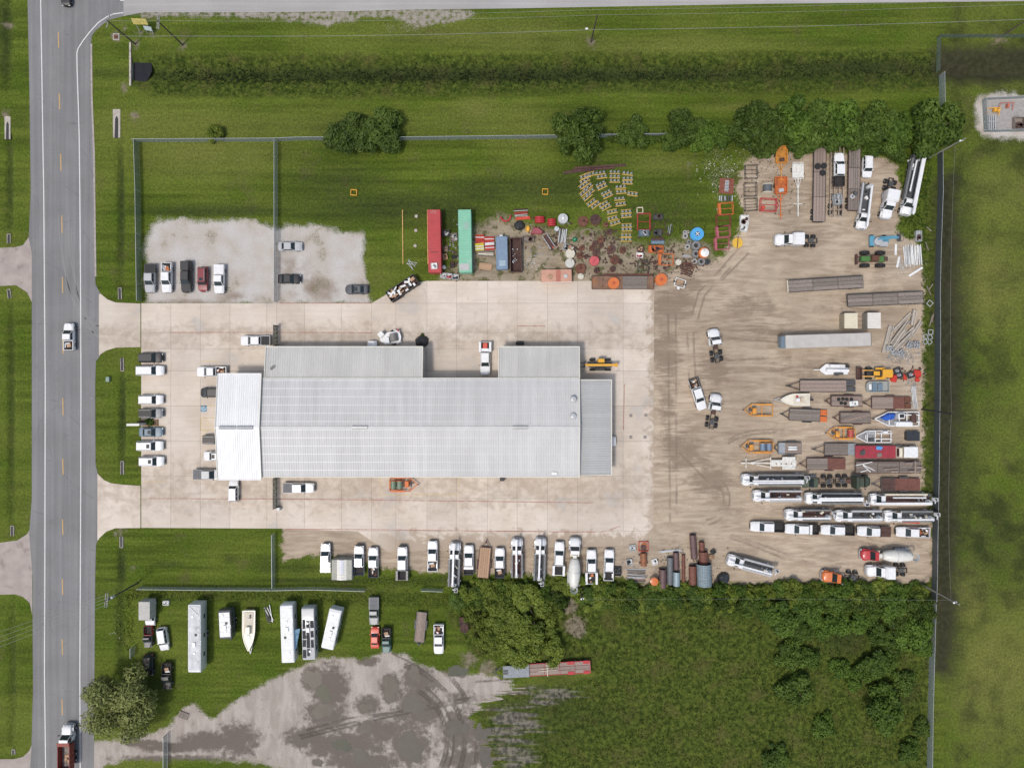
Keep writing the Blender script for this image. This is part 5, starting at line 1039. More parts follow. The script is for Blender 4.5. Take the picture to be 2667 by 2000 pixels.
def red_flat():
    k = Kind('flatbed_truck'); L = 12.7; f = L / 2; xb = cab_conv(k, paint('cream'), f, 3.3, 1.3, 2.4, 2.6, 1.75); m = mat('red_deck', (.30, .03, .045), .6, 0, .12, 1)
    k.add('hood_cover', MB().box((f - 1.9, 0, 1.86), (2.7, 2.1, .1), 0, .04), paint('white'))
    n = 6; x0 = -f; ln = xb - .1 - x0
    for i in range(n): k.add('deck_plate', MB().box((x0 + ln * (i + .5) / n, 0, 1.35), (ln / n - .02, 2.4, .1)), m)
    k.add('frame', MB().box((-.6, .42, .95), (L - 1.6, .14, .5)).box((-.6, -.42, .95), (L - 1.6, .14, .5)), BLACK); k.add('deck_edge', MB().box((x0 + ln / 2, 1.22, 1.25), (ln, .07, .24)).box((x0 + ln / 2, -1.22, 1.25), (ln, .07, .24)), worn('maroon')); k.add('blue_tarp', MB().prism([(-2.2, .5), (-1.2, .4), (-.9, 1.0), (-1.3, 1.17), (-2.2, 1.17)], 1.4, 1.6, .1), mat('sky_tarp', (.08, .30, .62), .5, 0, .3, 4)); k.add('chain_heap', MB().ring(.12, .5, 1.4, 1.6, (-5.0, -.2), 10).ring(.1, .35, 1.5, 1.75, (-4.8, .1), 8), DGREY); k.add('pallet', MB().box((-1.6, -.6, 1.46), (.9, .8, .12), .2), WOODG)
    tandem(k, (-f + 2, -f + 3.3)); wheels(k, [(f - 1.1, 1.0), (f - 1.1, -1.0)], .5, .32); return k
v(red_flat(), 2311, 1177, E_, 'red flatbed truck with white hood cover and a blue tarp on deck', 'flatbed truck', zr=1.4)
# boom truck rows
BT = 'boom trucks parked in rows at the east fence'
v(bucket_truck(12.7, 'white', .35, 'grey', 'dark', True, -.6, True, 11), 2015, 1250, W_, 'long white bucket truck with grey deck, first of the boom truck rows', 'bucket truck', BT, 1.6)
v(bucket_truck(10.0, 'white', .35, 'silver', 'rust', False, -.6, False, 12), 2027, 1292, W_, 'white boom truck with silver bins and rusty deck', 'bucket truck', BT, 1.6)
v(bucket_truck(11.8, 'white', .1, 'grey', 'dark', True, .95, True, 13, .9, 1.4, True), 2175, 1298, W_, 'white crane truck with twin wide booms and a dark liner bucket', 'digger truck', BT, 1.6)
v(bucket_truck(12.4, 'white', .55, 'cream', 'rust', True, -.2, False, 14, .3, 1.2, True), 2348, 1301, W_, 'white boom truck with cream side bins reaching the east fence', 'digger truck', BT, 1.6)
v(bucket_truck(9.3, 'white', .35, 'grey', 'rust', True, -.6, False, 15), 2107, 1341.5, W_, 'white bucket truck with rusty deck beside the white crew pickups', 'bucket truck', BT, 1.6)
v(bucket_truck(9.6, 'white', .35, 'silver', 'dark', False, -.6, False, 16, .2), 2238, 1344, W_, 'white boom truck with dark deck, middle of three behind the pickups', 'bucket truck', BT, 1.6)
v(bucket_truck(10.0, 'white', .35, 'grey', 'dark', True, -.6, False, 17), 2369, 1345, W_, 'white bucket truck with an orange bar at its side by the fence', 'bucket truck', BT, 1.6)
x, y = P(2377, 1361, 1); one('outrigger_pad', MB().box((0, 0, 0), (3.6, .5, .3), 0, .05), paint('orangered'), x, y, -3, 'long orange bar lying beside the last bucket truck', 'bar', z=.15)
PK = 'white crew pickups nose to tail'
for i, (x, y, cab, bed, ex, lb) in enumerate([(1997, 1371, 'crew', 'black', None, 'white pickup with empty dark bed heading the row of five pickups'), (2087, 1377, 'crew', 'black', 'toolbox', 'white pickup with a toolbox across its dark bed, second of five'), (2180, 1379.5, 'crew', 'black', None, 'white pickup with empty dark bed, middle of the five'), (2275, 1383, 'ext', 'flat', None, 'white pickup with black flat deck, fourth of five'), (2376, 1385, 'ext', 'open', 'junk', 'white pickup with rusty loaded bed against the east fence')]):
    v(pickup('white', 6.7, cab, bed, 'black' if bed != 'open' else None, ex), x, y, W_ - 1.5, lb, 'pickup truck', PK)
v(bucket_truck(9.7, 'white', .3, 'silver', 'dark', True, -.6, False, 21), 1956, 1473.5, 164.7, 'white bucket truck parked at a slant near the big pipes', 'bucket truck', zr=1.6)
v(mixer('red', 10.3), 2312, 1446, W_, 'concrete mixer with red cab and off white drum', 'mixer truck', zr=1.8)
v(semi('white', 8.4, 1.6), 2312, 1487, W_, 'white sleeper tractor between the red mixer and the bushes', 'tractor truck', zr=1.5)
v(semi('orange', 7.7, 0, None, 'WHITE', False, 1.9), 2190, 1503, 176, 'orange day cab tractor with bare frame at the south bushes', 'tractor truck', zr=1.3)
v(semi('camo', 6.9, 0, None, 'BLACK', True, 1.5), 2130, 1255, W_, 'camouflage army tractor with dark hood behind the first bucket truck', 'army truck', zr=1.3)
v(semi('army', 6.8, .9, None, 'BLACK', True, 1.3), 2223, 1254, E_, 'olive army truck with flat grey green cab panels', 'army truck', zr=1.3)
# south row
SR = 'trucks backed to the south hedge'
v(pickup('white', 5.7, 'ext', 'tonneau', None, 'white'), 848.7, 1451.7, N_, 'white pickup with white bed cover beside the pale shed')
v(pickup('white', 5.9, 'crew', 'black', None, 'guard'), 935.6, 1458.7, N_, 'white pickup with a front guard and empty dark bed beside the shed')
v(pickup('white', 6.0, 'ext', 'black', None, 'junk'), 972.8, 1463.6, N_, 'white pickup with cluttered dark bed next to the guarded pickup')
v(pickup('white', 6.6, 'crew', 'service', 'darkgrey', 'guard'), 1048.4, 1465.7, N_, 'white pickup with dark service body standing apart in the south row')
v(pickup('white', 6.1, 'ext', 'open', None, 'load'), 1127, 1447, N_, 'white pickup with a tan load in its bed beside a bucket truck')
v(bucket_truck(9.2, 'white', .1, 'grey', 'dark', True, -.6, False, 31, .1), 1183, 1473, 88, 'white bucket truck whose bucket overhangs the south fence', 'bucket truck', SR, 1.6)
v(pickup('white', 5.9, 'crew', 'black', None, 'toolbox'), 1221, 1457, N_, 'white pickup with a white toolbox beside the tan trailer')
v(util_trailer(6.0, 2.3, 5, 't', 'rust', 1.3, 0, 'black', False, .8, 0, 'rust', True), 1261, 1465, 84.5, 'tan plank trailer backed between two white pickups', 'trailer')
v(pickup('white', 6.0, 'ext', 'black', None, 'load'), 1301.7, 1465, N_, 'white pickup with a cardboard box in its dark bed')
v(bucket_truck(8.2, 'white', .12, 'grey', 'rust', False, -.6, False, 33, .3), 1346.5, 1455.5, N_, 'white boom truck with cluttered rusty deck in the south row', 'bucket truck', SR, 1.6)
v(bucket_truck(8.9, 'white', .1, 'grey', 'dark', True, -.6, False, 34, .2), 1406, 1459, 88, 'white bucket truck with narrow centre boom between two service trucks', 'bucket truck', SR, 1.6)
v(pickup('white', 6.7, 'crew', 'service'), 1456, 1453, 88, 'white service truck with white bins beside the white mixer')
v(mixer('white', 10.3, 'offwhite'), 1496, 1468.6, 88, 'white concrete mixer with cream drum backed to the hedge', 'mixer truck', zr=1.8)
v(pickup('white', 6.8, 'ext', 'service', None, 'junk'), 1540, 1474.6, N_, 'white service truck with a bed full of boxes and reels')
v(pickup('white', 6.2, 'crew', 'open'), 1585.6, 1470, 88, 'white pickup with an open bed at the end of the south row')
# neighbour's lot to the south
v(camper(13.3, 2.5, 3.5, 'white', 'grey', True), 506.5, 1663, S_, 'long fifth wheel camper with stained roof and ladder on it', 'camper', zr=3.4)
v(camper(5.7, 2.4, 2.9, 'white', 'white', False, False, 'dark', False), 586, 1626.6, -87, 'short camper with white roof and black sides', 'camper', zr=2.8)
v(boat(7.9, 2.5, False, 1.0), 648, 1641.7, S_, 'large cream boat on a trailer in the grass', 'boat', zr=1.3)
v(camper(11.3, 2.5, 3.3, 'white', 'white', False, False, 'white', True, False), 748, 1650, 92, 'long white camper with a blue striped awning', 'camper', zr=3.2)
v(camper(10.2, 2.5, 3.1, 'white', 'grey', False, True, 'silver', False, False), 803, 1650, 91.5, 'old motorhome with torn black and white roof', 'motorhome', zr=3.0)
v(camper(8.0, 2.45, 3.0, 'white', 'white', False), 863, 1639, -102.5, 'white travel camper parked askew beside the torn roof motorhome', 'camper', zr=2.9)
def box_truck():
    k = Kind('box_truck'); m = paint('white')
    k.add('box', MB().box((-.9, 0, 1.9), (3.6, 2.2, 2.3), 0, .05), mat('box_grey', (.44, .43, .40), .7, 0, .1, 1, (.30, .27, .23), .2)); k.add('body', MB().loft([ring9(x, w, .4, h) for x, w, h in ((.9, .95, 1.1), (2.3, .95, 1.05), (2.6, .85, .95), (2.68, .7, .8))]), m)
    greenhouse(k, m, 1.75, 1.35, .92, .9, .88, .75, 1.05, 1.75, 'cab', 1, False); k.add('front_bumper', MB().box((2.68, 0, .5), (.15, 1.8, .2)), STEEL)
    wheels(k, [(1.7, .85), (1.7, -.85), (-1.6, .85), (-1.6, -.85)], .38, .25); return k
v(box_truck(), 383, 1598, S_, 'small box truck with faded grey box beside the fence', 'box truck', zr=2.0)
v(pickup('darkgrey', 4.3, 'reg', 'black', 'red', None, 1.6), 387, 1657, S_, 'small old dark pickup in front of the box truck')
v(car('suv', 'white', 4.7, 1.85), 425.7, 1663, -82, 'white suv parked on grass beside the long stained camper', 'suv')
v(car('suv', 'black', 4.3, 1.8, 'black'), 388, 1730.6, S_, 'black suv half under the big olive tree', 'suv')
v(pickup('black', 5.3, 'reg', 'black', None, 'load', 1.85), 436, 1759, S_, 'black pickup with a tan load in its bed on the neighbour grass')
v(pickup('grey', 5.5, 'reg', 'tonneau', 'grey', 'grey', 1.9), 974.5, 1590, S_, 'grey pickup with a flat grey bed cover in the weeds')
v(car('sedan', 'orangered', 4.3, 1.72), 976.6, 1660, N_, 'bright orange red car nose to the grey covered pickup', 'car')
v(pickup('teal', 5.0, 'reg', 'black', 'black', 'load', 1.75), 1007, 1666, S_, 'dark teal pickup with a black bed')
v(util_trailer(5.9, 2.0, 7, 'p', 'grey', .7, 0, 'black', False, .7), 1095, 1633, -95.5, 'weathered plank trailer in the neighbour lot', 'trailer')
v(pickup('white', 5.9, 'ext', 'open', None, 'junk'), 1143, 1663, S_, 'white pickup with a cluttered bed facing the mud lot')
v(util_trailer(2.7, 1.5, 4, 'r', 'rust', .5, 0, 'black', True, .6, 0, 'rust', False), 1208, 1626, -83, 'tiny rusty trailer in tall weeds', 'trailer')
def long_red():
    k = Kind('lowboy_trailer'); L = 19.4; f = L / 2; rm = worn('red')
    k.add('neck_deck', MB().box((f - 4.6, 0, 1.25), (5.2, 2.4, .12), 0, .03), mat('grey_plate', (.24, .26, .28), .7)); tongue(k, f - 2.0, 2.0, 2.0, 1.1, DGREY)
    for i in range(2): k.add('ramp_rack', MB().box((f - 2.5, (i - .5) * .5, 1.36), (.9, .35, .08)), DGREY)
    x1 = f - 7.2; x0 = -f
    for i in range(4):
        a = x0 + (x1 - x0) * i / 4; b = x0 + (x1 - x0) * (i + 1) / 4; deck(k, a + .04, b - .04, 2.45, .95, 3, WOODP, True, .08, rm)
    for xa in (x0 + .8, x0 + 3.9):
        for s in (-1, 1): k.add('wheel_cover', MB().box((xa, s * 1.0, 1.05), (1.3, .62, .10), 0, .03), rm)
    k.add('cross_pole', MB().bar((x0 + 8.6, -1.4, 1.12), (x0 + 8.6, 1.4, 1.12), .1).bar((x0 + 6.6, .2, 1.12), (x0 + 10.4, .3, 1.12), .08).bar((x0 + 6.8, -.3, 1.14), (x0 + 9.8, -.2, 1.14), .08), paint('cream'))
    k.add('beam', MB().box((0, .5, .72), (L - 4, .14, .3)).box((0, -.5, .72), (L - 4, .14, .3)), BLACK); wheels(k, [(x0 + .8 + 1.1 * i, s * 1.0) for i in range(3) for s in (-1, 1)], .4, .4); return k
v(long_red(), 1411, 1743, 183.2, 'long red framed lowboy trailer with grey neck beside the mud lot', 'trailer', zr=1.0)
def crane_trailer():
    k = Kind('crane_trailer'); m = paint('white'); L = 5.6
    k.add('frame', MB().prism([(-2.8, -1.0), (1.6, -1.15), (2.4, -.5), (2.9, 0), (2.4, .5), (1.6, 1.0), (-2.8, .9)], .6, .85, .04), m); k.add('boom', MB().bar((-2.6, .2, 1.6), (1.8, .1, 1.5), .5, .4), m); k.add('cabinet', MB().box((.1, -.75, 1.3), (1.9, .55, .8), 0, .05), m); k.add('engine', MB().box((-.8, .8, 1.1), (1.8, .4, .5), 0, .05), DGREY); k.add('tongue', MB().bar((2.6, 0, .75), (4.0, 0, .75), .16), m); k.add('seat', MB().box((-2.5, -.7, 1.3), (.6, .6, .6), 0, .08), BLACK); wheels(k, [(-.8, 1.0), (-.8, -1.0)], .4, .3); return k
v(crane_trailer(), 2174, 963, W_, 'white crane trailer with pointed nose beside the yellow loader', 'trailer', zr=1.2)
# machines
def loader():
    k = Kind('backhoe_loader'); m = paint('yellow'); 
    k.add('bucket', MB().box((3.1, 0, .6), (.9, 2.4, .12)).box((2.75, 0, .95), (.15, 2.4, .8)).box((3.1, 1.17, .85), (.9, .08, .6)).box((3.1, -1.17, .85), (.9, .08, .6)), DRUST); k.add('loader_arm', MB().bar((2.8, .6, .9), (.4, .6, 1.5), .18, .25).bar((2.8, -.6, .9), (.4, -.6, 1.5), .18, .25), m)
    k.add('body', MB().box((.2, 0, 1.15), (3.4, 1.0, .9), 0, .08), BLACK); k.add('engine_hood', MB().box((-2.1, 0, 1.55), (2.0, 1.6, .9), 0, .14), m); k.add('canopy', MB().box((.35, 0, 2.4), (1.2, .85, .1), 0, .03), m); k.add('canopy_post', MB().box((.85, .36, 1.9), (.07, .07, 1.0)).box((.85, -.36, 1.9), (.07, .07, 1.0)).box((-.15, .36, 1.9), (.07, .07, 1.0)).box((-.15, -.36, 1.9), (.07, .07, 1.0)), BLACK); k.add('seat', MB().box((.0, 0, 1.75), (.5, .5, .3), 0, .05), BLACK)
    for s in (-1, 1): k.add('fender', MB().box((-.9, s * .95, 1.25), (1.9, .4, .1), 0, .03), m)
    wheels(k, [(1.1, 1.0), (1.1, -1.0)], .62, .42, 'YELLOW'); wheels(k, [(-1.5, 1.0), (-1.5, -1.0)], .62, .42, 'YELLOW'); return k
v(loader(), 2281, 972.5, W_, 'yellow wheel loader with rusty bucket beside red scrap', 'loader', zr=1.3)
def telehandler():
    k = Kind('telehandler'); m = mat('machine_yellow', (.66, .34, .02), .5, 0, .08)
    k.add('chassis', MB().box((0, 0, .95), (4.6, 1.1, .5), 0, .06), DGREY); k.add('boom', MB().bar((-3.0, -.05, 1.75), (3.0, -.05, 2.1), .45, .5), m); k.add('boom_head', MB().box((3.05, -.05, 1.9), (.6, .75, .7), 0, .08), m); k.add('cab', MB().box((.1, .82, 1.7), (1.3, .8, 1.3), 0, .08), m); k.add('cab_roof', MB().box((.1, .82, 2.38), (1.2, .72, .08), 0, .03), m); k.add('cab_window', MB().box((.1, 1.225, 1.9), (1.0, .02, .6)), GLASS); k.add('engine_cover', MB().box((.0, -.85, 1.25), (2.0, .6, .7), 0, .06), BLACK); k.add('fork_frame', MB().box((-3.15, 0, 1.1), (.12, 1.3, 1.0)), BLACK); k.add('fork', MB().box((-3.6, .4, .65), (.9, .12, .06)).box((-3.6, -.4, .65), (.9, .12, .06)), BLACK)
    wheels(k, [(-1.5, 1.0), (-1.5, -1.0), (1.6, 1.0), (1.6, -1.0)], .58, .42, 'YELLOW'); return k
v(telehandler(), 1564, 950, E_, 'yellow telehandler against the east end of the workshop', 'telehandler', zr=1.8)
def skidder():
    k = Kind('log_skidder'); m = worn('green')
    k.add('hood', MB().box((1.7, 0, 1.5), (1.8, 1.0, .9), 0, .12), m); k.add('rear_body', MB().box((-1.4, 0, 1.35), (1.8, 1.1, .7), 0, .1), m); k.add('cab', MB().box((.1, 0, 1.9), (1.4, 1.15, 1.4), 0, .08), RUST); k.add('winch', MB().cyl((-2.3, -.4, 1.6), (-2.3, .4, 1.6), .4, 12), DRUST); k.add('blade', MB().box((3.1, 0, .8), (.25, 2.0, .9), 0, .05), DRUST); k.add('blade_arm', MB().bar((3.0, .5, .8), (1.6, .5, 1.0), .14).bar((3.0, -.5, .8), (1.6, -.5, 1.0), .14), DRUST)
    wheels(k, [(1.5, 1.25), (1.5, -1.25), (-1.6, 1.25), (-1.6, -1.25)], .85, .62, 'BLACK')
    for x in (1.5, -1.6):
        for y in (1.25, -1.25):
            mb = MB()
            for i in range(12):
                a = 2 * math.pi * i / 12; mb.box((x + .87 * math.cos(a), y, .85 + .87 * math.sin(a)), (.10, .6, .10))
            k.add('tread_lug', mb, RUBBER)
    return k
v(skidder(), 2275, 675, W_, 'green log skidder with four huge lugged tyres', 'skidder', zr=1.4)
def boomlift():
    k = Kind('boom_lift'); m = paint('lightblue')
    k.add('chassis', MB().box((1.9, 0, .65), (1.0, 2.0, .5), 0, .06).box((0, 0, .6), (2.8, .9, .4), 0, .05), m); k.add('turret', MB().lathe([(.8, .8), (.85, 1.0), (.8, 1.5), (.6, 1.55)], (1.0, .2, 0), 14), paint('silver')); k.add('counterweight', MB().box((-.1, .75, 1.1), (1.5, .9, .9), 0, .08), paint('silver')); k.add('boom', MB().bar((1.2, -.15, 1.7), (-2.9, -.5, 1.5), .3, .3).bar((.9, -.5, 2.0), (-2.4, -.65, 1.9), .22, .22), m); k.add('basket', MB().box((-3.4, -.55, .9), (.7, 1.4, .06)).bar((-3.7, -1.2, 1.9), (-3.7, .1, 1.9), .06).bar((-3.05, -1.2, 1.9), (-3.05, .1, 1.9), .06).bar((-3.7, -1.2, 1.9), (-3.05, -1.2, 1.9), .06).box((-3.7, -1.2, 1.4), (.06, .06, 1.0)).box((-3.7, .1, 1.4), (.06, .06, 1.0)).box((-3.05, -1.2, 1.4), (.06, .06, 1.0)).box((-3.05, .1, 1.4), (.06, .06, 1.0)), DGREY)
    wheels(k, [(1.9, 1.0), (1.9, -1.0), (-.6, 1.0), (-.6, -1.0)], .42, .35); return k
v(boomlift(), 2301, 626, W_, 'light blue boom lift with folded arm', 'boom lift', zr=1.4)
def tensioner():
    k = Kind('cable_tensioner'); m = paint('white')
    k.add('frame', MB().prism([(-2.2, -.4), (-1.2, -1.2), (1.9, -1.2), (1.9, 1.2), (-.6, 1.2), (-2.2, .6)], .6, .8, .03), m); k.add('bullwheel', MB().cyl((.6, -.75, 1.25), (.6, .75, 1.25), .75, 18), mat('bullwheel', (.20, .19, .18), .6, 0, .2, 8)); k.add('arch', MB().ring(1.35, 1.55, .8, 1.1, (.5, 0), 18, R(-70), R(80)), m); k.add('engine_cover', MB().box((-.7, -.4, 1.2), (.8, 1.2, .8), 0, .06), m); k.add('seat_box', MB().box((-1.8, .9, 1.2), (1.1, 1.0, .9), .6, .08), PLASW); k.add('fuel_can', MB().box((1.6, 1.3, .9), (.35, .4, .5), .3, .05), paint('red')); wheels(k, [(.4, 1.35), (.4, -1.35)], .4, .28); return k
v(tensioner(), 1018, 880, 8, 'white cable tensioner trailer on concrete north of the workshop', 'tensioner', zr=1.0)
def pipe_reel_cart():
    k = reel_trailer(5.4, 2.7, 'orange', 2, 'green', 1.5, True); return k
v(pipe_reel_cart(), 1051, 1262, E_, 'orange reel trailer with green cable drums south of the workshop', 'trailer', zr=1.0)
# ------------------------------------------------------------------ containers, skips, sheds
def container(c, m, patch=None):
    k = Kind('shipping_container'); L, w, h = 12.2, 2.42, 2.6
    mb = MB(); n = 40
    for s in (-1, 1):     # corrugated sides
        vs = []
        for i in range(n * 2 + 1):
            x = -L / 2 + L * i / (n * 2); y = s * (w / 2 - (.0 if (i // 1) % 2 else .05)); vs += [(x, y, .1), (x, y, h - .08)]
        mb.add(vs, [(2 * i, 2 * i + 2, 2 * i + 3, 2 * i + 1) for i in range(n * 2)])
    k.add('side_wall', mb, m, smooth=False); nr = 24
    for i in range(nr): k.add('roof_panel', MB().box((-L / 2 + .1 + (L - .2) * (i + .5) / nr, 0, h - .03), ((L - .2) / nr - .05, w - .12, .05), 0, .012), m)
    k.add('roof_sheet', MB().box((0, 0, h - .09), (L - .1, w - .08, .05)), m)
    k.add('frame', MB().box((0, w / 2, h - .06), (L, .1, .12)).box((0, -w / 2, h - .06), (L, .1, .12)).box((L / 2, 0, h - .06), (.12, w, .12)).box((-L / 2, 0, h - .06), (.12, w, .12)).box((0, w / 2, .1), (L, .1, .16)).box((0, -w / 2, .1), (L, .1, .16)), m)
    for s in (-1, 1): k.add('door', MB().box((-L / 2 - .03, s * w / 4, 1.3), (.06, w / 2 - .03, 2.4)), m)
    k.add('end_wall', MB().box((L / 2, 0, 1.3), (.05, w - .1, 2.4)), m)
    if patch:
        for (x, y, a, b, pm) in patch: k.add('roof_patch', MB().box((x, y, h + .01), (a, b, .03)), pm)
    return k
REDC = mat('container_red', (.42, .045, .05), .55, 0, .08, .8, (.30, .07, .06), .25, .5); GRNC = mat('container_green', (.20, .48, .33), .55, 0, .06, .8, (.30, .50, .40), .25, .4)
place(container('red', REDC, [(-2.2, 0, .12, 1.7, DRUST), (5.7, 0, .7, 1.4, mat('faded_red', (.40, .10, .10), .7))]), 1131, 628, 91, 'red shipping container with a crate on its roof', 'container', zr=2.6)
place(container('green', GRNC, [(3.0, -.3, 1.3, 1.1, mat('roof_grime', (.27, .42, .35), .7)), (-5.1, .2, 1.3, 1.9, mat('bare_patch', (.44, .43, .42), .7))]), 1211, 628, 91, 'pale green shipping container with a grey patched roof end', 'container', zr=2.6)
def skip(L, w, h, m, inside=None, lid=None):
    k = Kind('dumpster'); t = .1
    k.add('side', MB().box((0, w / 2 - t / 2, h / 2 + .1), (L, t, h)).box((0, -w / 2 + t / 2, h / 2 + .1), (L, t, h)), m); k.add('end', MB().box((L / 2 - t / 2, 0, h / 2 + .1), (t, w - .2, h)).box((-L / 2 + t / 2, 0, h / 2 + .1), (t, w - .2, h)), m)
    k.add('floor', MB().box((0, 0, .2), (L - .1, w - .1, .12)), DRUST); k.add('top_rail', MB().box((0, w / 2 - .04, h + .1), (L + .08, .14, .1)).box((0, -w / 2 + .04, h + .1), (L + .08, .14, .1)).box((L / 2 - .03, 0, h + .1), (.12, w, .1)).box((-L / 2 + .03, 0, h + .1), (.12, w, .1)), m)
    for i in range(6):
        for s in (-1, 1): k.add('rib', MB().box((-L / 2 + .4 + (L - .8) * i / 5, s * (w / 2 + .04), h / 2 + .1), (.1, .08, h - .1)), m)
    if lid: k.add('lid', MB().box((0, 0, h + .08), (L - .12, w - .14, .06), 0, .02), lid); k.add('lid_hatch', MB().box((-L / 2 + 1.2, -.1, h + .13), (1.1, 1.3, .05)), mat('pale_blue_sheet', (.30, .40, .46), .6))
    return k
def rubble(k, n, L, w, z, mats, s0=.2, s1=.7, seed=1, name='debris'):
    rr = random.Random(seed)
    for i in range(n):
        a, b, h = rr.uniform(s0, s1), rr.uniform(s0, s1) * .6, rr.uniform(.08, .3); mb = MB().box((rr.uniform(-L, L) / 2, rr.uniform(-w, w) / 2, z + rr.uniform(0, .35)), (a, b, h), rr.uniform(0, 3.1), .03); k.add(name, mb, rr.choice(mats))
k = skip(6.5, 2.2, 1.5, mat('skip_blue', (.16, .23, .32), .6, 0, .15, 1.5), None, mat('skip_lid', (.17, .24, .33), .6, 0, .1, 1.2)); k.add('winch_plate', MB().box((3.35, .1, 1.3), (.5, .6, .1)), PLASW); place(k, 1307, 659, 91, 'blue grey covered dumpster with a pale hatch', 'dumpster', zr=1.5)
k = skip(6.7, 2.2, 1.5, DRUST); rubble(k, 16, 3.0, 1.5, .5, [GALV, STEEL, DRUST], .15, .5, 3); k.parts = [p if p[0] != 'debris' else p for p in k.parts]; place(k, 1343, 664, 91, 'rusty open dumpster with grey scrap at one end', 'dumpster', zr=1.5)
k = skip(6.6, 2.2, 1.5, BLACK); rubble(k, 26, 5.8, 1.7, 1.1, [PLASW, PLASW, WOODT, WOODT, TARPK, PLASW], .4, 1.3, 5); place(k, 1048, 750, 33, 'black open dumpster heaped with white and brown rubbish', 'dumpster', zr=1.6)
x, y = P(1035, 776, .3); k = Kind('grate'); [k.add('slat', MB().box((-1.2 + i * .3, 0, .3), (.12, .9, .06)), DRUST) for i in range(9)]; k.add('rail', MB().box((0, .4, .24), (2.6, .08, .08)).box((0, -.4, .24), (2.6, .08, .08)), DRUST); put(k, x, y, 30, 'rusty slatted grate lying against the black dumpster', 'grate')
# salmon water tank trailer and rusty platform
k = Kind('steel_tank'); sal = mat('salmon_paint', (.50, .27, .19), .6, 0, .1, 1.0, (.40, .16, .10), .25, .5)
k.add('tank', MB().box((0, 0, .85), (6.0, 2.55, 1.5), 0, .08), sal); k.add('band', MB().box((.35, 0, 1.615), (.9, 2.3, .03)), mat('band_red', (.40, .14, .10), .6)); k.add('rim', MB().box((0, -1.3, 1.5), (6.0, .14, .16)), paint('offwhite')); k.add('hatch', MB().lathe([(.55, 1.6), (.5, 1.72), (.2, 1.75)], (-1.3, -.15, 0), 12), WOODT); k.add('hatch', MB().box((1.8, -.1, 1.7), (.7, .7, .2), .4, .05), GALV); place(k, 1449.5, 718.6, 1, 'salmon painted steel tank with two hatches on top', 'tank', zr=1.6)
k = Kind('steel_platform'); pm = mat('rusty_deck', (.20, .115, .075), .8, 0, .25, 1.0, (.30, .13, .05), .35, .6)
for i in range(6): k.add('deck_plate', MB().box((-6.1 + .02 + 12.2 * (i + .5) / 6, 0, .62), (12.2 / 6 - .03, 2.5, .1)), pm)
k.add('edge_beam', MB().box((0, 1.32, .6), (12.3, .14, .3)).box((0, -1.3, .6), (12.3, .1, .24)).box((-6.15, 0, .6), (.12, 2.5, .26)).box((6.15, 0, .6), (.12, 2.5, .26)), DRUST); k.add('rear_beam', MB().box((1.0, 1.62, .55), (10, .22, .3)), RUST); k.add('skid', MB().box((0, .7, .28), (12, .2, .54)).box((0, -.7, .28), (12, .2, .54)), DRUST)
place(k, 1622, 736, 0, 'long rusty steel platform carrying a reel and a board stack', 'platform', zr=.6)
k = Kind('board_stack')
for i in range(9): k.add('board', MB().box((0, (i - 4) * .28, .12), (4.9, .24, .12)), WOODG); k.add('board', MB().box((0, (i - 4) * .28, .25), (4.8, .24, .1)), WOODG)
place(k, 1653.6, 736, 0, 'stack of weathered grey boards on the rusty platform', 'boards', zr=.3, z=.67)
def shed(w, l, h, ribs, m, tr, ridge=None):
    k = Kind('shed'); k.add('wall', MB().box((0, 0, h * .45), (w - .1, l - .1, h * .9)), tr); n = ribs
    if ridge is None:
        for i in range(n): k.add('roof_panel', MB().box((0, -l / 2 + l * (i + .5) / n, h), (w, l / n - .04, .07), 0, .015), m)
        for i in range(n): k.add('wall_board', MB().box((-w / 2 + .02, -l / 2 + .1 + (l - .2) * (i + .5) / n, h * .45), (.06, (l - .2) / n - .03, h * .88)), tr)
    else:
        for s in (-1, 1):
            for i in range(n):
                y0 = -l / 2 + l * i / n + .02; y1 = -l / 2 + l * (i + 1) / n - .02
                k.add('roof_panel', MB().add([(0, y0, h), (0, y1, h), (s * w / 2, y1, h - .55), (s * w / 2, y0, h - .55), (0, y0, h - .05), (0, y1, h - .05), (s * w / 2, y1, h - .6), (s * w / 2, y0, h - .6)], [(0, 1, 2, 3), (4, 5, 6, 7), (0, 1, 5, 4), (1, 2, 6, 5), (2, 3, 7, 6), (3, 0, 4, 7)]), m)
            k.add('roof_light', MB().add([(0, -l / 2 + 1.2, h + .02), (0, l / 2, h + .02), (s * .42, l / 2, h - .07), (s * .42, -l / 2 + 1.2, h - .07)], [(0, 1, 2, 3)]), ridge)
        k.add('door', MB().box((0, l / 2 - .03, 1.0), (1.4, .08, 1.9)), tr)
    return k
place(shed(2.6, 3.0, 2.3, 8, mat('cream_sheet', (.72, .66, .50), .6, 0, .05, 1, (.45, .36, .25), .08, 1.5), mat('cream_board', (.34, .30, .22), .8, 0, .1)), 2216.5, 835.6, 0, 'cream roofed storage box with rust streaks on its roof', 'storage box', zr=2.3)
place(shed(2.6, 3.1, 2.3, 8, mat('pale_sheet', (.72, .68, .62), .6, 0, .04), mat('grey_board', (.30, .28, .25), .8, 0, .1)), 2276.8, 835, 0, 'pale roofed storage box beside the cream one', 'storage box', zr=2.3)
place(shed(4.05, 4.0, 2.5, 8, mat('shed_white', (.72, .70, .64), .6, 0, .05), mat('shed_wall', (.36, .36, .31), .8, 0, .1), mat('roof_light', (.60, .62, .66), .4)), 889, 1485, 0, 'pale ribbed garden shed with a translucent ridge', 'shed', zr=2.5)
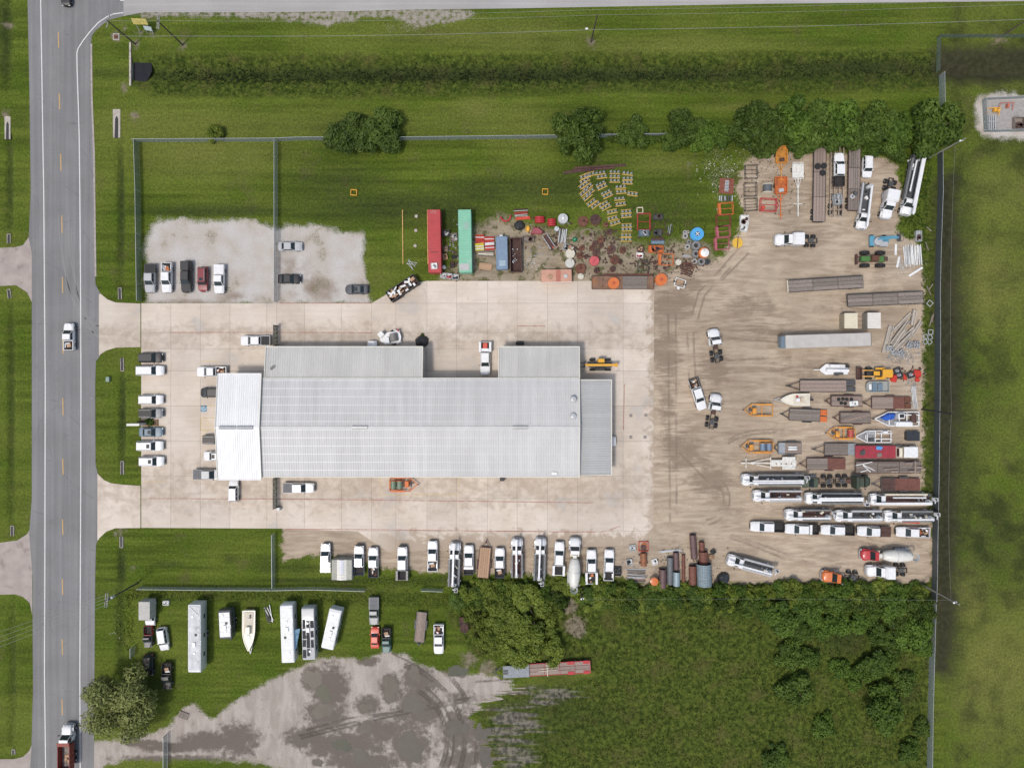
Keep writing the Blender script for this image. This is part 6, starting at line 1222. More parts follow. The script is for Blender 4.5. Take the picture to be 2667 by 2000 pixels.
# planter and monument sign
k = Kind('planter'); tim = mat('planter_timber', (.30, .19, .11), .9, 0, .2, 3)
k.add('border', MB().box((0, .5, .2), (3.7, .14, .4)).box((0, -.5, .2), (3.7, .14, .4)).box((1.8, 0, .2), (.14, .86, .4)).box((-1.8, 0, .2), (.14, .86, .4)), tim); k.add('soil', MB().box((0, 0, .12), (3.5, .86, .2)), mat('soil', (.10, .07, .05), .95, 0, .3, 5)); PL = k
x, y = P(386, 1101, .3); put(PL, x, y, 0, 'timber edged planter between two parked cars', 'planter')
k = Kind('monument_sign'); k.add('panel', MB().box((0, 0, 2.0), (2.5, .45, 2.6), 0, .03), paint('offwhite')); k.add('plinth', MB().box((0, 0, .35), (2.3, .4, .7)), CONC); place(k, 348, 1106, 0, 'white slab sign standing in the grass at the planter end', 'sign', zr=3)
# ------------------------------------------------------------------ reels, discs, drums and scrap
@lru_cache(None)
def disc_reel(r, h, c, hub=True, spokes=8):
    k = Kind('cable_reel'); m = paint(c)
    k.add('flange', MB().cyl((0, 0, 0), (0, 0, .08), r, 24), m); k.add('drum', MB().cyl((0, 0, .08), (0, 0, h - .08), r * .6, 18), mat('cable_wrap', (.06, .06, .065), .6, 0, .2, 9)); k.add('flange', MB().cyl((0, 0, h - .08), (0, 0, h), r, 24), m)
    mb = MB()
    for i in range(spokes): a = 2 * math.pi * i / spokes; mb.bar((.3 * r * math.cos(a), .3 * r * math.sin(a), h + .01), (.94 * r * math.cos(a), .94 * r * math.sin(a), h + .01), .05, .03)
    k.add('spoke', mb, m); k.add('hub', MB().ring(.12 * r, .27 * r, h, h + .05, (0, 0), 12), mat('hub_red', (.35, .06, .03), .6)); return k
place(disc_reel(1.1, 1.0, 'orange'), 1599, 737, 10, 'orange cable reel lying on the rusty platform', 'cable reel', zr=1.0, z=.68)
place(disc_reel(1.18, 1.1, 'orange'), 1723, 727.5, 0, 'orange cable reel on the ground beyond the rusty platform', 'cable reel', zr=1.1)
k = Kind('cable_reel'); m = mat('reel_blue', (.07, .33, .62), .5, 0, .08); k.add('flange', MB().cyl((0, 0, 0), (0, 0, .1), 1.25, 24), m); k.add('drum', MB().cyl((0, 0, .1), (0, 0, 1.1), .95, 20), m); k.add('flange', MB().ring(.45, 1.27, 1.1, 1.22, (0, 0), 24), m); k.add('hub', MB().cyl((0, 0, 1.0), (0, 0, 1.13), .46, 14), BLACK); k.add('spoke', MB().box((0, 0, 1.17), (.85, .14, .06), .7).box((0, 0, 1.172), (.85, .14, .06), 2.27), PLASW); place(k, 1816.7, 609, 0, 'big bright blue cable reel with a white cross hub', 'cable reel', zr=1.2)
k = Kind('water_tank'); k.add('tank', MB().lathe([(1.0, 0), (1.06, .1), (1.06, 1.4), (.98, 1.5)], (0, 0, 0), 24), mat('tank_orange', (.62, .17, .04), .5, 0, .1)); k.add('lid', MB().lathe([(.84, 1.5), (.84, 1.6), (.74, 1.64)], (.12, -.05, 0), 24), PLASW); k.add('port', MB().ring(.1, .2, 1.64, 1.75, (.0, .5), 12), GALV); place(k, 1834, 658, 0, 'orange round tank with a white lid', 'tank', zr=1.5)
k = Kind('reel_disc'); k.add('disc', MB().cyl((0, 0, .25), (0, 0, .4), 1.05, 24), mat('disc_yellow', (.66, .40, .05), .6, 0, .1, 2)); k.add('axle', MB().bar((-.1, -1.05, .5), (.1, 1.3, .5), .12), DRUST); k.add('block', MB().box((0, 0, .12), (.8, .8, .24)), DRUST); place(k, 1921, 632.7, 0, 'yellow disc with a rusty bar across it', 'disc', zr=.4)
k = Kind('cable_reel')
for s in (-1, 1): k.add('flange', MB().cyl((s * .75, 0, 1.12), (s * .86, 0, 1.12), 1.12, 24), paint('cream'))
k.add('cable', MB().cyl((-.75, 0, 1.12), (.75, 0, 1.12), .86, 24), mat('grey_cable', (.10, .11, .12), .6, 0, .2, 9)); place(k, 2000, 491, 88, 'grey cable reel with cream flanges standing on edge', 'cable reel', zr=1.4)
def bore_head(r, seed):
    """rusty drilling auger / casing cap: stepped disc with a flight and a centre kelly box"""
    rr = random.Random(seed); k = Kind('drill_auger'); n = 20; k.add('base_disc', MB().cyl((0, 0, .05), (0, 0, .18), r, 20), RUST)
    rings = []
    for i in range(n + 1):
        a = 2 * math.pi * i / n * .92; z = .2 + .55 * i / n; rings.append([(.16 * math.cos(a), .16 * math.sin(a), z), (r * .95 * math.cos(a), r * .95 * math.sin(a), z), (r * .95 * math.cos(a), r * .95 * math.sin(a), z + .05), (.16 * math.cos(a), .16 * math.sin(a), z + .05)])
    k.add('flight', MB().loft(rings), DRUST if seed % 2 else RUST); k.add('stem', MB().cyl((0, 0, .1), (0, 0, .95), .14, 10).box((0, 0, 1.0), (.22, .22, .2)), DRUST); return k
@lru_cache(None)
def bh(r, s): return bore_head(r, s)
AUG = [(1519, 576, 14.5, 'large dark grey drill auger beside the grass edge'), (1551, 572, 15, 'large red brown drill auger with a curved flight')]
for i, (x, y, r, l) in enumerate(AUG): place(bh(r / S * .98, 10 + i), x, y, 40 * i, l, 'drill auger', None, .5)
for i, (x, y, r) in enumerate([(1578, 585, 7), (1587.5, 604, 8), (1564, 625, 9), (1550, 635.6, 8), (1515.5, 646, 7.5), (1553, 658, 10), (1510.6, 665.5, 9), (1526.5, 668, 6), (1512, 699.7, 13.5), (1592, 650, 11), (1601, 677, 12), (1596, 701, 8), (1622.4, 651, 9), (1616, 683.7, 5), (1541, 646, 7), (1566, 640, 6)]):
    place(bh(round(r / S, 2), i % 4), x, y, 57 * i, 'rusty brown drill auger head on bare dirt among the scrap', 'drill auger', 'rusty auger heads', .4)
place(bh(.62, 3), 1554.6, 704.5, 0, 'brown auger head just above the rusty platform', 'drill auger', None, .4)
k = Kind('red_drum'); k.add('disc', MB().lathe([(.99, 0), (.99, .5), (.9, .6)], (0, 0, 0), 22), mat('pinkred', (.52, .09, .10), .6, 0, .15, 2)); k.add('rib', MB().bar((-.5, -.6, .62), (.5, .6, .62), .1, .05).bar((-.2, .7, .62), (.2, -.7, .62), .08, .05), mat('pinkred_dark', (.40, .06, .07), .6)); place(k, 1548, 679.5, 0, 'pink red round drum among the rusty augers', 'drum', zr=.5)
creamd = mat('cream_lid', (.56, .53, .44), .7, 0, .08, 2)
def vat(r, h, m):
    k = Kind('round_tank'); k.add('tank', MB().lathe([(r * .97, 0), (r, .1), (r, h - .08), (r * .97, h)], (0, 0, 0), 22), m); k.add('rim', MB().ring(r * .93, r, h, h + .05, (0, 0), 22), m); k.add('bung', MB().cyl((r * .3, r * .6, h), (r * .3, r * .6, h + .08), .08, 8), BLACK); return k
place(vat(.95, 1.2, creamd), 1485, 660.6, 0, 'cream round tank beside a stack of small boxes', 'tank', zr=1.2); place(vat(.93, 1.1, mat('cream_lid2', (.52, .51, .46), .7, 0, .08, 2)), 1484, 685.6, 0, 'pale round tank just above the salmon tank', 'tank', zr=1.1)
place(vat(.6, .7, creamd), 1512.5, 720, 0, 'small cream drum beside the salmon tank', 'drum', zr=.7); place(vat(.6, .6, creamd), 1767, 683, 0, 'small cream drum beside the orange rack frame', 'drum', zr=.6)
place(vat(.5, 1.0, GALV), 1450, 596, 0, 'small silver drum below the silver tank', 'drum', zr=1.0)
k = vat(.98, 1.6, mat('silver_tank', (.55, .56, .56), .35, .4, .1)); k.add('stack', MB().cyl((0, 0, 1.6), (0, 0, 1.95), .25, 12), PLASW); k.add('bracket', MB().bar((.4, -.3, 1.2), (1.3, -.75, .3), .12), GALV); place(k, 1466, 570, 0, 'silver upright tank at the grass edge', 'tank', zr=1.4)
k = Kind('buoy'); k.add('ball', MB().lathe([(.02, 0), (.3, .08), (.48, .35), (.5, .55), (.42, .8), (.2, .98), (.02, 1.02)], (0, 0, 0), 16), mat('green_gloss', (.01, .20, .08), .15)); k.add('eye', MB().ring(.04, .09, 1.0, 1.08, (0, 0), 8), STEEL); place(k, 1497, 624, 0, 'glossy green ball among steel channels', 'ball', zr=.6)
@lru_cache(None)
def coil(r, h, c):
    k = Kind('cable_coil'); m = {'g': mat('coil_grey', (.20, .20, .20), .7, 0, .25, 5), 'l': mat('coil_light', (.36, .35, .33), .7, 0, .2, 5), 'k': mat('coil_dark', (.05, .055, .06), .7, 0, .3, 5)}[c]
    for i in range(3): k.add('loop', MB().ring(r * (.45 + .03 * i), r * (1 - .03 * i), h * i / 3, h * (i + 1) / 3 - .02, (.02 * i, 0), 18), m)
    k.add('core', MB().cyl((0, 0, 0), (0, 0, h * .5), r * .42, 12), BLACK); return k
for (x, y, r, c) in ((1784, 604.6, 5, 'l'), (1792, 604.6, 4, 'l'), (1785, 614.7, 7, 'l'), (1795, 630.5, 6, 'g'), (1791, 643, 7, 'l'), (1812, 640, 12, 'g'), (1811.6, 661.5, 10, 'g'), (1809, 680.5, 7, 'l'), (1825.6, 681.8, 10, 'g'), (1843, 681.8, 8, 'k')):
    place(coil(round(r / S, 2), .5 if r < 9 else .8, c), x, y, x % 90, 'coil of cable in the heap around the blue reel' if r < 11 else 'large grey coil of cable below the blue reel', 'cable coil', 'cable coils' if r < 11 else None, .5)
@lru_cache(None)
def ring_spool(c):
    k = Kind('pipe_spool'); m = paint(c)
    for i in range(4): k.add('ring', MB().lathex([(.55, -.15), (.62, -.11), (.62, .11), (.55, .15)], (-.48 + i * .32, 0, .62), 18), m)
    k.add('core', MB().cyl((-.6, 0, .62), (.6, 0, .62), .45, 14), BLACK); return k
place(ring_spool('red'), 1405.7, 572, 90, 'stack of red rings standing at the grass edge', 'ring stack', zr=.9, scale=(1, 1.6, 1)); place(ring_spool('red'), 1437, 579, 93, 'red ring stack between the taller ring stack and silver tank', 'ring stack', zr=.9, scale=(1.1, 1.35, 1))
def frame(w, l, h, m, cross=1, t=.12, plate=None):
    k = Kind('equipment_rack'); mb = MB()
    for z in (t / 2, h): mb.bar((-w / 2, -l / 2, z), (w / 2, -l / 2, z), t).bar((w / 2, -l / 2, z), (w / 2, l / 2, z), t).bar((w / 2, l / 2, z), (-w / 2, l / 2, z), t).bar((-w / 2, l / 2, z), (-w / 2, -l / 2, z), t)
    k.add('frame', mb, m); k.add('post', MB().box((w / 2, l / 2, h / 2), (t, t, h)).box((-w / 2, l / 2, h / 2), (t, t, h)).box((w / 2, -l / 2, h / 2), (t, t, h)).box((-w / 2, -l / 2, h / 2), (t, t, h)), m)
    for i in range(cross): k.add('cross_bar', MB().bar((-w / 2, -l / 2 + l * (i + 1) / (cross + 1), h * .6), (w / 2, -l / 2 + l * (i + 1) / (cross + 1), h * .6), t), m)
    if plate: k.add('plate', MB().box((-w / 2 + .25, 0, h * .7), (.5, l * .9, .08)), plate)
    return k
for (x, y, w, l, c, lab, rot, pl) in ((1891, 543, 38, 30, 'orange', 'orange tubular rack frame in the row by the grass', 4, 1), (1885.5, 574, 36, 29, 'maroon', 'dark rusty rack frame between the orange and pink ones', 4, 0), (1884, 602.5, 36, 28, 'pink', 'pale pink rack frame under the dark one', 6, 1), (1881, 634, 38, 30, 'pink', 'deeper pink rack frame at the end of the row', 4, 1), (1735, 675, 38, 29, 'orange', 'orange rack frame standing in bare dirt', -3, 1), (1677.5, 577, 32, 42, 'red', 'tall red rack frame beside the insulators', 0, 0), (1957.6, 447, 31, 34, 'black', 'black lift frame of the three that is next to the trees', 1, 0), (1956, 492.6, 31, 34, 'black', 'black lift frame in the middle of the three', 1, 0), (1957, 532, 32, 31, 'black', 'black slatted frame, last of the three black frames', 3, 0), (1675, 692, 26, 26, 'army', 'brown pipe frame lying in bare ground', 5, 0), (1667, 547.6, 15, 14, 'cream', 'small cream square frame above the red rack', 2, 0), (921, 501, 15, 14, 'yellow', 'small yellow square frame alone on dark lawn', -3, 0), (1420, 499, 14, 14, 'yellow', 'small yellow square frame on lawn near the insulators', 0, 0)):
    big = w > 20; place(frame(w / S, l / S, 0.8 if big else .35, worn(c) if c != 'black' else BLACK, (3 if 'slatted' in lab else 2 if c == 'black' else 1) if big else 0, .085 if big else .10, (worn(c) if pl else None)), x, y, rot, lab, 'frame', None, .8 if big else .4)
k = frame(3.1, 2.4, .9, worn('red'), 1); k.add('motor', MB().box((-1.1, -.7, .9), (.6, .6, .6), 0, .08), paint('orangered')); k.add('nose', MB().bar((1.55, 1.2, .5), (2.1, 0, .5), .12).bar((1.55, -1.2, .5), (2.1, 0, .5), .12), worn('red')); place(k, 2002, 533, -3, 'red trailer frame with an orange motor', 'trailer frame', zr=.8)
# insulator racks on the grass
IGREY = mat('insulator_grey', (.30, .32, .33), .45, 0, .15, 4)
def insul(sh):
    k = Kind('insulator_rack'); yw = mat('yellow_timber', (.56, .36, .10), .8, 0, .15, 4)
    k.add('rail', MB().box((0, -.42, .09), (2.15, .16, .14)), yw)
    if sh: k.add('rail', MB().box((0, .30, .07), (2.1, .12, .12)), yw)
    for i in range(3):
        x = (i - 1) * .74; o = k.add('insulator', MB().lathe([(.16, .14), (.07, .2), (.07, .35), (.15, .4), (.06, .5), (.13, .62), (.05, .72), (.10, .85), (.04, .95), (.05, 1.35), (.01, 1.4)], (x, -.05, 0), 10), IGREY); k.add('foot', MB().box((x, -.05, .17), (.46, .34, .06), 0, .02), IGREY, o)
    return k
IA, IB = insul(True), insul(False)
for i, (x, y, rot, sh) in enumerate([(420, 250, 15, 1), (630, 215, 8, 0), (660, 290, 8, 0), (915, 200, 0, 0), (915, 285, 0, 0), (915, 370, 0, 0), (1170, 225, -8, 0), (1170, 325, 0, 0), (1165, 405, 0, 1), (630, 430, 25, 0), (660, 490, 25, 0), (735, 600, 25, 0), (775, 660, 25, 0), (1030, 490, 4, 0), (1040, 590, 4, 1), (1265, 630, -8, 1), (1005, 720, 5, 0), (1030, 830, 8, 1), (330, 290, 15, 1), (320, 375, 28, 1), (300, 460, 35, 1), (380, 500, 38, 1), (310, 600, 40, 1), (420, 600, 40, 1), (370, 690, 40, 1), (450, 800, 38, 1), (530, 850, 38, 1), (690, 840, 30, 1), (740, 890, 28, 1), (860, 980, 12, 1), (1140, 980, 5, 1), (1140, 1060, 5, 1), (870, 1110, 14, 1), (920, 1200, 18, 1), (1150, 1255, 3, 1), (1150, 1330, 2, 1), (1140, 1445, 0, 1), (1140, 1530, 0, 1)]):
    place(IA if sh else IB, 1480 + x * .13263, 420 + y * .13263, rot, 'timber rack of three grey post insulators standing on the grass' if sh else 'bare trio of grey post insulators standing on the grass', 'insulator rack', 'yellow railed insulator racks' if sh else 'bare insulator trios', .3)
bmR = mat('purple_rust', (.10, .05, .045), .8, 0, .2, 2)
def ibeam(L, w=.3):
    mb = MB().box((0, w * .4, .16), (L, .08, .3)).box((0, -w * .4, .16), (L, .08, .3)).box((0, 0, .16), (L, w * .8, .06)); return mb
for (x, y, L, r, l) in ((1563, 434, 10.2, 3.5, 'long dark rusty beam above the insulators'), (1545, 440, 8.5, 4, 'rusty beam lying alongside the longest one'), (1508, 446, 6.2, 6, 'short rusty beam end sticking out over the lawn')): xx_, yy_ = P(x, y, .3); one('steel_beam', ibeam(L, .45), bmR, xx_, yy_, r, l, 'steel beam')
for (x, y, l) in ((1049, 617.6, 'yellow pole lying on the grass apart from the red container'), (1114, 617, 'yellow pole along the foot of the red container')):
    xx_, yy_ = P(x, y, .1); one('pole', MB().bar((0, -5.4, .1), (0, 5.4, .1), .15).box((0, -2.7, .1), (.22, .2, .2)).box((0, 0, .1), (.22, .2, .2)).box((0, 2.7, .1), (.22, .2, .2)), mat('yellow_pole', (.56, .36, .12), .7, 0, .2, 3), xx_, yy_, .5, l, 'pole')
for (x, y) in ((1084, 563), (1083, 600), (1081, 640)): xx_, yy_ = P(x, y, .3); one('concrete_footing', MB().lathe([(.34, 0), (.34, .2), (.28, .26), (.1, .27)], (0, 0, 0), 12), CONC, xx_, yy_, 0, 'small round pale footing in the lawn beside the yellow pole', 'footing', 'row of three footings')
# barricades and small boxes by the containers
def stack(n, w, l, m, seed, nm='barricade_stack', pn='barricade'):
    rr = random.Random(seed); k = Kind(nm)
    for i in range(n): k.add(pn, MB().box((0, -l / 2 + l * (i + .5) / n, .3 + .05 * rr.random()), (w, l / n * .72, .5), rr.uniform(-.05, .05), .03), rr.choice(m))
    k.add('pallet', MB().box((0, 0, .05), (w * .9, l, .08)), WOODG); return k
OR = [paint('orangered'), paint('orangered'), PLASW, paint('red')]
place(stack(9, 1.8, 1.9, OR, 1), 1250, 624, 2, 'pallet of orange barricades next to the green container', 'barricades', zr=.5); place(stack(14, 1.9, 2.7, OR, 2), 1275, 634, 3, 'larger pallet of orange barricades next to the blue dumpster', 'barricades', zr=.5)
k = stack(6, 1.8, 1.5, [mat('bright_yellow', (.72, .58, .05), .6), _mats['bright_yellow'], PLASW], 3); place(k, 1248.7, 643, 4, 'pallet of yellow barricades below the orange ones', 'barricades', zr=.6)
k = stack(5, 3.1, 1.1, [paint('cream'), WOODG], 4, 'board_crate', 'board'); place(k, 1265.7, 660.5, -2, 'crate of cream boards below the barricades', 'crate', zr=.4)
def panelthing(nm, w, l, h, m, pn='plank', n=4):
    k = Kind(nm)
    for i in range(n): k.add(pn, MB().box((0, -l / 2 + l * (i + .5) / n, h), (w, l / n - .02, .06)), m)
    k.add('batten', MB().box((-w * .4, 0, h / 2), (.1, l, h)).box((w * .4, 0, h / 2), (.1, l, h)), WOODG); return k
place(panelthing('pallet', 2.55, 1.35, .2, WOODT), 1264, 694.6, -7, 'tan plank platform on the ground by the blue dumpster', 'platform', zr=.2)
@lru_cache(None)
def crate(w, l, h, c, inner='g'):
    k = Kind('crate'); m = {'g': GALV, 'w': WOODG, 't': WOODT, 'k': DGREY, 'o': worn('orange'), 'r': worn('red'), 'b': paint('bluegrey'), 'x': PLASW, 'd': DRUST}[c]
    k.add('side', MB().box((0, l / 2, h / 2), (w, .07, h)).box((0, -l / 2, h / 2), (w, .07, h)), m); k.add('end', MB().box((w / 2, 0, h / 2), (.07, l - .1, h)).box((-w / 2, 0, h / 2), (.07, l - .1, h)), m); k.add('base', MB().box((0, 0, .1), (w - .05, l - .05, .12)), m)
    im = {'g': STEEL, 'k': BLACK, 'd': DRUST, 'w': PLASW, 'r': paint('red'), 't': WOODT}[inner]; rr = random.Random(int(w * 100 + l * 10))
    for i in range(5): k.add('content', MB().box((rr.uniform(-.3, .3) * w, rr.uniform(-.3, .3) * l, h * .6), (w * .35, l * .28, h * .5), rr.uniform(0, 3), .03), im)
    return k
for (x, y, w, l, h, c, inn, rot, lab) in ((1161.7, 607.6, 17, 14, .9, 'k', 'g', 3, 'dark engine crate between the red and green containers'), (1182, 618, 18, 20, .6, 'w', 'g', 4, 'pallet crate of fittings against the green container'), (1161, 648.7, 11, 14, .5, 'w', 't', 8, 'small pinkish crate beside the red container'), (1159, 668.7, 12, 14, .5, 't', 't', 10, 'small tan box of tan parts beside the red container'), (1177.6, 690, 10, 15, .5, 'd', 'k', 6, 'dark rusty crate between the containers'), (1154.7, 718, 15, 13, .6, 'g', 'g', -10, 'grey metal crate, first of three below the containers'), (1169, 719, 15, 13, .6, 'g', 'r', -8, 'metal crate of red parts, middle of three'), (1186.4, 721.6, 15, 13, .6, 'g', 'k', -4, 'metal crate of dark mesh, last of three'), (1376, 623, 29, 14, .7, 'w', 'd', 0, 'low grey box beside the rusty dumpster'), (1677, 607, 26, 15, .8, 'b', 'g', 0, 'blue grey open box below the red rack'), (1714, 565, 24, 13, .8, 'k', 'd', 0, 'dark steel trough on the lawn edge'), (1708, 649, 38, 17, .6, 'o', 'd', 0, 'yellow orange tray of rusty parts'), (1666, 665, 17, 12, .5, 'x', 'r', -4, 'white box with red striped boards'), (1474, 643.5, 14, 15, .8, 'g', 'k', -20, 'tilted grey bin beside the cream tank'), (1487, 645, 13, 9, .6, 't', 'w', -20, 'tan crate on top of the cream tank row'), (1939, 573.7, 21, 25, .8, 'x', 'd', -3, 'pale grey cabinet with a brown panel at the rack row'), (1938, 595, 17, 15, .7, 'x', 'g', -12, 'smaller pale cabinet next to the yellow disc'), (1608, 1488, 20, 21, .7, 'k', 'k', 0, 'black plastic crate beside the last white pickup'), (1647, 1427, 16, 15, .5, 'g', 'g', 5, 'grey pump unit on concrete near the rusty tank'), (1639, 1464, 15, 15, .5, 'g', 'k', 5, 'grey valve unit below the pump'), (1705, 1463, 14, 14, .4, 'x', 'g', 20, 'small pale crate of parts beside the pipes'), (2183, 519, 18, 26, 1.2, 'g', 'g', 10, 'grey tarped machine on the skeleton trailer'), (2393, 615, 14, 27, .7, 'g', 'd', 0, 'ladder shaped rack with brown slats in weeds'), (432, 1570, 14, 11, .6, 'x', 'w', 0, 'white cooler box in the neighbour grass'), (1668.6, 649, 16, 15, .4, 'd', 't', 30, 'heap of rusty and tan scrap beside the yellow tray'), (1713, 606, 20, 14, .5, 'k', 'k', 0, 'dark engine block on the lawn edge')):
    place(crate(round(w / S, 2), round(l / S, 2), h, c, inn), x, y, rot, lab, 'crate', None, h * .8, z=1.34 if 'skeleton' in lab else (1.0 if 'on top' in lab else 0))
place(crate(1.15, 1.1, .35, 'x', 'g'), 1130.6, 693, 4, 'white framed crate on the roof of the red container', 'crate', None, .3, z=2.62)
for i, (x, y) in enumerate(((1179, 669), (1186, 669))):
    xx_, yy_ = P(x, y, .2); o = one('tyre', wheel_meshes(.36, .25)[0], RUBBER, xx_, yy_, 0, 'old tyre lying between the two containers', 'tyre', 'tyres between containers', .15); o.rotation_euler = (0, math.pi / 2, 0)
# lumps: tarps, bags, heaps
def heap(nm, w, l, h, m, seed, extra=None):
    rr = random.Random(seed); mb = MB(); rings = []; n = 14
    for r, z in ((1, 0), (.95, .35), (.75, .75), (.45, .95), (.1, 1)): rings.append([(w / 2 * r * math.cos(2 * math.pi * i / n) * rr.uniform(.88, 1.1), l / 2 * r * math.sin(2 * math.pi * i / n) * rr.uniform(.88, 1.1), z * h * rr.uniform(.85, 1.1)) for i in range(n)])
    return mb.loft(rings)
for (x, y, w, l, h, m, lab, cat) in ((1098, 889, 36, 32, 1.2, TARPK, 'black tarp heap with branches beside the north bays', 'tarp'), (1353, 587, 30, 26, .9, TARPK, 'dark tarp heap near the red rack', 'tarp'), (1375, 595, 13, 18, .6, paint('yellow'), 'yellow bag heap beside the dark tarp', 'bag'), (1156, 695.7, 12, 12, .6, PLASW, 'crumpled white bag between the containers', 'bag'), (1886, 1506.5, 33, 31, 1.3, mat('tank_black', (.03, .034, .04), .5, 0, .2), 'black domed tank in the south bushes', 'tank')):
    xx_, yy_ = P(x, y, h * .6); one(nm := {'tarp': 'tarp_heap', 'bag': 'bag', 'tank': 'domed_tank'}[cat], heap(nm, w / S, l / S, h, m, int(x)), m, xx_, yy_, 0, lab, cat)
def bars(nm, n, L, w, h, m, seed, jit=.06, pn='bar', t=.08, rnd=True):
    rr = random.Random(seed); k = Kind(nm)
    for i in range(n):
        x = -w / 2 + w * (i + .5) / n; l = L * rr.uniform(.75, 1.0); a = rr.uniform(-jit, jit); z = t / 2 + rr.random() * h
        k.add(pn, (MB().cyl((x - l / 2 * a, -l / 2, z), (x + l / 2 * a, l / 2, z), t / 2, 8) if rnd else MB().bar((x - l / 2 * a, -l / 2, z), (x + l / 2 * a, l / 2, z), t)), m if not isinstance(m, list) else rr.choice(m))
    return k
place(bars('pipe_pile', 18, 4.6, 3.6, .3, [PLASW, GALV, PLASW], 4, .05, 'pipe', .17), 2378, 665, 3, 'pile of white plastic pipes at the east weeds', 'pipes', zr=.3)
place(bars('steel_bar_pile', 16, 5.4, 1.0, .3, [GALV, STEEL], 6, .10, 'bar', .09), 2382, 1035, 4, 'pile of galvanised steel bars beside a brown trailer', 'steel bars', zr=.3)
place(bars('scrap_steel_rack', 8, 3.3, 1.6, .5, [DRUST, worn('red'), GALV], 8, .05, 'pipe', .14), 1357, 553, 93, 'rack of rusty and red pipes on the lawn edge', 'pipes', zr=.5)
place(bars('scrap_channel', 6, 2.9, 1.4, .3, [GALV, DRUST, DGREY, BLACK], 9, .10, 'channel', .22, 'x', ) if False else bars('scrap_channel', 6, 3.2, 1.6, .3, [GALV, DRUST, DGREY, GALV], 9, .10, 'channel', .2, False), 1465, 615, -8, 'loose steel channels in a heap near the green ball', 'steel channels', zr=.3)
place(bars('lumber_heap', 12, 4.2, 2.6, .5, [WOODG, GALV, WOODP], 10, .08, 'board', .18, False), 1657, 1499, 88, 'heap of boards and ladders at the south hedge', 'lumber', zr=.4)
place(bars('rebar_frame', 9, 1.9, 1.2, .3, [GALV], 12, .3, 'wire', .05), 2348, 692, 40, 'tangle of white wire below the pipe pile', 'wire', zr=.2)
place(bars('radiator_pile', 8, 1.2, 2.9, .35, [GALV, DGREY], 13, .08, 'fin', .2, False), 1890.5, 517, 0, 'row of grey radiator fins between the plate and the orange rack', 'radiators', zr=.4)
place(bars('rust_heap', 12, 3.0, 2.6, .8, [DRUST, RUST], 14, .5, 'bar', .14, False), 1790, 701, 80, 'heap of dark rusty iron at the dirt edge', 'scrap iron', zr=.6)
place(bars('pipe_bundle', 5, 1.8, .7, .2, [WOODP, GALV], 15, .03, 'pipe', .13), 1787.6, 668.5, 88, 'short bundle of pale pipes among cable coils', 'pipes', zr=.2)
place(bars('bike_frame', 7, 2.0, 1.1, .5, [GALV, DGREY, paint('yellow')], 16, .4, 'tube', .07), 1745, 596, 10, 'tangle of thin tubes on the lawn edge', 'tubes', zr=.4)
place(bars('red_bar_rack', 5, 3.6, .6, .3, [worn('orangered')], 17, .04, 'bar', .14, False), 1362, 568.5, 95, 'low red bars below the pipe rack', 'bars', zr=.3)
place(bars('trailer_wreck', 7, 3.6, 1.2, .4, [BLACK, DGREY, GALV], 18, .35, 'bar', .12, False), 699, 1600, 20, 'wrecked dark trailer frame in the grass', 'trailer frame', zr=.4)
place(bars('scrap_tripod', 5, 2.0, 1.2, .3, [GALV], 19, .6, 'bar', .08, False), 1071, 688, 60, 'grey tripod frame beside the yellow pole', 'frame', zr=.3)
for (x, y, L, r, lab) in ((2333, 650, 2.2, 88, 'white plank standing clear of the pipe pile'), (2339, 683, 2.2, 78, 'white plank below the pipe pile'), (2385, 708, 3.2, 32, 'long white plank lying askew near the flatbed')):
    xx_, yy_ = P(x, y, .1); one('plank', MB().box((0, 0, .1), (L, .42, .16), 0, .03), PLASW, xx_, yy_, r, lab, 'plank')
# concrete beams
k8 = lambda a, b: (2000 + a * .3015, 500 + b * .3015)
for i, (a, b, w, z) in enumerate([((1065, 1155), (1005, 1388), 46, 0), ((1235, 1045), (1078, 1205), 26, 0), ((1272, 1020), (1248, 1148), 32, .5), ((1215, 1110), (1062, 1312), 28, .3), ((1188, 1188), (1085, 1338), 26, .5), ((1268, 1168), (1108, 1312), 30, .2), ((1322, 1115), (1236, 1250), 30, .1), ((1240, 1225), (1100, 1362), 34, .7)]):
    pa, pb = P(*k8(*a), z + .3), P(*k8(*b), z + .3); L = math.dist(pa, pb); ang = math.degrees(math.atan2(pb[1] - pa[1], pb[0] - pa[0])); wd = w * .3015 / S
    mb = MB().box((0, wd * .38, .25), (L, wd * .24, .5)).box((0, -wd * .38, .25), (L, wd * .24, .5)).box((0, 0, .12), (L, wd * .7, .2))
    one('concrete_beam', mb, CONC, (pa[0] + pb[0]) / 2, (pa[1] + pb[1]) / 2, ang, 'pale concrete trough beam in the heap by the east weeds', 'concrete beam', 'heap of concrete beams', z)
for i, (x, y) in enumerate(((1055, 1350), (1100, 1385), (1150, 1390), (1225, 1320), (1285, 1320))):
    q = k8(x, y); place(crate(1.3, 1.0, .8, 'g', 'g'), *q, 20 * i, 'bale of grey scrap metal below the concrete beams', 'scrap bale', 'scrap bales', .6)
for i, (x, y, s) in enumerate(((1405, 1210, 12), (1360, 1250, 11), (1400, 1255, 11), (1360, 1295, 11), (1395, 1295, 11), (1398, 962, 13))):
    q = k8(x, y); place(frame(s / S * .95, s / S * .95, .12, GALV, 0, .12), *q, 10 * i, 'small pale square frame lying in the fence weeds', 'frame', 'square frames in the weeds', .1)
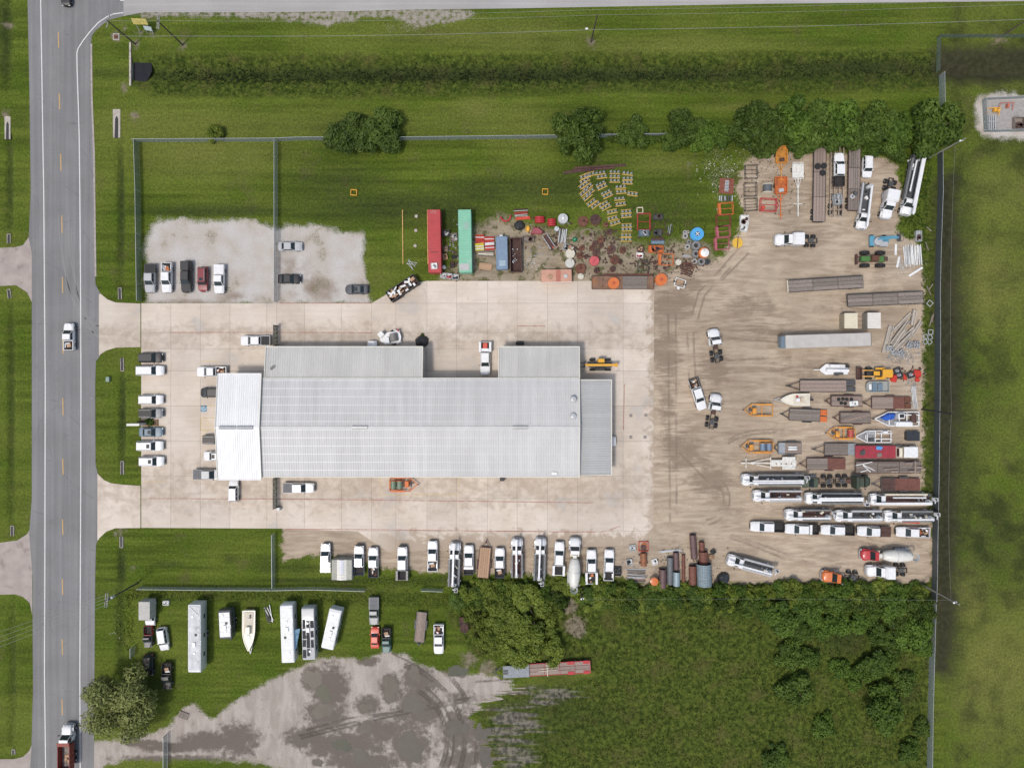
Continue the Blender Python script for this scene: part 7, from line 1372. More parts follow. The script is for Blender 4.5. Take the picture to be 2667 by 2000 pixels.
for i, (x, y, r, L) in enumerate(((1390, 850, -65, 2.0), (1408, 820, 55, 1.4), (1410, 1110, 75, 2.4), (1425, 1090, 80, 1.8), (1375, 470, -70, 1.8), (1390, 320, -40, 1.4))):
    q = P(*k8(x, y), .1); one('board', MB().box((0, 0, .08), (L, .2, .08)), WOODG, *q, r, 'stray board lying in the weeds along the east fence', 'board', 'boards in the fence weeds')
# red machinery scrap beside the loader
for (x, y, w, l, r, lab) in ((2330.5, 985, 17, 22, -25, 'bent red sheet beside the loader hood'), (2358, 982, 8, 18, 25, 'narrow red panel between engine blocks'), (2390, 972, 24, 20, -15, 'largest red hood panel at the fence weeds'), (2391, 988, 11, 14, 10, 'small red panel under the largest red hood')):
    xx_, yy_ = P(x, y, .5); w_, l_ = w / S, l / S
    one('machine_panel', MB().prism([(-w_ / 2, -l_ * .3), (0, -l_ / 2), (w_ / 2, -l_ * .35), (w_ * .4, l_ * .3), (w_ * .1, l_ / 2), (-w_ * .4, l_ * .35)], 0, .6, .22), mat('scrap_red', (.50, .035, .02), .5, 0, .1), xx_, yy_, r, lab, 'panel')
for (x, y, lab) in ((2343, 977, 'grey engine block between the red panels'), (2374, 976, 'dark engine block beside the largest red hood'), (2338, 966, 'grey machine part beside the loader tail')):
    place(crate(1.2, 1.1, .7, 'k', 'g'), x, y, 20, lab, 'engine block', None, .6)
k = Kind('jon_boat'); bm_ = mat('alu_grey', (.34, .36, .35), .5, .2, .1)
pts = [(-2.2, -1.0), (1.7, -1.05), (2.15, -.75), (2.25, 0), (2.15, .75), (1.7, 1.05), (-2.2, 1.0)]
mb = MB()
for a, b in zip(pts, pts[1:] + pts[:1]): mb.bar((*a, .5), (*b, .5), .14, .6)
k.add('hull', mb, bm_); k.add('floor', MB().prism([(p * .96, q * .96) for p, q in pts], .15, .28), bm_); k.add('bench', MB().box((.6, 0, .55), (.9, 1.9, .1)), paint('bluegrey')); k.add('gear', MB().box((-.5, 0, .5), (.9, 1.4, .4), 0, .1), TARPB if False else paint('bluegrey')); k.add('tank', MB().box((1.5, 0, .5), (.5, 1.1, .4), 0, .05), PLASW)
place(k, 2286, 1007.5, W_, 'grey flat bottomed boat full of gear', 'boat', zr=.6)
def bin4():
    k = Kind('plastic_bin'); k.add('body', MB().loft([[(-.55, -.8, 0), (.55, -.8, 0), (.55, .8, 0), (-.55, .8, 0)], [(-.62, -.92, 1.1), (.62, -.92, 1.1), (.62, .92, 1.1), (-.62, .92, 1.1)]]), mat('bin_black', (.03, .035, .04), .45, 0, .1)); k.add('lid', MB().box((0, 0, 1.13), (1.28, 1.88, .08), 0, .05), _mats['bin_black']); k.add('ridge', MB().box((0, .45, 1.2), (1.1, .12, .06)).box((0, -.45, 1.2), (1.1, .12, .06)), _mats['bin_black']); return k
b4 = bin4()
for (x, y) in ((2370, 1136), (2387, 1136)): place(b4, x, y, 0, 'black lidded bin at the fence weeds', 'bin', 'pair of black bins', 1.1)
# loads on trailers
wt, _h = wheel_meshes(.34, .22)
for i, (x, y) in enumerate(((2185, 1040), (2196, 1039), (2206, 1040), (2218, 1040), (2192, 1050), (2202, 1051))):
    xx_, yy_ = P(x, y, 1); o = one('tyre', wt, RUBBER, xx_, yy_, 0, 'small wheel in the railed trailer with white scrap', 'tyre', 'wheels in the railed trailer', .90); o.rotation_euler = (0, math.pi / 2, i * .4)
place(crate(1.6, .9, .35, 'x', 'w'), 2224, 1051, 4, 'white sheet metal scrap in the trailer of wheels', 'scrap', None, .3, z=.8)
def tin(): 
    k = Kind('roofing_sheet')
    for i in range(6): k.add('corrugation', MB().box((0, -1.0 + .4 * i, .04), (1.35, .34, .06), 0, .02), mat('tin', (.36, .40, .43), .5, .2, .1))
    return k
place(tin(), 2036, 1168, 0, 'pale corrugated tin sheet on the small railed trailer', 'roofing sheet', None, .1, z=.80)
for (x, y) in ((2064, 1164), (2064, 1170)): xx_, yy_ = P(x, y, 1.0); one('gas_cylinder', MB().lathex([(.03, -.95), (.18, -.8), (.2, -.6), (.2, .75), (.15, .9)], (0, 0, .2), 12), PLASW, xx_, yy_, 0, 'white cylinder lying on the small railed trailer', 'cylinder', 'two white cylinders', .79)
for i, (x0, y0, x1, y1) in enumerate(((2200, 1100, 2268, 1082), (2196, 1097, 2260, 1080), (2190, 1094, 2240, 1078))):
    pa, pb = P(x0, y0, .9), P(x1, y1, .9); one('board', MB().box((0, 0, .03), (math.dist(pa, pb), .22, .05)), WOODP, (pa[0] + pb[0]) / 2, (pa[1] + pb[1]) / 2, math.degrees(math.atan2(pb[1] - pa[1], pb[0] - pa[0])), 'loose board laid across the railed plank trailer', 'board', 'boards on the plank trailer', .79 + .06 * i)
for i, (x0, y0, x1, y1) in enumerate(((2229, 1212, 2272, 1203), (2247, 1211, 2267, 1229), (2247, 1210, 2277, 1225), (2240, 1229, 2258, 1224), (2300, 1222, 2338, 1220), (2318, 1228, 2338, 1228), (2355, 1206, 2375, 1206), (2376, 1216, 2400, 1216), (2364, 1227, 2382, 1227), (2380, 1200, 2380, 1231))):
    pa, pb = P(x0, y0, 1.5), P(x1, y1, 1.5); one('board', MB().box((0, 0, .04), (math.dist(pa, pb), .14 if i < 4 else .3, .06)), WOODP if i > 3 else PLASW, (pa[0] + pb[0]) / 2, (pa[1] + pb[1]) / 2, math.degrees(math.atan2(pb[1] - pa[1], pb[0] - pa[0])), 'thin white pole lying loose on the old grey flatbed' if i < 4 else 'loose pinkish board on the old grey flatbed', 'board', 'white poles on the old flatbed' if i < 4 else 'boards on the old flatbed', 1.42 + .062 * i)
k = Kind('fan_assembly'); k.add('fan', MB().ring(.2, .5, .1, .35, (0, 0), 14), GALV); k.add('engine', MB().box((.7, .1, .35), (.8, .7, .6), .4, .06), DGREY); k.add('pipe', MB().bar((-.3, -.8, .2), (.4, .9, .3), .12), RUST); place(k, 2222, 511, 40, 'machine parts on the grey flatbed by the white suv', 'machine part', None, .5, z=1.42)
# pipes by the south hedge
def hollow(L, r, m, t=.05, n=20, corr=0):
    k = Kind('steel_pipe')
    if corr:
        prof = []
        for i in range(corr * 2 + 1): prof.append((r * (1 if i % 2 else .96), -L / 2 + L * i / (corr * 2)))
        mb = MB(); mb.loft([[(x, rr_ * math.cos(2 * math.pi * i / n), r + rr_ * math.sin(2 * math.pi * i / n)) for i in range(n)] for rr_, x in prof], False)
    else: mb = MB().cyl((-L / 2, 0, r), (L / 2, 0, r), r, n, None, False)
    k.add('wall', mb, m); k.add('inner_wall', MB().cyl((-L / 2, 0, r), (L / 2, 0, r), r - t, n, None, False), DRUST)
    for s in (-1, 1): k.add('rim', MB().loft([[(s * (L / 2 + o), rr_ * math.cos(2 * math.pi * i / n), r + rr_ * math.sin(2 * math.pi * i / n)) for i in range(n)] for rr_, o in ((r - t, 0), (r + .005, 0), (r + .005, -.04), (r - t, -.04))], False), m)
    return k
BG = mat('blue_grey_pipe', (.24, .31, .34), .5, .1, .12, 2); DG = mat('grey_pipe', (.12, .13, .135), .6, 0, .15, 2); PR = mat('plum_pipe', (.115, .065, .065), .6, 0, .2, 2, (.40, .38, .36), .02, .8); RP = mat('red_oxide_pipe', (.16, .06, .04), .7, 0, .25, 2, (.09, .045, .035), .3)
for (x, y, w, L, rot, m, corr, lab) in ((1726, 1506, 19, 48, 90, PR, 0, 'wide brown pipe with its end at the orange drum'), (1745, 1469, 16, 36, 90, DG, 0, 'grey pipe in front of a darker grey one'), (1745, 1504, 16, 34, 90, DG, 0, 'dark grey pipe reaching into the hedge'), (1761, 1460, 15, 44, 92, PR, 0, 'plum brown pipe beside the grey pipe'), (1762, 1507, 18, 36, 90, BG, 0, 'pale blue grey pipe reaching into the hedge'), (1780, 1482, 9, 76, 90, RP, 0, 'thin long rusty pipe between wider ones'), (1806, 1423, 17, 62, 94, PR, 0, 'long plum brown pipe lying out ahead of the others'), (1804, 1497, 20, 48, 90, RP, 0, 'flaking red brown pipe beside the big corrugated one'), (1828, 1424.6, 14, 28, 94, RP, 0, 'short rusty pipe end on the wide casing'), (1832, 1452, 23, 32, 94, RP, 0, 'wide red oxide casing in front of the corrugated pipe'), (1834, 1496, 38, 56, 92, BG, 14, 'huge blue grey corrugated pipe')):
    place(hollow(L / S, w / S / 2, m, .05, 20, corr), x, y, rot, lab, 'pipe', None, w / S / 2)
k = Kind('drum_reel'); k.add('drum', MB().lathe([(.7, 0), (.74, .1), (.74, 1.5), (.7, 1.6)], (0, 0, 0), 16), mat('rope_tan', (.60, .42, .28), .8, 0, .15, 8)); k.add('flange', MB().lathe([(.78, 1.55), (.8, 1.65), (.6, 1.7)], (0, 0, 0), 16), paint('orange')); place(k, 1703, 1512, 0, 'tan drum with an orange top beside the pipes', 'drum', zr=1.0)
xx_, yy_ = P(1746.7, 1435, .3); k = bars('beam_bundle', 3, 4.7, .4, .1, [GALV], 22, .01, 'beam', .14, False); put(k, xx_, yy_, 94, 'pair of long pale steel beams lying across the pipe ends', 'steel beams')
k = frame(1.85, 1.85, .35, worn('orangered'), 0, .1); k.add('disc', MB().cyl((.1, .1, .1), (.1, .1, .3), .55, 14), worn('orange')); k.add('disc', MB().cyl((0, -.2, .3), (0, -.2, .45), .6, 14), DRUST); place(k, 1676, 1422.6, 0, 'red square frame holding rusty discs', 'frame', None, .3)
k = Kind('fuel_tank'); k.add('tank', MB().lathex([(.4, -1.35), (.62, -1.25), (.65, 0), (.62, 1.25), (.4, 1.35)], (0, 0, .75), 16), mat('tank_rust', (.24, .095, .04), .6, 0, .25, 2, (.13, .05, .03), .3)); k.add('cradle', MB().box((-.8, 0, .3), (.12, 1.7, .5)).box((.8, 0, .3), (.12, 1.7, .5)), DRUST); place(k, 1676.5, 1457, 92, 'rusty brown fuel tank in a cradle on the concrete edge', 'tank', None, .9)
for (x, y, r, lab) in ((1858, 1437, 35, 'dark grey bin tipped beside the casing'), (1853, 1450, 10, 'small tan box beside the tipped bin')): place(crate(.9, .8, .6, 'k' if 'dark' in lab else 't', 'k' if 'dark' in lab else 't'), x, y, r, lab, 'bin', None, .5)
k = Kind('steel_plate'); k.add('plate', MB().box((0, 0, .06), (2.9, 3.1, .06)), mat('plate_rust', (.20, .065, .04), .8, 0, .2, 2)); k.add('grating', MB().box((0, 0, .2), (.75, 2.2, .2)), GALV)
for i in range(7): k.add('rung', MB().box((0, -.95 + i * .3, .32), (.65, .1, .06)), DGREY)
place(k, 1892.4, 485, -4, 'rust red steel plate with a grey grating on it', 'steel plate', None, .1)
# orange and white road-plant trailers in the corner
def boxtr(c, L, w, open_=True, tl=4.5):
    k = Kind('box_trailer'); m = worn(c)
    k.add('side', MB().box((0, w / 2, .9), (L, .1, .6)).box((0, -w / 2, .9), (L, .1, .6)), m); k.add('end', MB().box((L / 2, 0, .9), (.1, w, .6)).box((-L / 2, 0, .9), (.1, w, .6)), m); k.add('floor', MB().box((0, 0, .7), (L - .1, w - .1, .1)), mat('floor_' + c, tuple(a * .7 for a in PAINT[c]), .7, 0, .25, 2, (.18, .07, .03), .3))
    k.add('load', MB().box((L * .3, .1, .85), (.7, 1.0, .2), .2, .05), GALV if c == 'orange' else DRUST); wheels(k, [(-.1, w / 2 + .02), (-.1, -w / 2 - .02)], .4, .3); k.add('tongue', MB().bar((L / 2, 0, .7), (L / 2 + tl, 0, .7), .16).bar((L / 2, w * .4, .7), (L / 2 + 1.5, 0, .7), .1).bar((L / 2, -w * .4, .7), (L / 2 + 1.5, 0, .7), .1), m); k.add('cross_bar', MB().box((L / 2 + tl * .85, 0, .75), (.14, 1.0, .12)), m); return k
place(boxtr('amber', 3.3, 2.2, True, 3.8), 2035.4, 403, S_, 'amber open trailer half under the trees', 'trailer', None, .9); place(boxtr('orange', 3.2, 2.3, True, 5.0), 2034, 483, S_, 'deep orange open trailer with a long tongue', 'trailer', None, .9)
k = Kind('flat_trailer'); m = worn('offwhite'); k.add('deck', MB().box((0, 0, .8), (2.8, 2.3, .14), 0, .05), m); k.add('tongue', MB().bar((1.3, 0, .75), (9.1, 0, .75), .2).bar((1.5, .6, .75), (3.6, .05, .75), .1).bar((1.5, -.6, .75), (3.6, -.05, .75), .1), m); k.add('cross_bar', MB().box((1.6, 0, .85), (.12, 2.2, .12)).box((6.6, 0, .85), (.12, 1.8, .12)).box((-1.6, 0, .85), (.16, 2.2, .14)), m); wheels(k, [(-.2, 1.1), (-.2, -1.1)], .38, .25, 'WHITE'); place(k, 2078.5, 445, S_, 'white flat trailer with a very long pole tongue', 'trailer', None, .8)
k = Kind('frame_trailer'); k.add('frame', MB().bar((-1, -.8, .5), (1, -.8, .5), .14).bar((-1, .8, .5), (1, .8, .5), .14).bar((-1, -.8, .5), (-1, .8, .5), .14).bar((1, -.8, .5), (1, .8, .5), .14), PLASW); k.add('box', MB().box((-.1, .3, .55), (1.3, .6, .5), 0, .05), WOODT); k.add('coupler', MB().box((0, -1.1, .5), (.5, .4, .2)), PLASW); wheels(k, [(1.05, 0), (-1.05, 0)], .3, .2); place(k, 1771, 737.5, -18, 'white framed small trailer with a brown box at the dirt edge', 'trailer', None, .5)
k = Kind('red_hopper'); k.add('body', MB().prism([(-1.25, -.6), (1.0, -.6), (1.25, -.1), (.3, .75), (-.6, .75)], .3, .9, .2), mat('hopper_red', (.30, .07, .08), .6, 0, .15, 2)); k.add('leg', MB().box((-.5, -.75, .2), (.1, .4, .3)).box((.3, -.75, .2), (.1, .4, .3)), WOODT); place(k, 1398, 602, -2, 'dull red hopper below the red rings', 'hopper', None, .6)
k = Kind('conveyor'); k.add('side_rail', MB().box((0, .5, .6), (3.1, .1, .3)).box((0, -.5, .6), (3.1, .1, .3)), GALV); k.add('belt', MB().box((0, 0, .55), (3.0, .9, .1)), DRUST); k.add('light', MB().box((1.45, .1, .75), (.25, .3, .15)), paint('orangered')); k.add('leg', MB().box((-1.2, 0, .25), (.1, .9, .5)).box((1.2, 0, .25), (.1, .9, .5)), DGREY); place(k, 1429, 629, -57, 'dark conveyor section lying at a slant', 'conveyor', None, .6)
k = Kind('tank_skid'); k.add('tank', MB().cyl((-1.3, -.2, .5), (1.3, -.2, .5), .4, 14), paint('bluegrey')); k.add('shelf', MB().box((0, .4, .6), (2.7, .5, .1)), DRUST); place(k, 1713, 628, 0, 'blue grey tank skid with a rusty shelf', 'tank', None, .7)
xx_, yy_ = P(1317, 563.5, .4); one('ring_segment', MB().ring(.85, 1.1, 0, .6, (0, 0), 16, R(175), R(365)), worn('red'), xx_, yy_, 10, 'red half ring on the lawn edge near the containers', 'ring')
for (x, y, r0, r1, lab) in ((1530, 612, 1.1, 1.25, 'pale half ring among the augers'), (1534, 632, .9, 1.1, 'pinkish half ring just below the other half ring')): xx_, yy_ = P(x, y, .2); one('ring_segment', MB().ring(r0, r1, 0, .18, (0, 0), 16, R(10), R(190)), WOODP, xx_, yy_, 10, lab, 'ring')
k = panelthing('pallet', 1.3, 2.0, .16, WOODG, 'slat', 7); place(k, 478, 1862, 70, 'grey wooden pallet at the edge of the mud lot', 'pallet', None, .1)
x, y = P(281, 988, .4); one('utility_box', MB().box((0, 0, .3), (.7, 1.0, .6), 0, .05), mat('pale_green', (.22, .30, .24), .6), x, y, 0, 'pale green utility box on the roadside grass', 'utility box')
# gas valve pad in the north-east
k = Kind('valve_manifold'); yl_ = paint('yellow'); k.add('pipe', MB().path([(-1.3, -.9, .2), (-1.2, .3, .9), (1.2, .4, .9), (1.3, -.9, .2)], .09, 8), yl_); k.add('valve', MB().box((.3, 0, .6), (.5, .7, .7), 0, .08).box((.9, -.1, .6), (.35, .6, .6), 0, .08), yl_); place(k, 2588, 287, 0, 'yellow pipe manifold on the gravel pad', 'pipe manifold', None, .7)
k = Kind('valve_manifold'); rl_ = mat('red_pipe', (.50, .15, .10), .6); k.add('pipe', MB().path([(-1.4, -1.1, .2), (-1.3, .2, .9), (1.3, .3, .9), (1.5, -1.0, .2)], .08, 8), rl_); k.add('valve', MB().box((.3, -.3, .6), (.4, .8, .7), 0, .08), rl_); place(k, 2622, 272, 0, 'red pipe manifold on the gravel pad', 'pipe manifold', None, .7)
k = Kind('pipe_rack'); [k.add('pipe', MB().cyl((-.95 + i * .38, -1.6, .4), (-.95 + i * .38, 1.4, .4), .10, 8), GALV) for i in range(6)]; k.add('rail', MB().box((0, .2, .5), (2.8, .12, .12)).box((0, -1.5, .5), (2.8, .12, .12)), GALV); place(k, 2580, 320, 0, 'rack of galvanised pipes on the gravel pad', 'pipe rack', None, .4)
place(crate(2.0, 2.2, .9, 'w', 'd'), 2656, 320, 0, 'open box with dark pipework on the gravel pad', 'valve box', None, .8)
# ------------------------------------------------------------------ fences and gates
def fabric(name, rgb, op):
    m = bpy.data.materials.new(name); g = G(m); g.b.inputs['Base Color'].default_value = (*rgb, 1); g.b.inputs['Roughness'].default_value = .6
    t = g.n.new('ShaderNodeBsdfTransparent'); mx = g.n.new('ShaderNodeMixShader'); mx.inputs[0].default_value = op
    g.link(t.outputs[0], mx.inputs[1]); g.link(g.b.outputs[0], mx.inputs[2]); g.link(mx.outputs[0], g.n['Material Output'].inputs[0]); return m
LINK = fabric('chain_link', (.33, .38, .39), .42); LINKG = fabric('chain_link_green', (.18, .24, .18), .55); SCREEN = fabric('dark_screen', (.075, .088, .092), .93)
unit_bar = MB().box((.5, 0, 0), (1, .05, .05)).mesh('rail', GALV); unit_bk = MB().box((.5, 0, 0), (1, .05, .05)).mesh('rail', DGREY); unit_pan = {m.name: MB().box((.5, 0, .5), (1, .02, 1)).mesh('mesh_panel', m) for m in (LINK, LINKG, SCREEN)}
post_me = MB().cyl((0, 0, 0), (0, 0, 1), .04, 6).mesh('post', GALV); post_bk = MB().cyl((0, 0, 0), (0, 0, 1), .05, 6).mesh('post', DGREY)
def fence(pts, h, label, m=LINK, step=3.0, dark=False):
    q = [P(*p) for p in pts]; root = link(bpy.data.objects.new('chain_link_fence', None)); root.location = (*q[0], 0); tag(root, label, 'fence')
    for (ax, ay), (bx_, by_) in zip(q[:-1], q[1:]):
        L = math.hypot(bx_ - ax, by_ - ay); n = max(1, round(L / step)); a = math.atan2(by_ - ay, bx_ - ax)
        for i in range(n):
            x, y = ax + (bx_ - ax) * i / n - q[0][0], ay + (by_ - ay) * i / n - q[0][1]
            o = link(bpy.data.objects.new('post', post_bk if dark else post_me)); o.parent = root; o.location = (x, y, 0); o.scale = (1, 1, h + .08)
            o = link(bpy.data.objects.new('mesh_panel', unit_pan[m.name])); o.parent = root; o.location = (x, y, .05); o.rotation_euler = (0, 0, a); o.scale = (L / n, 1, h - .1)
            o = link(bpy.data.objects.new('rail', unit_bk if dark and h < 1.6 else unit_bar)); o.parent = root; o.location = (x, y, h); o.rotation_euler = (0, 0, a); o.scale = (L / n, 1.1, 1.1)
    return root
H1 = 2.0
fence([(357, 371), (716, 369), (790, 366), (860, 366), (1045, 366), (1450, 361), (1800, 356), (2440, 350)], H1, 'chain link fence along the grass north of the yard')
fence([(362, 371), (366, 500), (368, 650), (370, 786)], H1, 'green chain link fence along the roadside of the gravel lot', LINKG)
fence([(723, 371), (723, 600), (722, 788)], H1, 'chain link fence splitting the gravel lot')
fence([(2441, 398), (2442, 500), (2437, 640), (2434, 760), (2435, 850), (2434, 1000), (2431, 1250), (2428, 1400), (2427, 1500), (2425, 1560)], 1.9, 'dark screened fence along the east side of the yard', SCREEN, 3.0, True)
fence([(2424, 1565), (2420, 1700), (2416, 1850), (2414, 2010), (2412, 2100)], 1.9, 'plain chain link fence beside the overgrown field', LINK)
fence([(2445, 198), (2446, 258), (2447, 330)], 2.0, 'short chain link fence piece at the drain', LINK)
fence([(2440, 100), (2438, 190)], 1.4, 'low fence piece running down to the drain', LINKG, 3.0, True); fence([(2440, 99), (2560, 99), (2800, 99)], 1.4, 'low fence running toward the leaning pole', LINKG, 3.0, True)
fence([(370, 1527), (520, 1529), (720, 1530), (820, 1528), (955, 1532)], 1.9, 'chain link fence south of the yard lawn', LINK); fence([(1100, 1531), (1155, 1533)], 1.9, 'short visible fence piece behind the south row', LINK)
fence([(716, 1388), (717, 1525)], 1.9, 'chain link fence between the lawn and the south row', LINK); fence([(352, 1680), (352, 1705)], 1.8, 'stub of fence in the roadside weeds', LINK)
def gate(x, y0, y1, label, h=2.2):
    k = Kind('rolling_gate'); L = (y1 - y0) / S; mb = MB(); mb.bar((0, 0, .2), (0, L, .2), .09).bar((0, 0, h), (0, L, h), .09)
    k.add('frame', mb, DGREY); n = 5
    for i in range(n + 1): k.add('post', MB().box((0, L * i / n, h / 2), (.08, .08, h)), DGREY)
    for i in range(n): k.add('mesh_panel', MB().box((0, L * (i + .5) / n, h / 2 + .1), (.03, L / n - .08, h - .3)), LINKG); k.add('brace', MB().bar((.02, L * i / n, .2), (.02, L * (i + 1) / n, h), .05), DGREY)
    k.add('track_post', MB().box((.35, .2, h / 2), (.14, .14, h + .3)).box((.35, L - .2, h / 2), (.14, .14, h + .3)), BLACK); k.add('operator', MB().box((.6, -.2, .5), (.6, .6, 1.0), 0, .05), GALV)
    xx_, yy_ = P(x, y1, .5); put(k, xx_, yy_, 0, label, 'gate')
gate(720, 848, 902, 'grey rolling gate stored beside the north bay'); gate(719, 1243, 1322, 'grey rolling gate stored south of the workshop')
k = Kind('swing_gate'); L = 95 / S; k.add('frame', MB().bar((0, 0, .15), (0, L, .15), .06).bar((0, 0, 1.8), (0, L, 1.8), .06).box((0, L / 2, 1), (.06, .06, 1.7)).box((0, 0, 1), (.1, .1, 2)).box((0, L, 1), (.1, .1, 2)), GALV); k.add('mesh_panel', MB().box((0, L / 2, 1), (.02, L - .1, 1.6)), LINK); xx_, yy_ = P(437, 2003); put(k, xx_, yy_, 0, 'chain link gate across the mud lot entrance', 'gate')
fence([(2700, 256), (2557, 262), (2562, 345), (2700, 343)], 1.5, 'low wire fence round the pipe pad', LINK)
# ------------------------------------------------------------------ poles and wires
POLE = mat('pole_timber', (.075, .06, .05), .9, 0, .2, 3); POLEG = mat('pole_grey', (.28, .27, .24), .8, 0, .15, 3)
def upole(bx_, by_, h, label, lean=(0, 0), arms=(), m=POLE, trans=False, r=.16, lamp=False, armdir=90, nm='utility_pole'):
    k = Kind(nm); top = (lean[0], lean[1], h); k.add('shaft', MB().cyl((0, 0, 0), top, r, 10, r * .65), m)
    a = R(armdir); dx, dy = math.cos(a), math.sin(a)
    for (z, w, off) in arms:
        cx, cy = lean[0] * z / h + off * -dy, lean[1] * z / h + off * dx
        arm = k.add('cross_arm', MB().bar((cx - dx * w / 2, cy - dy * w / 2, z), (cx + dx * w / 2, cy + dy * w / 2, z), .13), POLEG)
        for t in (-.45, -.15, .15, .45): k.add('insulator', MB().lathe([(.05, 0), (.07, .08), (.03, .2)], (cx + dx * w * t, cy + dy * w * t, z + .06), 8), PLASW, arm)
    if trans:
        for s in (-1, 1): k.add('transformer', MB().lathe([(.22, 0), (.27, .05), (.27, .85), (.15, .95)], (lean[0] * .85 + s * .45, lean[1] * .85 + .25 * s, h - 1.9), 12), GALV)
    if lamp: k.add('lamp_head', MB().box((lean[0] * .95, lean[1] * .95, h * .9), (.7, .3, .2), .3, .05), PLASW)
    x, y = P(bx_, by_); put(k, x, y, 0, label, 'pole'); return (x + lean[0], y + lean[1], h)
t1 = upole(352, 116, 9.0, 'utility pole at the road corner beside the headwall', (-.2, .2, ), [(8.6, 2.4, 0)], armdir=80)
t2 = upole(476, 118, 9.2, 'utility pole with double cross arms beside the drain', (-.2, .2), [(8.8, 2.8, .15), (8.8, 2.8, -.15)], armdir=88)
t3 = upole(1539, 110, 9.9, 'lone utility pole in a bare patch by the drain', (.3, .3), [])
t4 = upole(2606, 97, 8.0, 'leaning dark pole with a stay in the far corner', (2.4, 1.2), [])
t5 = upole(360, 1517, 10.2, 'utility pole with two transformers over the roadside ditch', (-.4, -.3), [(9.8, 2.6, .2), (9.8, 2.6, -.2)], trans=True, armdir=85)
t6 = upole(2418, 412, 11.6, 'pale steel lamp pole behind the digger truck', (0, 0), [], POLEG, lamp=True, nm='lamp_pole'); t7 = upole(2397, 1520, 12.4, 'pale timber lamp pole at the south east corner', (0, 0), [], POLEG, lamp=True, nm='lamp_pole')
t8 = upole(2401, 1066, 9.9, 'black pole at the middle of the east fence', (0, -.3), [], BLACK, r=.2); t9 = upole(1511, 1536, 6.0, 'short dark pole in the hedge behind the white mixer', (.0, .0), [], POLE, lamp=True)
def wire(a, b, sag, label, r=.028, m=None):
    n = 16; pts = []
    for i in range(n + 1):
        t = i / n; pts.append((a[0] + (b[0] - a[0]) * t, a[1] + (b[1] - a[1]) * t, a[2] + (b[2] - a[2]) * t - 4 * sag * t * (1 - t)))
    c = (pts[0][0], pts[0][1], 0); mb = MB()
    for p, q in zip(pts[:-1], pts[1:]): mb.cyl((p[0] - c[0], p[1] - c[1], p[2]), (q[0] - c[0], q[1] - c[1], q[2]), r, 5)
    one('overhead_wire', mb, m or mat('wire_alu', (.24, .26, .23), .6, 0), c[0], c[1], 0, label, 'wire', 'overhead wires')
far = (118, t3[1] - .5, 10)
for i, (dy, dz, l) in enumerate(((1.2, -.2, 'top overhead wire above the drain bank'), (.2, -.4, 'middle overhead wire above the drain bank'), (-1.5, -2.8, 'thick lower cable above the drain bank'))):
    r = .035 if i == 2 else .022
    wire((t1[0], t1[1] + dy, t1[2] + dz), (t2[0], t2[1] + dy, t2[2] + dz), .2, l, r); wire((t2[0], t2[1] + dy, t2[2] + dz), (t3[0], t3[1] + dy * .9, t3[2] + dz), 1.0, l, r); wire((t3[0], t3[1] + dy * .9, t3[2] + dz), (120, t3[1] + 3 + dy, 10 + dz), 1.0, l, r)
x, y = P(1528, 76, 7.0); one('splice_box', MB().box((0, 0, 0), (.5, .3, .3), 0, .05), PLASW, x, y, 0, 'white splice box on the cable beside the lone pole', 'splice box', z=7.0)
for i in range(4): wire((t5[0] - .2, t5[1] + .9 - i * .6, t5[2] - .3), (-118, t5[1] - 14 + (-i) * 1.3, 9.5), .7, 'service wire crossing the road from the transformer pole', .024)
wire((t6[0] + .1, t6[1], 8.5), (t8[0], t8[1], 9.6), .8, 'yard lamp wire along the east fence', .014); wire((t8[0], t8[1], 9.6), (t7[0], t7[1], 10), .8, 'yard lamp wire along the east fence', .014); wire((t7[0], t7[1], 10), (t9[0], t9[1], 5.9), .6, 'yard lamp wire over the hedge', .014)
x, y = P(262, 1037); k = Kind('street_sign'); k.add('post', MB().cyl((0, 0, 0), (0, 0, 2.2), .04, 6), GALV); k.add('blade', MB().box((-.35, 0, 2.25), (.7, .03, .2)), GALV); put(k, x, y, -6, 'thin street sign post on the road verge', 'sign')
# yellow and white sign boards at the corner
def sgn(px_, py_, w, h, z, c, rot, label):
    k = Kind('billboard'); k.add('board', MB().box((0, 0, z), (w, .12, h), 0, .02), c); k.add('post', MB().box((-w * .38, .1, z / 2), (.12, .12, z)).box((w * .38, .1, z / 2), (.12, .12, z)), POLEG); x, y = P(px_, py_); put(k, x, y, rot, label, 'sign', tilt=(R(-28), 0))
sgn(380, 88, 2.9, 1.2, 2.6, mat('sign_yellow', (.55, .46, .14), .6, 0, .2, 2), -2, 'yellow board sign leaning at the road corner'); sgn(392, 90, 1.6, .9, 1.3, mat('sign_pale', (.45, .52, .55), .6), -10, 'small pale blue sign below the yellow board')
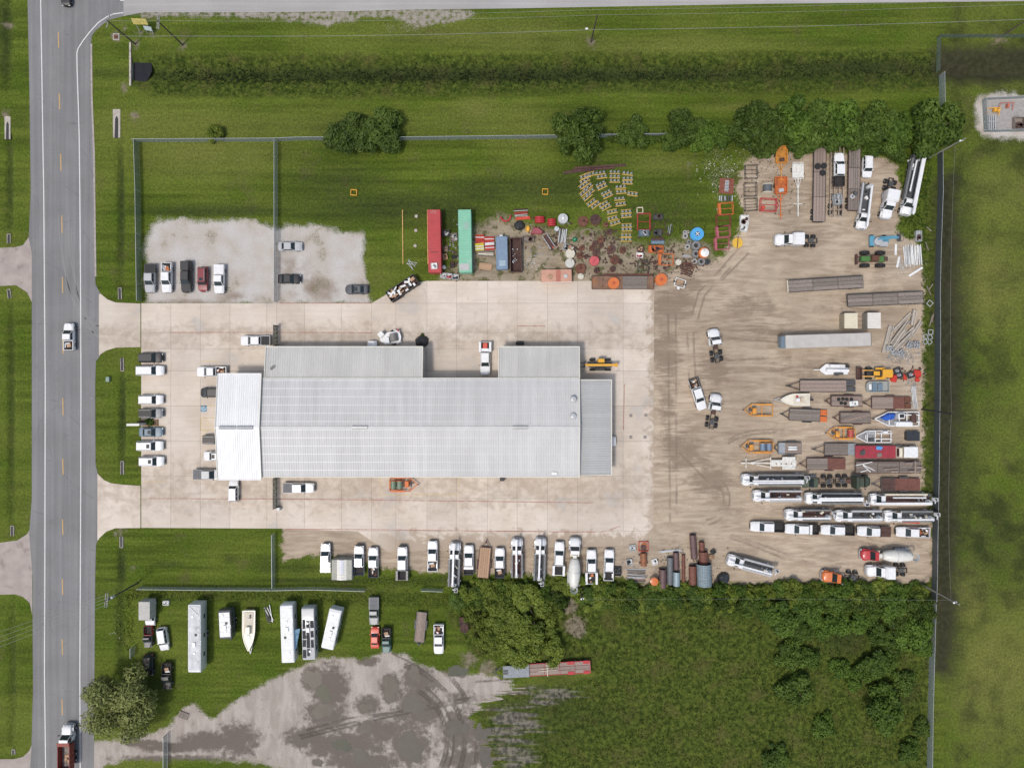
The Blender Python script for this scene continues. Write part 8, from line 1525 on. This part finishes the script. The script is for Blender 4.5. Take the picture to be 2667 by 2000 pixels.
# headwalls and culverts
def culvert(px_, py_, L, label, w=.62, rot=0):
    k = Kind('culvert_end'); k.add('wall', MB().box((w / 2, 0, .0), (.1, L, .3)).box((-w / 2, 0, .0), (.1, L, .3)).box((0, L / 2, .0), (w, .1, .3)), CONC); k.add('opening', MB().box((0, 0, .02), (w - .1, L - .1, .08)), BLACK); x, y = P(px_, py_); put(k, x, y, rot, label, 'culvert')
for (x, y, L, r, lb) in ((313, 765, 2.3, 2, 'narrow concrete culvert end on the verge by the gravel lot'), (319, 949, 2.6, 182, 'narrow culvert end just south of the north driveway'), (319, 1218, 2.6, 0, 'narrow culvert end just north of the south driveway'), (317, 1411, 2.2, 180, 'narrow culvert end just south of the south driveway'), (24, 622, 1.8, 0, 'culvert end across the road above the upper drive'), (25, 766, 1.8, 8, 'culvert end across the road below the upper drive'), (33, 1382, 2.0, 0, 'culvert end across the road above the middle drive'), (36, 1957, 1.0, 0, 'small culvert end across the road above the lowest drive')): culvert(x, y, L, lb, .62, r)
def flume(px_, py_, label, sc_=1.0):
    k = Kind('concrete_flume'); k.add('slab', MB().prism([(-.75, 2.9), (.75, 2.9), (.72, -2.8), (.35, -2.8), (.35, 1.0), (.0, 1.6), (-.3, 1.0), (-.4, -2.8), (-.7, -2.8)], -.1, .06), CONC); k.add('trough', MB().prism([(-.35, -2.9), (.35, -2.9), (.3, .9), (0, 1.5), (-.3, .9)], -.1, .03), BLACK); x, y = P(px_, py_); put(k, x, y, 0, label, 'flume', scale=(sc_, sc_, 1))
flume(304, 323, 'concrete flume running down to the roadside ditch'); flume(20, 334, 'concrete flume across the road', .8)
k = Kind('headwall'); k.add('wall', MB().box((0, 0, -.3), (.35, 8.6, 1.0)), CONC); k.add('shade_bar', MB().box((.3, 0, -.6), (.3, 6.5, .3)), BLACK); x, y = P(340, 168); put(k, x, y, 0, 'concrete headwall at the end of the big drain', 'headwall')  # solid black bar stands in for the shade at the wall foot
x, y = P(303, 97); k = Kind('manhole'); k.add('frame', MB().box((0, 0, .03), (1.3, 1.4, .12), 0, .02), CONC); k.add('cover', MB().box((0, 0, .10), (.85, .85, .05)), RUST); put(k, x, y, 0, 'rusty square drain cover in the corner lawn', 'drain cover')
# ------------------------------------------------------------------ vegetation
def leafmat(name, dark, light, trans=.25):
    m = bpy.data.materials.new(name); g = G(m); t = g.attr('tone'); n = g.noise(.9, 3)
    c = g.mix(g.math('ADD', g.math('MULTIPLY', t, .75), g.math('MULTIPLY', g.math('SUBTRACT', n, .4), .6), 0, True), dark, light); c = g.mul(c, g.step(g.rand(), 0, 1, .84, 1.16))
    g.link(c, g.b.inputs['Base Color']); g.b.inputs['Roughness'].default_value = .6; g.b.inputs['Specular IOR Level'].default_value = .25
    tr = g.n.new('ShaderNodeBsdfTranslucent'); g.link(c, tr.inputs[0]); mx = g.n.new('ShaderNodeMixShader'); mx.inputs[0].default_value = trans
    g.link(g.b.outputs[0], mx.inputs[1]); g.link(tr.outputs[0], mx.inputs[2]); g.link(mx.outputs[0], g.n['Material Output'].inputs[0]); return m
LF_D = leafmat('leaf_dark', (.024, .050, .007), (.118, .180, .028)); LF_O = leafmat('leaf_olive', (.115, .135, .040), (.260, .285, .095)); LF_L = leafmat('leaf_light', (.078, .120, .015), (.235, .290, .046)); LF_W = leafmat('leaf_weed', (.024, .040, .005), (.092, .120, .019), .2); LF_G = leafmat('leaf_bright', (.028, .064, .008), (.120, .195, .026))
LF_K = leafmat('leaf_murky', (.009, .017, .005), (.032, .052, .010), .1)
def tri_mesh(name, V, F, tone, m, k=4):
    me = bpy.data.meshes.new(name); me.vertices.add(len(V)); me.vertices.foreach_set('co', V.astype(np.float32).ravel()); me.loops.add(F.size); me.loops.foreach_set('vertex_index', F.astype(np.int32).ravel())
    n = len(F); me.polygons.add(n); me.polygons.foreach_set('loop_start', np.arange(0, n * k, k, dtype=np.int32)); me.polygons.foreach_set('loop_total', np.full(n, k, np.int32)); me.update(calc_edges=True); me.materials.append(m)
    at = me.attributes.new('tone', 'FLOAT', 'POINT'); at.data.foreach_set('value', tone.astype(np.float32)); return me
def crown(seed, nleaf, m, leaf=.11, aspect=.5, lobes=30, flat=.72, core=.30, upright=.0):
    """unit crown (radius about 1): leaf-sized quads gathered in clumps through the volume"""
    r = np.random.default_rng(seed); d = r.normal(size=(lobes, 3)); d[:, 2] = np.abs(d[:, 2]) * .9 + .05; d /= np.linalg.norm(d, axis=1)[:, None]
    cen = d * r.uniform(core, .92, (lobes, 1)) * np.array([1, 1, flat]); rad = r.uniform(.12, .34, lobes); tn = r.uniform(.15, .85, lobes)
    wi = rad ** 2 / np.sum(rad ** 2); li = r.choice(lobes, nleaf, p=wi)
    u = r.normal(size=(nleaf, 3)); u /= np.linalg.norm(u, axis=1)[:, None]; pos = cen[li] + u * (rad[li] * r.uniform(.55, 1.08, nleaf))[:, None]
    pos[:, 2] = np.maximum(pos[:, 2] + .15, .02)
    nrm = u * .7 + r.normal(size=(nleaf, 3)) * .55 + np.array([0, 0, .45]); nrm /= np.linalg.norm(nrm, axis=1)[:, None]
    a = np.cross(nrm, r.normal(size=(nleaf, 3))); a /= np.linalg.norm(a, axis=1)[:, None]; b = np.cross(nrm, a); s = leaf * r.uniform(.6, 1.35, nleaf)[:, None]
    V = np.stack([pos - a * s, pos - b * s * aspect, pos + a * s, pos + b * s * aspect], 1).reshape(-1, 3); F = np.arange(nleaf * 4).reshape(-1, 4)
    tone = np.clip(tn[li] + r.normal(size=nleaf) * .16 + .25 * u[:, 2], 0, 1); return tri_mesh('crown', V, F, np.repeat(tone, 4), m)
CR = {'d': [crown(1, 6200, LF_D, .075), crown(2, 6200, LF_D, .075, .5, 40), crown(3, 5200, LF_D, .09, .35, 24), crown(13, 5600, LF_D, .08, .4, 34)], 'g': [crown(4, 5200, LF_G, .08), crown(5, 5200, LF_G, .09, .45, 36)], 'l': [crown(6, 6200, LF_L, .07, .5, 36), crown(7, 5600, LF_L, .08, .4)], 'o': [crown(8, 11000, LF_O, .045, .35, 34, .7, .3)], 's': [crown(9, 2600, LF_D, .15, .22, 10), crown(10, 2600, LF_L, .15, .22, 10)]}
BARK = mat('bark', (.12, .095, .075), .9, 0, .3, 5)
def trunk_mesh(seed):
    rr = random.Random(seed); mb = MB(); mb.cyl((0, 0, 0), (.02, .01, .38), .07, 8, .05)
    for i in range(6):
        a = i * 1.05 + rr.uniform(-.3, .3); mb.cyl((.02, .01, .33), (.55 * math.cos(a), .55 * math.sin(a), rr.uniform(.55, .8)), .035, 6, .012)
    return mb.mesh('trunk', BARK)
TR = [trunk_mesh(i) for i in range(3)]
_ti = [0]
def tree(px_, py_, r, h, kind, label, group=None, cat='tree', nm='tree', ry=None):
    """crown radius in plan units; h = height in metres"""
    i = _ti[0]; _ti[0] += 1; rm = r / S; x, y = P(px_, py_, h * .55)
    root = link(bpy.data.objects.new(nm, None)); root.location = (x, y, 0); tag(root, label, cat, group)
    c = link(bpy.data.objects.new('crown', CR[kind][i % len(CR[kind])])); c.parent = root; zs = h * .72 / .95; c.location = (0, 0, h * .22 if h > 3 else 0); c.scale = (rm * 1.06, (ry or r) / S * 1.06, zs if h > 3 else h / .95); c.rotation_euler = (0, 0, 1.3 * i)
    t = link(bpy.data.objects.new('trunk', TR[i % 3])); t.parent = root; t.scale = (rm * .8, rm * .8, h * .9); t.rotation_euler = (0, 0, 1.3 * i); return root
tree(558, 347, 23, 2.4, 'l', 'small lone bush on the fence line beside the gravel lot lawn', None, 'bush', 'bush')
tree(908, 347, 58, 4.0, 'd', 'broad low bush on the fence joined to a taller tree', None, 'bush', 'bush'); tree(988, 342, 66, 4.8, 'd', 'rounded green tree on the fence beside the broad low bush', None)
tree(1514, 335, 70, 7.5, 'd', 'tall dense tree on the fence near the insulators', None); tree(1648, 345, 42, 4.0, 'd', 'smaller ragged tree between two larger ones on the fence', None)
for i, (x, y, r, h) in enumerate(((1790, 330, 48, 5), (1838, 356, 44, 4.5), (1760, 362, 34, 3.5), (1880, 352, 38, 4), (1960, 332, 62, 6.5), (2012, 322, 60, 6.5), (2075, 312, 62, 7), (2130, 330, 66, 6.5), (2190, 318, 62, 6.5), (2235, 340, 52, 5.5), (2290, 330, 55, 5.5), (2345, 345, 50, 5), (2330, 385, 36, 3.5), (2270, 385, 30, 3), (2080, 372, 36, 4), (1985, 372, 40, 4))):
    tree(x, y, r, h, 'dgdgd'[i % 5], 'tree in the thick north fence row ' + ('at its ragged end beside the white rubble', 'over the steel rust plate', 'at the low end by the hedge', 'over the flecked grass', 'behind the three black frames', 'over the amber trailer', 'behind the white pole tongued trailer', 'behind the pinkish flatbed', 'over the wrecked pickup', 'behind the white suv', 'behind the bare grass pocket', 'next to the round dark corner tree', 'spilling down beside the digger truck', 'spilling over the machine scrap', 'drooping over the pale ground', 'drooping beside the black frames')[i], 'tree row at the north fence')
tree(2438, 326, 70, 7.5, 'd', 'big round dark tree at the north east fence corner', None)
for x in range(1590, 1780, 22): tree(x, 357, 16, 1.4, 'd', 'low hedge bush along the north fence', 'low hedge bushes', 'bush', 'bush')
tree(305, 1842, 98, 9.5, 'o', 'large olive tinged tree leaning over the road', None)
for i, (x, y, r, h) in enumerate(((1290, 1560, 40, 3.0), (1372, 1578, 52, 3.6), (1318, 1622, 46, 3.4), (1395, 1636, 48, 3.8), (1350, 1690, 46, 3.6), (1430, 1700, 38, 3.2), (1285, 1672, 34, 3.1), (1240, 1600, 30, 2.4), (1440, 1590, 28, 2.4), (1250, 1650, 24, 2.0))):
    tree(x, y, r, h, 'l', 'light green tree in the clump ' + ('behind the tan trailer', 'behind the cluttered boom truck', 'at its thick centre', 'beside the bare grey patch', 'hanging over the grey trailer neck', 'hanging over the red trailer deck', 'above the small mud puddle', 'beside the tiny rusty trailer', 'behind the narrow boom bucket truck', 'at the neighbour lawn edge')[i], 'light green clump')
sp = np.random.default_rng(21)
HB = [(0, 'the overhanging bucket truck'), (1240, 'the tan plank trailer'), (1320, 'the cluttered boom truck'), (1375, 'the narrow boom bucket truck'), (1430, 'the white service truck'), (1475, 'the white mixer'), (1530, 'the service truck full of boxes'), (1565, 'the last white pickup'), (1610, 'the board heap'), (1690, 'the orange topped drum'), (1740, 'the blue grey pipe'), (1800, 'the huge corrugated pipe'), (1865, 'the black domed tank'), (1920, 'the slanted bucket truck'), (2010, 'the empty stretch of dirt'), (2130, 'the orange tractor'), (2245, 'the white sleeper tractor'), (2375, 'the corner lamp pole')]
for i in range(88):
    x = 1190 + (i // 2) * 28.3 + sp.uniform(-10, 10); y = (1542 if i % 2 else 1564 + (16 if x > 1850 else 0)) + sp.uniform(-8, 14); 
    if 1470 < x < 1530 and y > 1545: continue
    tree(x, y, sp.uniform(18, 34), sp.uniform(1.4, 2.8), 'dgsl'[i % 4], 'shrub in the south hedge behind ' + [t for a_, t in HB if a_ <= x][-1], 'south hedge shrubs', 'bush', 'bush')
for i, (x, y, r, h) in enumerate(((2040, 1610, 50, 3.6), (2110, 1590, 44, 3.2), (2085, 1650, 34, 2.4), (2170, 1570, 40, 2.6), (2250, 1565, 42, 3), (2330, 1575, 46, 3.4), (2395, 1570, 36, 3), (2385, 1650, 48, 4), (2340, 1620, 36, 2.6), (2285, 1735, 46, 3.2), (2250, 1750, 30, 2.4), (2195, 1742, 30, 2.2), (2060, 1705, 42, 3), (2110, 1715, 30, 2.2), (2075, 1795, 46, 3), (2310, 1850, 60, 4.8), (2360, 1775, 34, 2.4), (2145, 1890, 34, 2.2), (2290, 1650, 34, 2.4), (2240, 1625, 36, 2.6), (2180, 1625, 38, 2.6), (2140, 1640, 30, 2.2), (2410, 1610, 32, 3), (2405, 1690, 30, 2.4), (2330, 1690, 30, 2), (2010, 1600, 34, 2.4), (1960, 1580, 36, 2.4), (2225, 1780, 22, 1.6), (2400, 1900, 26, 1.8), (2370, 1960, 34, 2), (2020, 1975, 40, 1.8))):
    tree(x, y, r, h, 'dg'[i % 2] if i % 5 else 'g', ('bush in the overgrown field against the plain fence' if x > 2350 else 'bush in the overgrown field close behind the hedge' if y < 1640 else 'large bush standing alone in the overgrown field' if r > 45 else 'small bush in the deep overgrown field'), 'field bushes', 'bush', 'bush')
tree(1205, 1530, 24, 1.8, 's', 'broad leaved plant growing beside the overhanging bucket', None, 'plant', 'plant')
tree(388, 1100, 12, .9, 'g', 'small shrub growing in the timber planter', None, 'shrub', 'shrub'); tree(1100, 875, 8, .7, 's', 'weed sprouting from the black tarp heap', None, 'plant', 'plant'); tree(392, 1586, 10, 2.2, 's', 'sapling against the small box truck', None, 'plant', 'plant')
# tall grass and weeds: far too many to count
def tufts(name, label, polys, dens, hgt, m, seed, wid=.06, keep=None, blades=5):
    r = np.random.default_rng(seed); P_ = []
    for poly in polys:
        q = np.array(poly, float); x0, y0 = q.min(0); x1, y1 = q.max(0); n = int((x1 - x0) * (y1 - y0) / S ** 2 * dens); p = np.stack([r.uniform(x0, x1, n), r.uniform(y0, y1, n)], 1); po = p; p = p + r.normal(size=p.shape) * 5; ins = np.zeros(n, bool)
        for i in range(len(q)):
            a, b = q[i], q[(i + 1) % len(q)]
            if a[1] != b[1]: ins ^= ((a[1] > p[:, 1]) != (b[1] > p[:, 1])) & (p[:, 0] < (b[0] - a[0]) * (p[:, 1] - a[1]) / (b[1] - a[1]) + a[0])
        P_.append(po[ins])
    p = np.vstack(P_); X = (p[:, 0] - 1333.5) / S; Y = (1000 - p[:, 1]) / S
    patch = np.sin(X * .55 + 1.7 * np.sin(Y * .4)) * np.sin(Y * .62 + 1.3 * np.sin(X * .33)); kp = r.random(len(X)) < np.clip(.62 + .45 * patch, .15, 1); X, Y, patch = X[kp], Y[kp], patch[kp]
    ix = np.clip(((X - GX0) / (gx[1] - gx[0])).astype(int), 0, nx - 1); iy = np.clip(((Y - GY0) / (gy[1] - gy[0])).astype(int), 0, ny - 1); Z = zz[iy * nx + ix]; n = len(X)
    T = n * blades; bx_ = np.repeat(X, blades); by_ = np.repeat(Y, blades); bz = np.repeat(Z, blades); a = r.uniform(0, 2 * np.pi, T); h = hgt * np.repeat(r.uniform(.5, 1.3, n), blades) * r.uniform(.7, 1.2, T); ln = h * r.uniform(.5, 1.3, T); wx, wy = -np.sin(a) * wid, np.cos(a) * wid
    V = np.stack([np.stack([bx_ + wx, by_ + wy, bz], 1), np.stack([bx_ - wx, by_ - wy, bz], 1), np.stack([bx_ + np.cos(a) * ln, by_ + np.sin(a) * ln, bz + h], 1)], 1).reshape(-1, 3)
    big = np.sin(X * .09 + 1.9 * np.sin(Y * .07 + 1)) * np.cos(Y * .11 + 1.4 * np.sin(X * .06)); mid = np.exp(-((X - 33) / 27) ** 2 - ((Y + 66) / 12) ** 2); tone = np.clip(np.repeat(.36 + .28 * mid + .2 * patch + .26 * big + r.normal(size=n) * .2, blades) + r.normal(size=T) * .1, 0, 1); me = tri_mesh(name, V, np.arange(T * 3).reshape(-1, 3), np.repeat(tone, 3), m, 3)
    o = link(bpy.data.objects.new(name, me)); tag(o, label, 'weeds', None, 'stuff'); return o
tufts('weeds', 'dark green water weeds filling the bed of the long drain', [[(396, 172), (600, 162), (1000, 164), (1800, 160), (2440, 150), (2440, 190), (2000, 194), (1500, 214), (900, 220), (500, 214), (390, 205)]], 8, .26, LF_K, 1, .07)
tufts('weeds', 'tall bright weeds on both banks of the long drain', [[(400, 158), (420, 142), (1000, 146), (1800, 142), (2440, 130), (2440, 152), (1800, 162), (1000, 166), (500, 166)], [(390, 204), (500, 212), (900, 218), (1500, 212), (2000, 192), (2440, 186), (2440, 226), (2000, 236), (1500, 240), (900, 252), (400, 246)]], 5, .26, LF_G, 11, .05)
tufts('weeds', 'rough grass and weeds of the overgrown south field', [[(1200, 1540), (2426, 1545), (2418, 2040), (1420, 2040), (1400, 1960), (1440, 1880), (1420, 1820), (1560, 1765), (1440, 1710), (1250, 1715), (1170, 1600)]], 3.4, .27, LF_W, 2, .045)
tufts('weeds', 'weeds along the inside of the east fence', [[(2404, 480), (2416, 480), (2410, 640), (2408, 1300), (2404, 1300), (2400, 900)], [(2345, 560), (2400, 520), (2402, 640), (2340, 610)], [(2340, 400), (2425, 400), (2425, 470), (2402, 520), (2352, 520)]], 12, .35, LF_G, 3, .06)
tufts('weeds', 'tall grass along the south fence and round the campers', [[(330, 1535), (1180, 1548), (1190, 1590), (930, 1575), (640, 1560), (330, 1562)], [(300, 1535), (345, 1535), (350, 1700), (300, 1700)], [(940, 1500), (1180, 1500), (1180, 1530), (940, 1528)]], 10, .35, LF_L, 4, .06)
tufts('weeds', 'sparse weeds among the scrap at the dirt edges', [[(1470, 600), (1860, 560), (1880, 690), (1760, 745), (1480, 700)], [(1720, 1415), (1900, 1440), (1900, 1530), (1700, 1530)], [(1790, 400), (2100, 395), (2090, 560), (1900, 560)]], 1.6, .25, LF_W, 5, .05)

# loose scrap and chips round the heaps
def chips(name, label, spots, m, seed, s0=.08, s1=.32):
    r = np.random.default_rng(seed); V = []; 
    for (cx, cy, rx, ry, n) in spots:
        q = np.stack([cx + r.normal(size=n) * rx * .5, cy + r.normal(size=n) * ry * .5], 1); X = (q[:, 0] - 1333.5) / S; Y = (1000 - q[:, 1]) / S; a = r.uniform(0, 6.28, n); l = r.uniform(s0, s1, n); w = l * r.uniform(.2, .8, n); z = r.uniform(.05, .16, n)
        for i in range(n):
            ca, sa = math.cos(a[i]), math.sin(a[i])
            V.append([(X[i] + ca * u * l[i] - sa * t * w[i], Y[i] + sa * u * l[i] + ca * t * w[i], zz_) for zz_ in (.0, z[i]) for u, t in ((-1, -1), (1, -1), (1, 1), (-1, 1))])
    mb = MB()
    for q in V: mb.add(q, [(4, 5, 6, 7), (0, 1, 5, 4), (1, 2, 6, 5), (2, 3, 7, 6), (3, 0, 4, 7)])
    o = link(bpy.data.objects.new(name, mb.mesh(name, m, False))); tag(o, label, 'debris', None, 'stuff')
chips('debris', 'white chips and scraps scattered round the scrap heaps', [(1386, 685, 24, 20, 80), (2355, 925, 50, 26, 120), (2350, 700, 26, 20, 30), (1880, 450, 70, 70, 110), (1990, 450, 70, 60, 60), (300, 1652, 20, 12, 6)], mat('pale_scrap', (.52, .50, .46), .8, 0, .2), 5, .03, .13)
chips('debris', 'rusty bits of iron scattered among the stored parts', [(1700, 680, 60, 30, 110), (1560, 650, 70, 50, 110), (1440, 620, 60, 40, 60), (1720, 600, 50, 40, 60), (1185, 660, 30, 60, 40), (2360, 975, 50, 18, 40), (1800, 690, 40, 20, 40)], DRUST, 6, .08, .34)
chips('debris', 'grey metal offcuts below the concrete beams and in the yard', [(2345, 930, 46, 20, 90), (2380, 1000, 20, 40, 50), (1400, 640, 70, 60, 50), (1180, 640, 22, 60, 30), (1660, 1470, 30, 40, 20), (1760, 1450, 60, 40, 20)], mat('dull_scrap', (.24, .24, .24), .7, 0, .3, 5), 7, .05, .22)
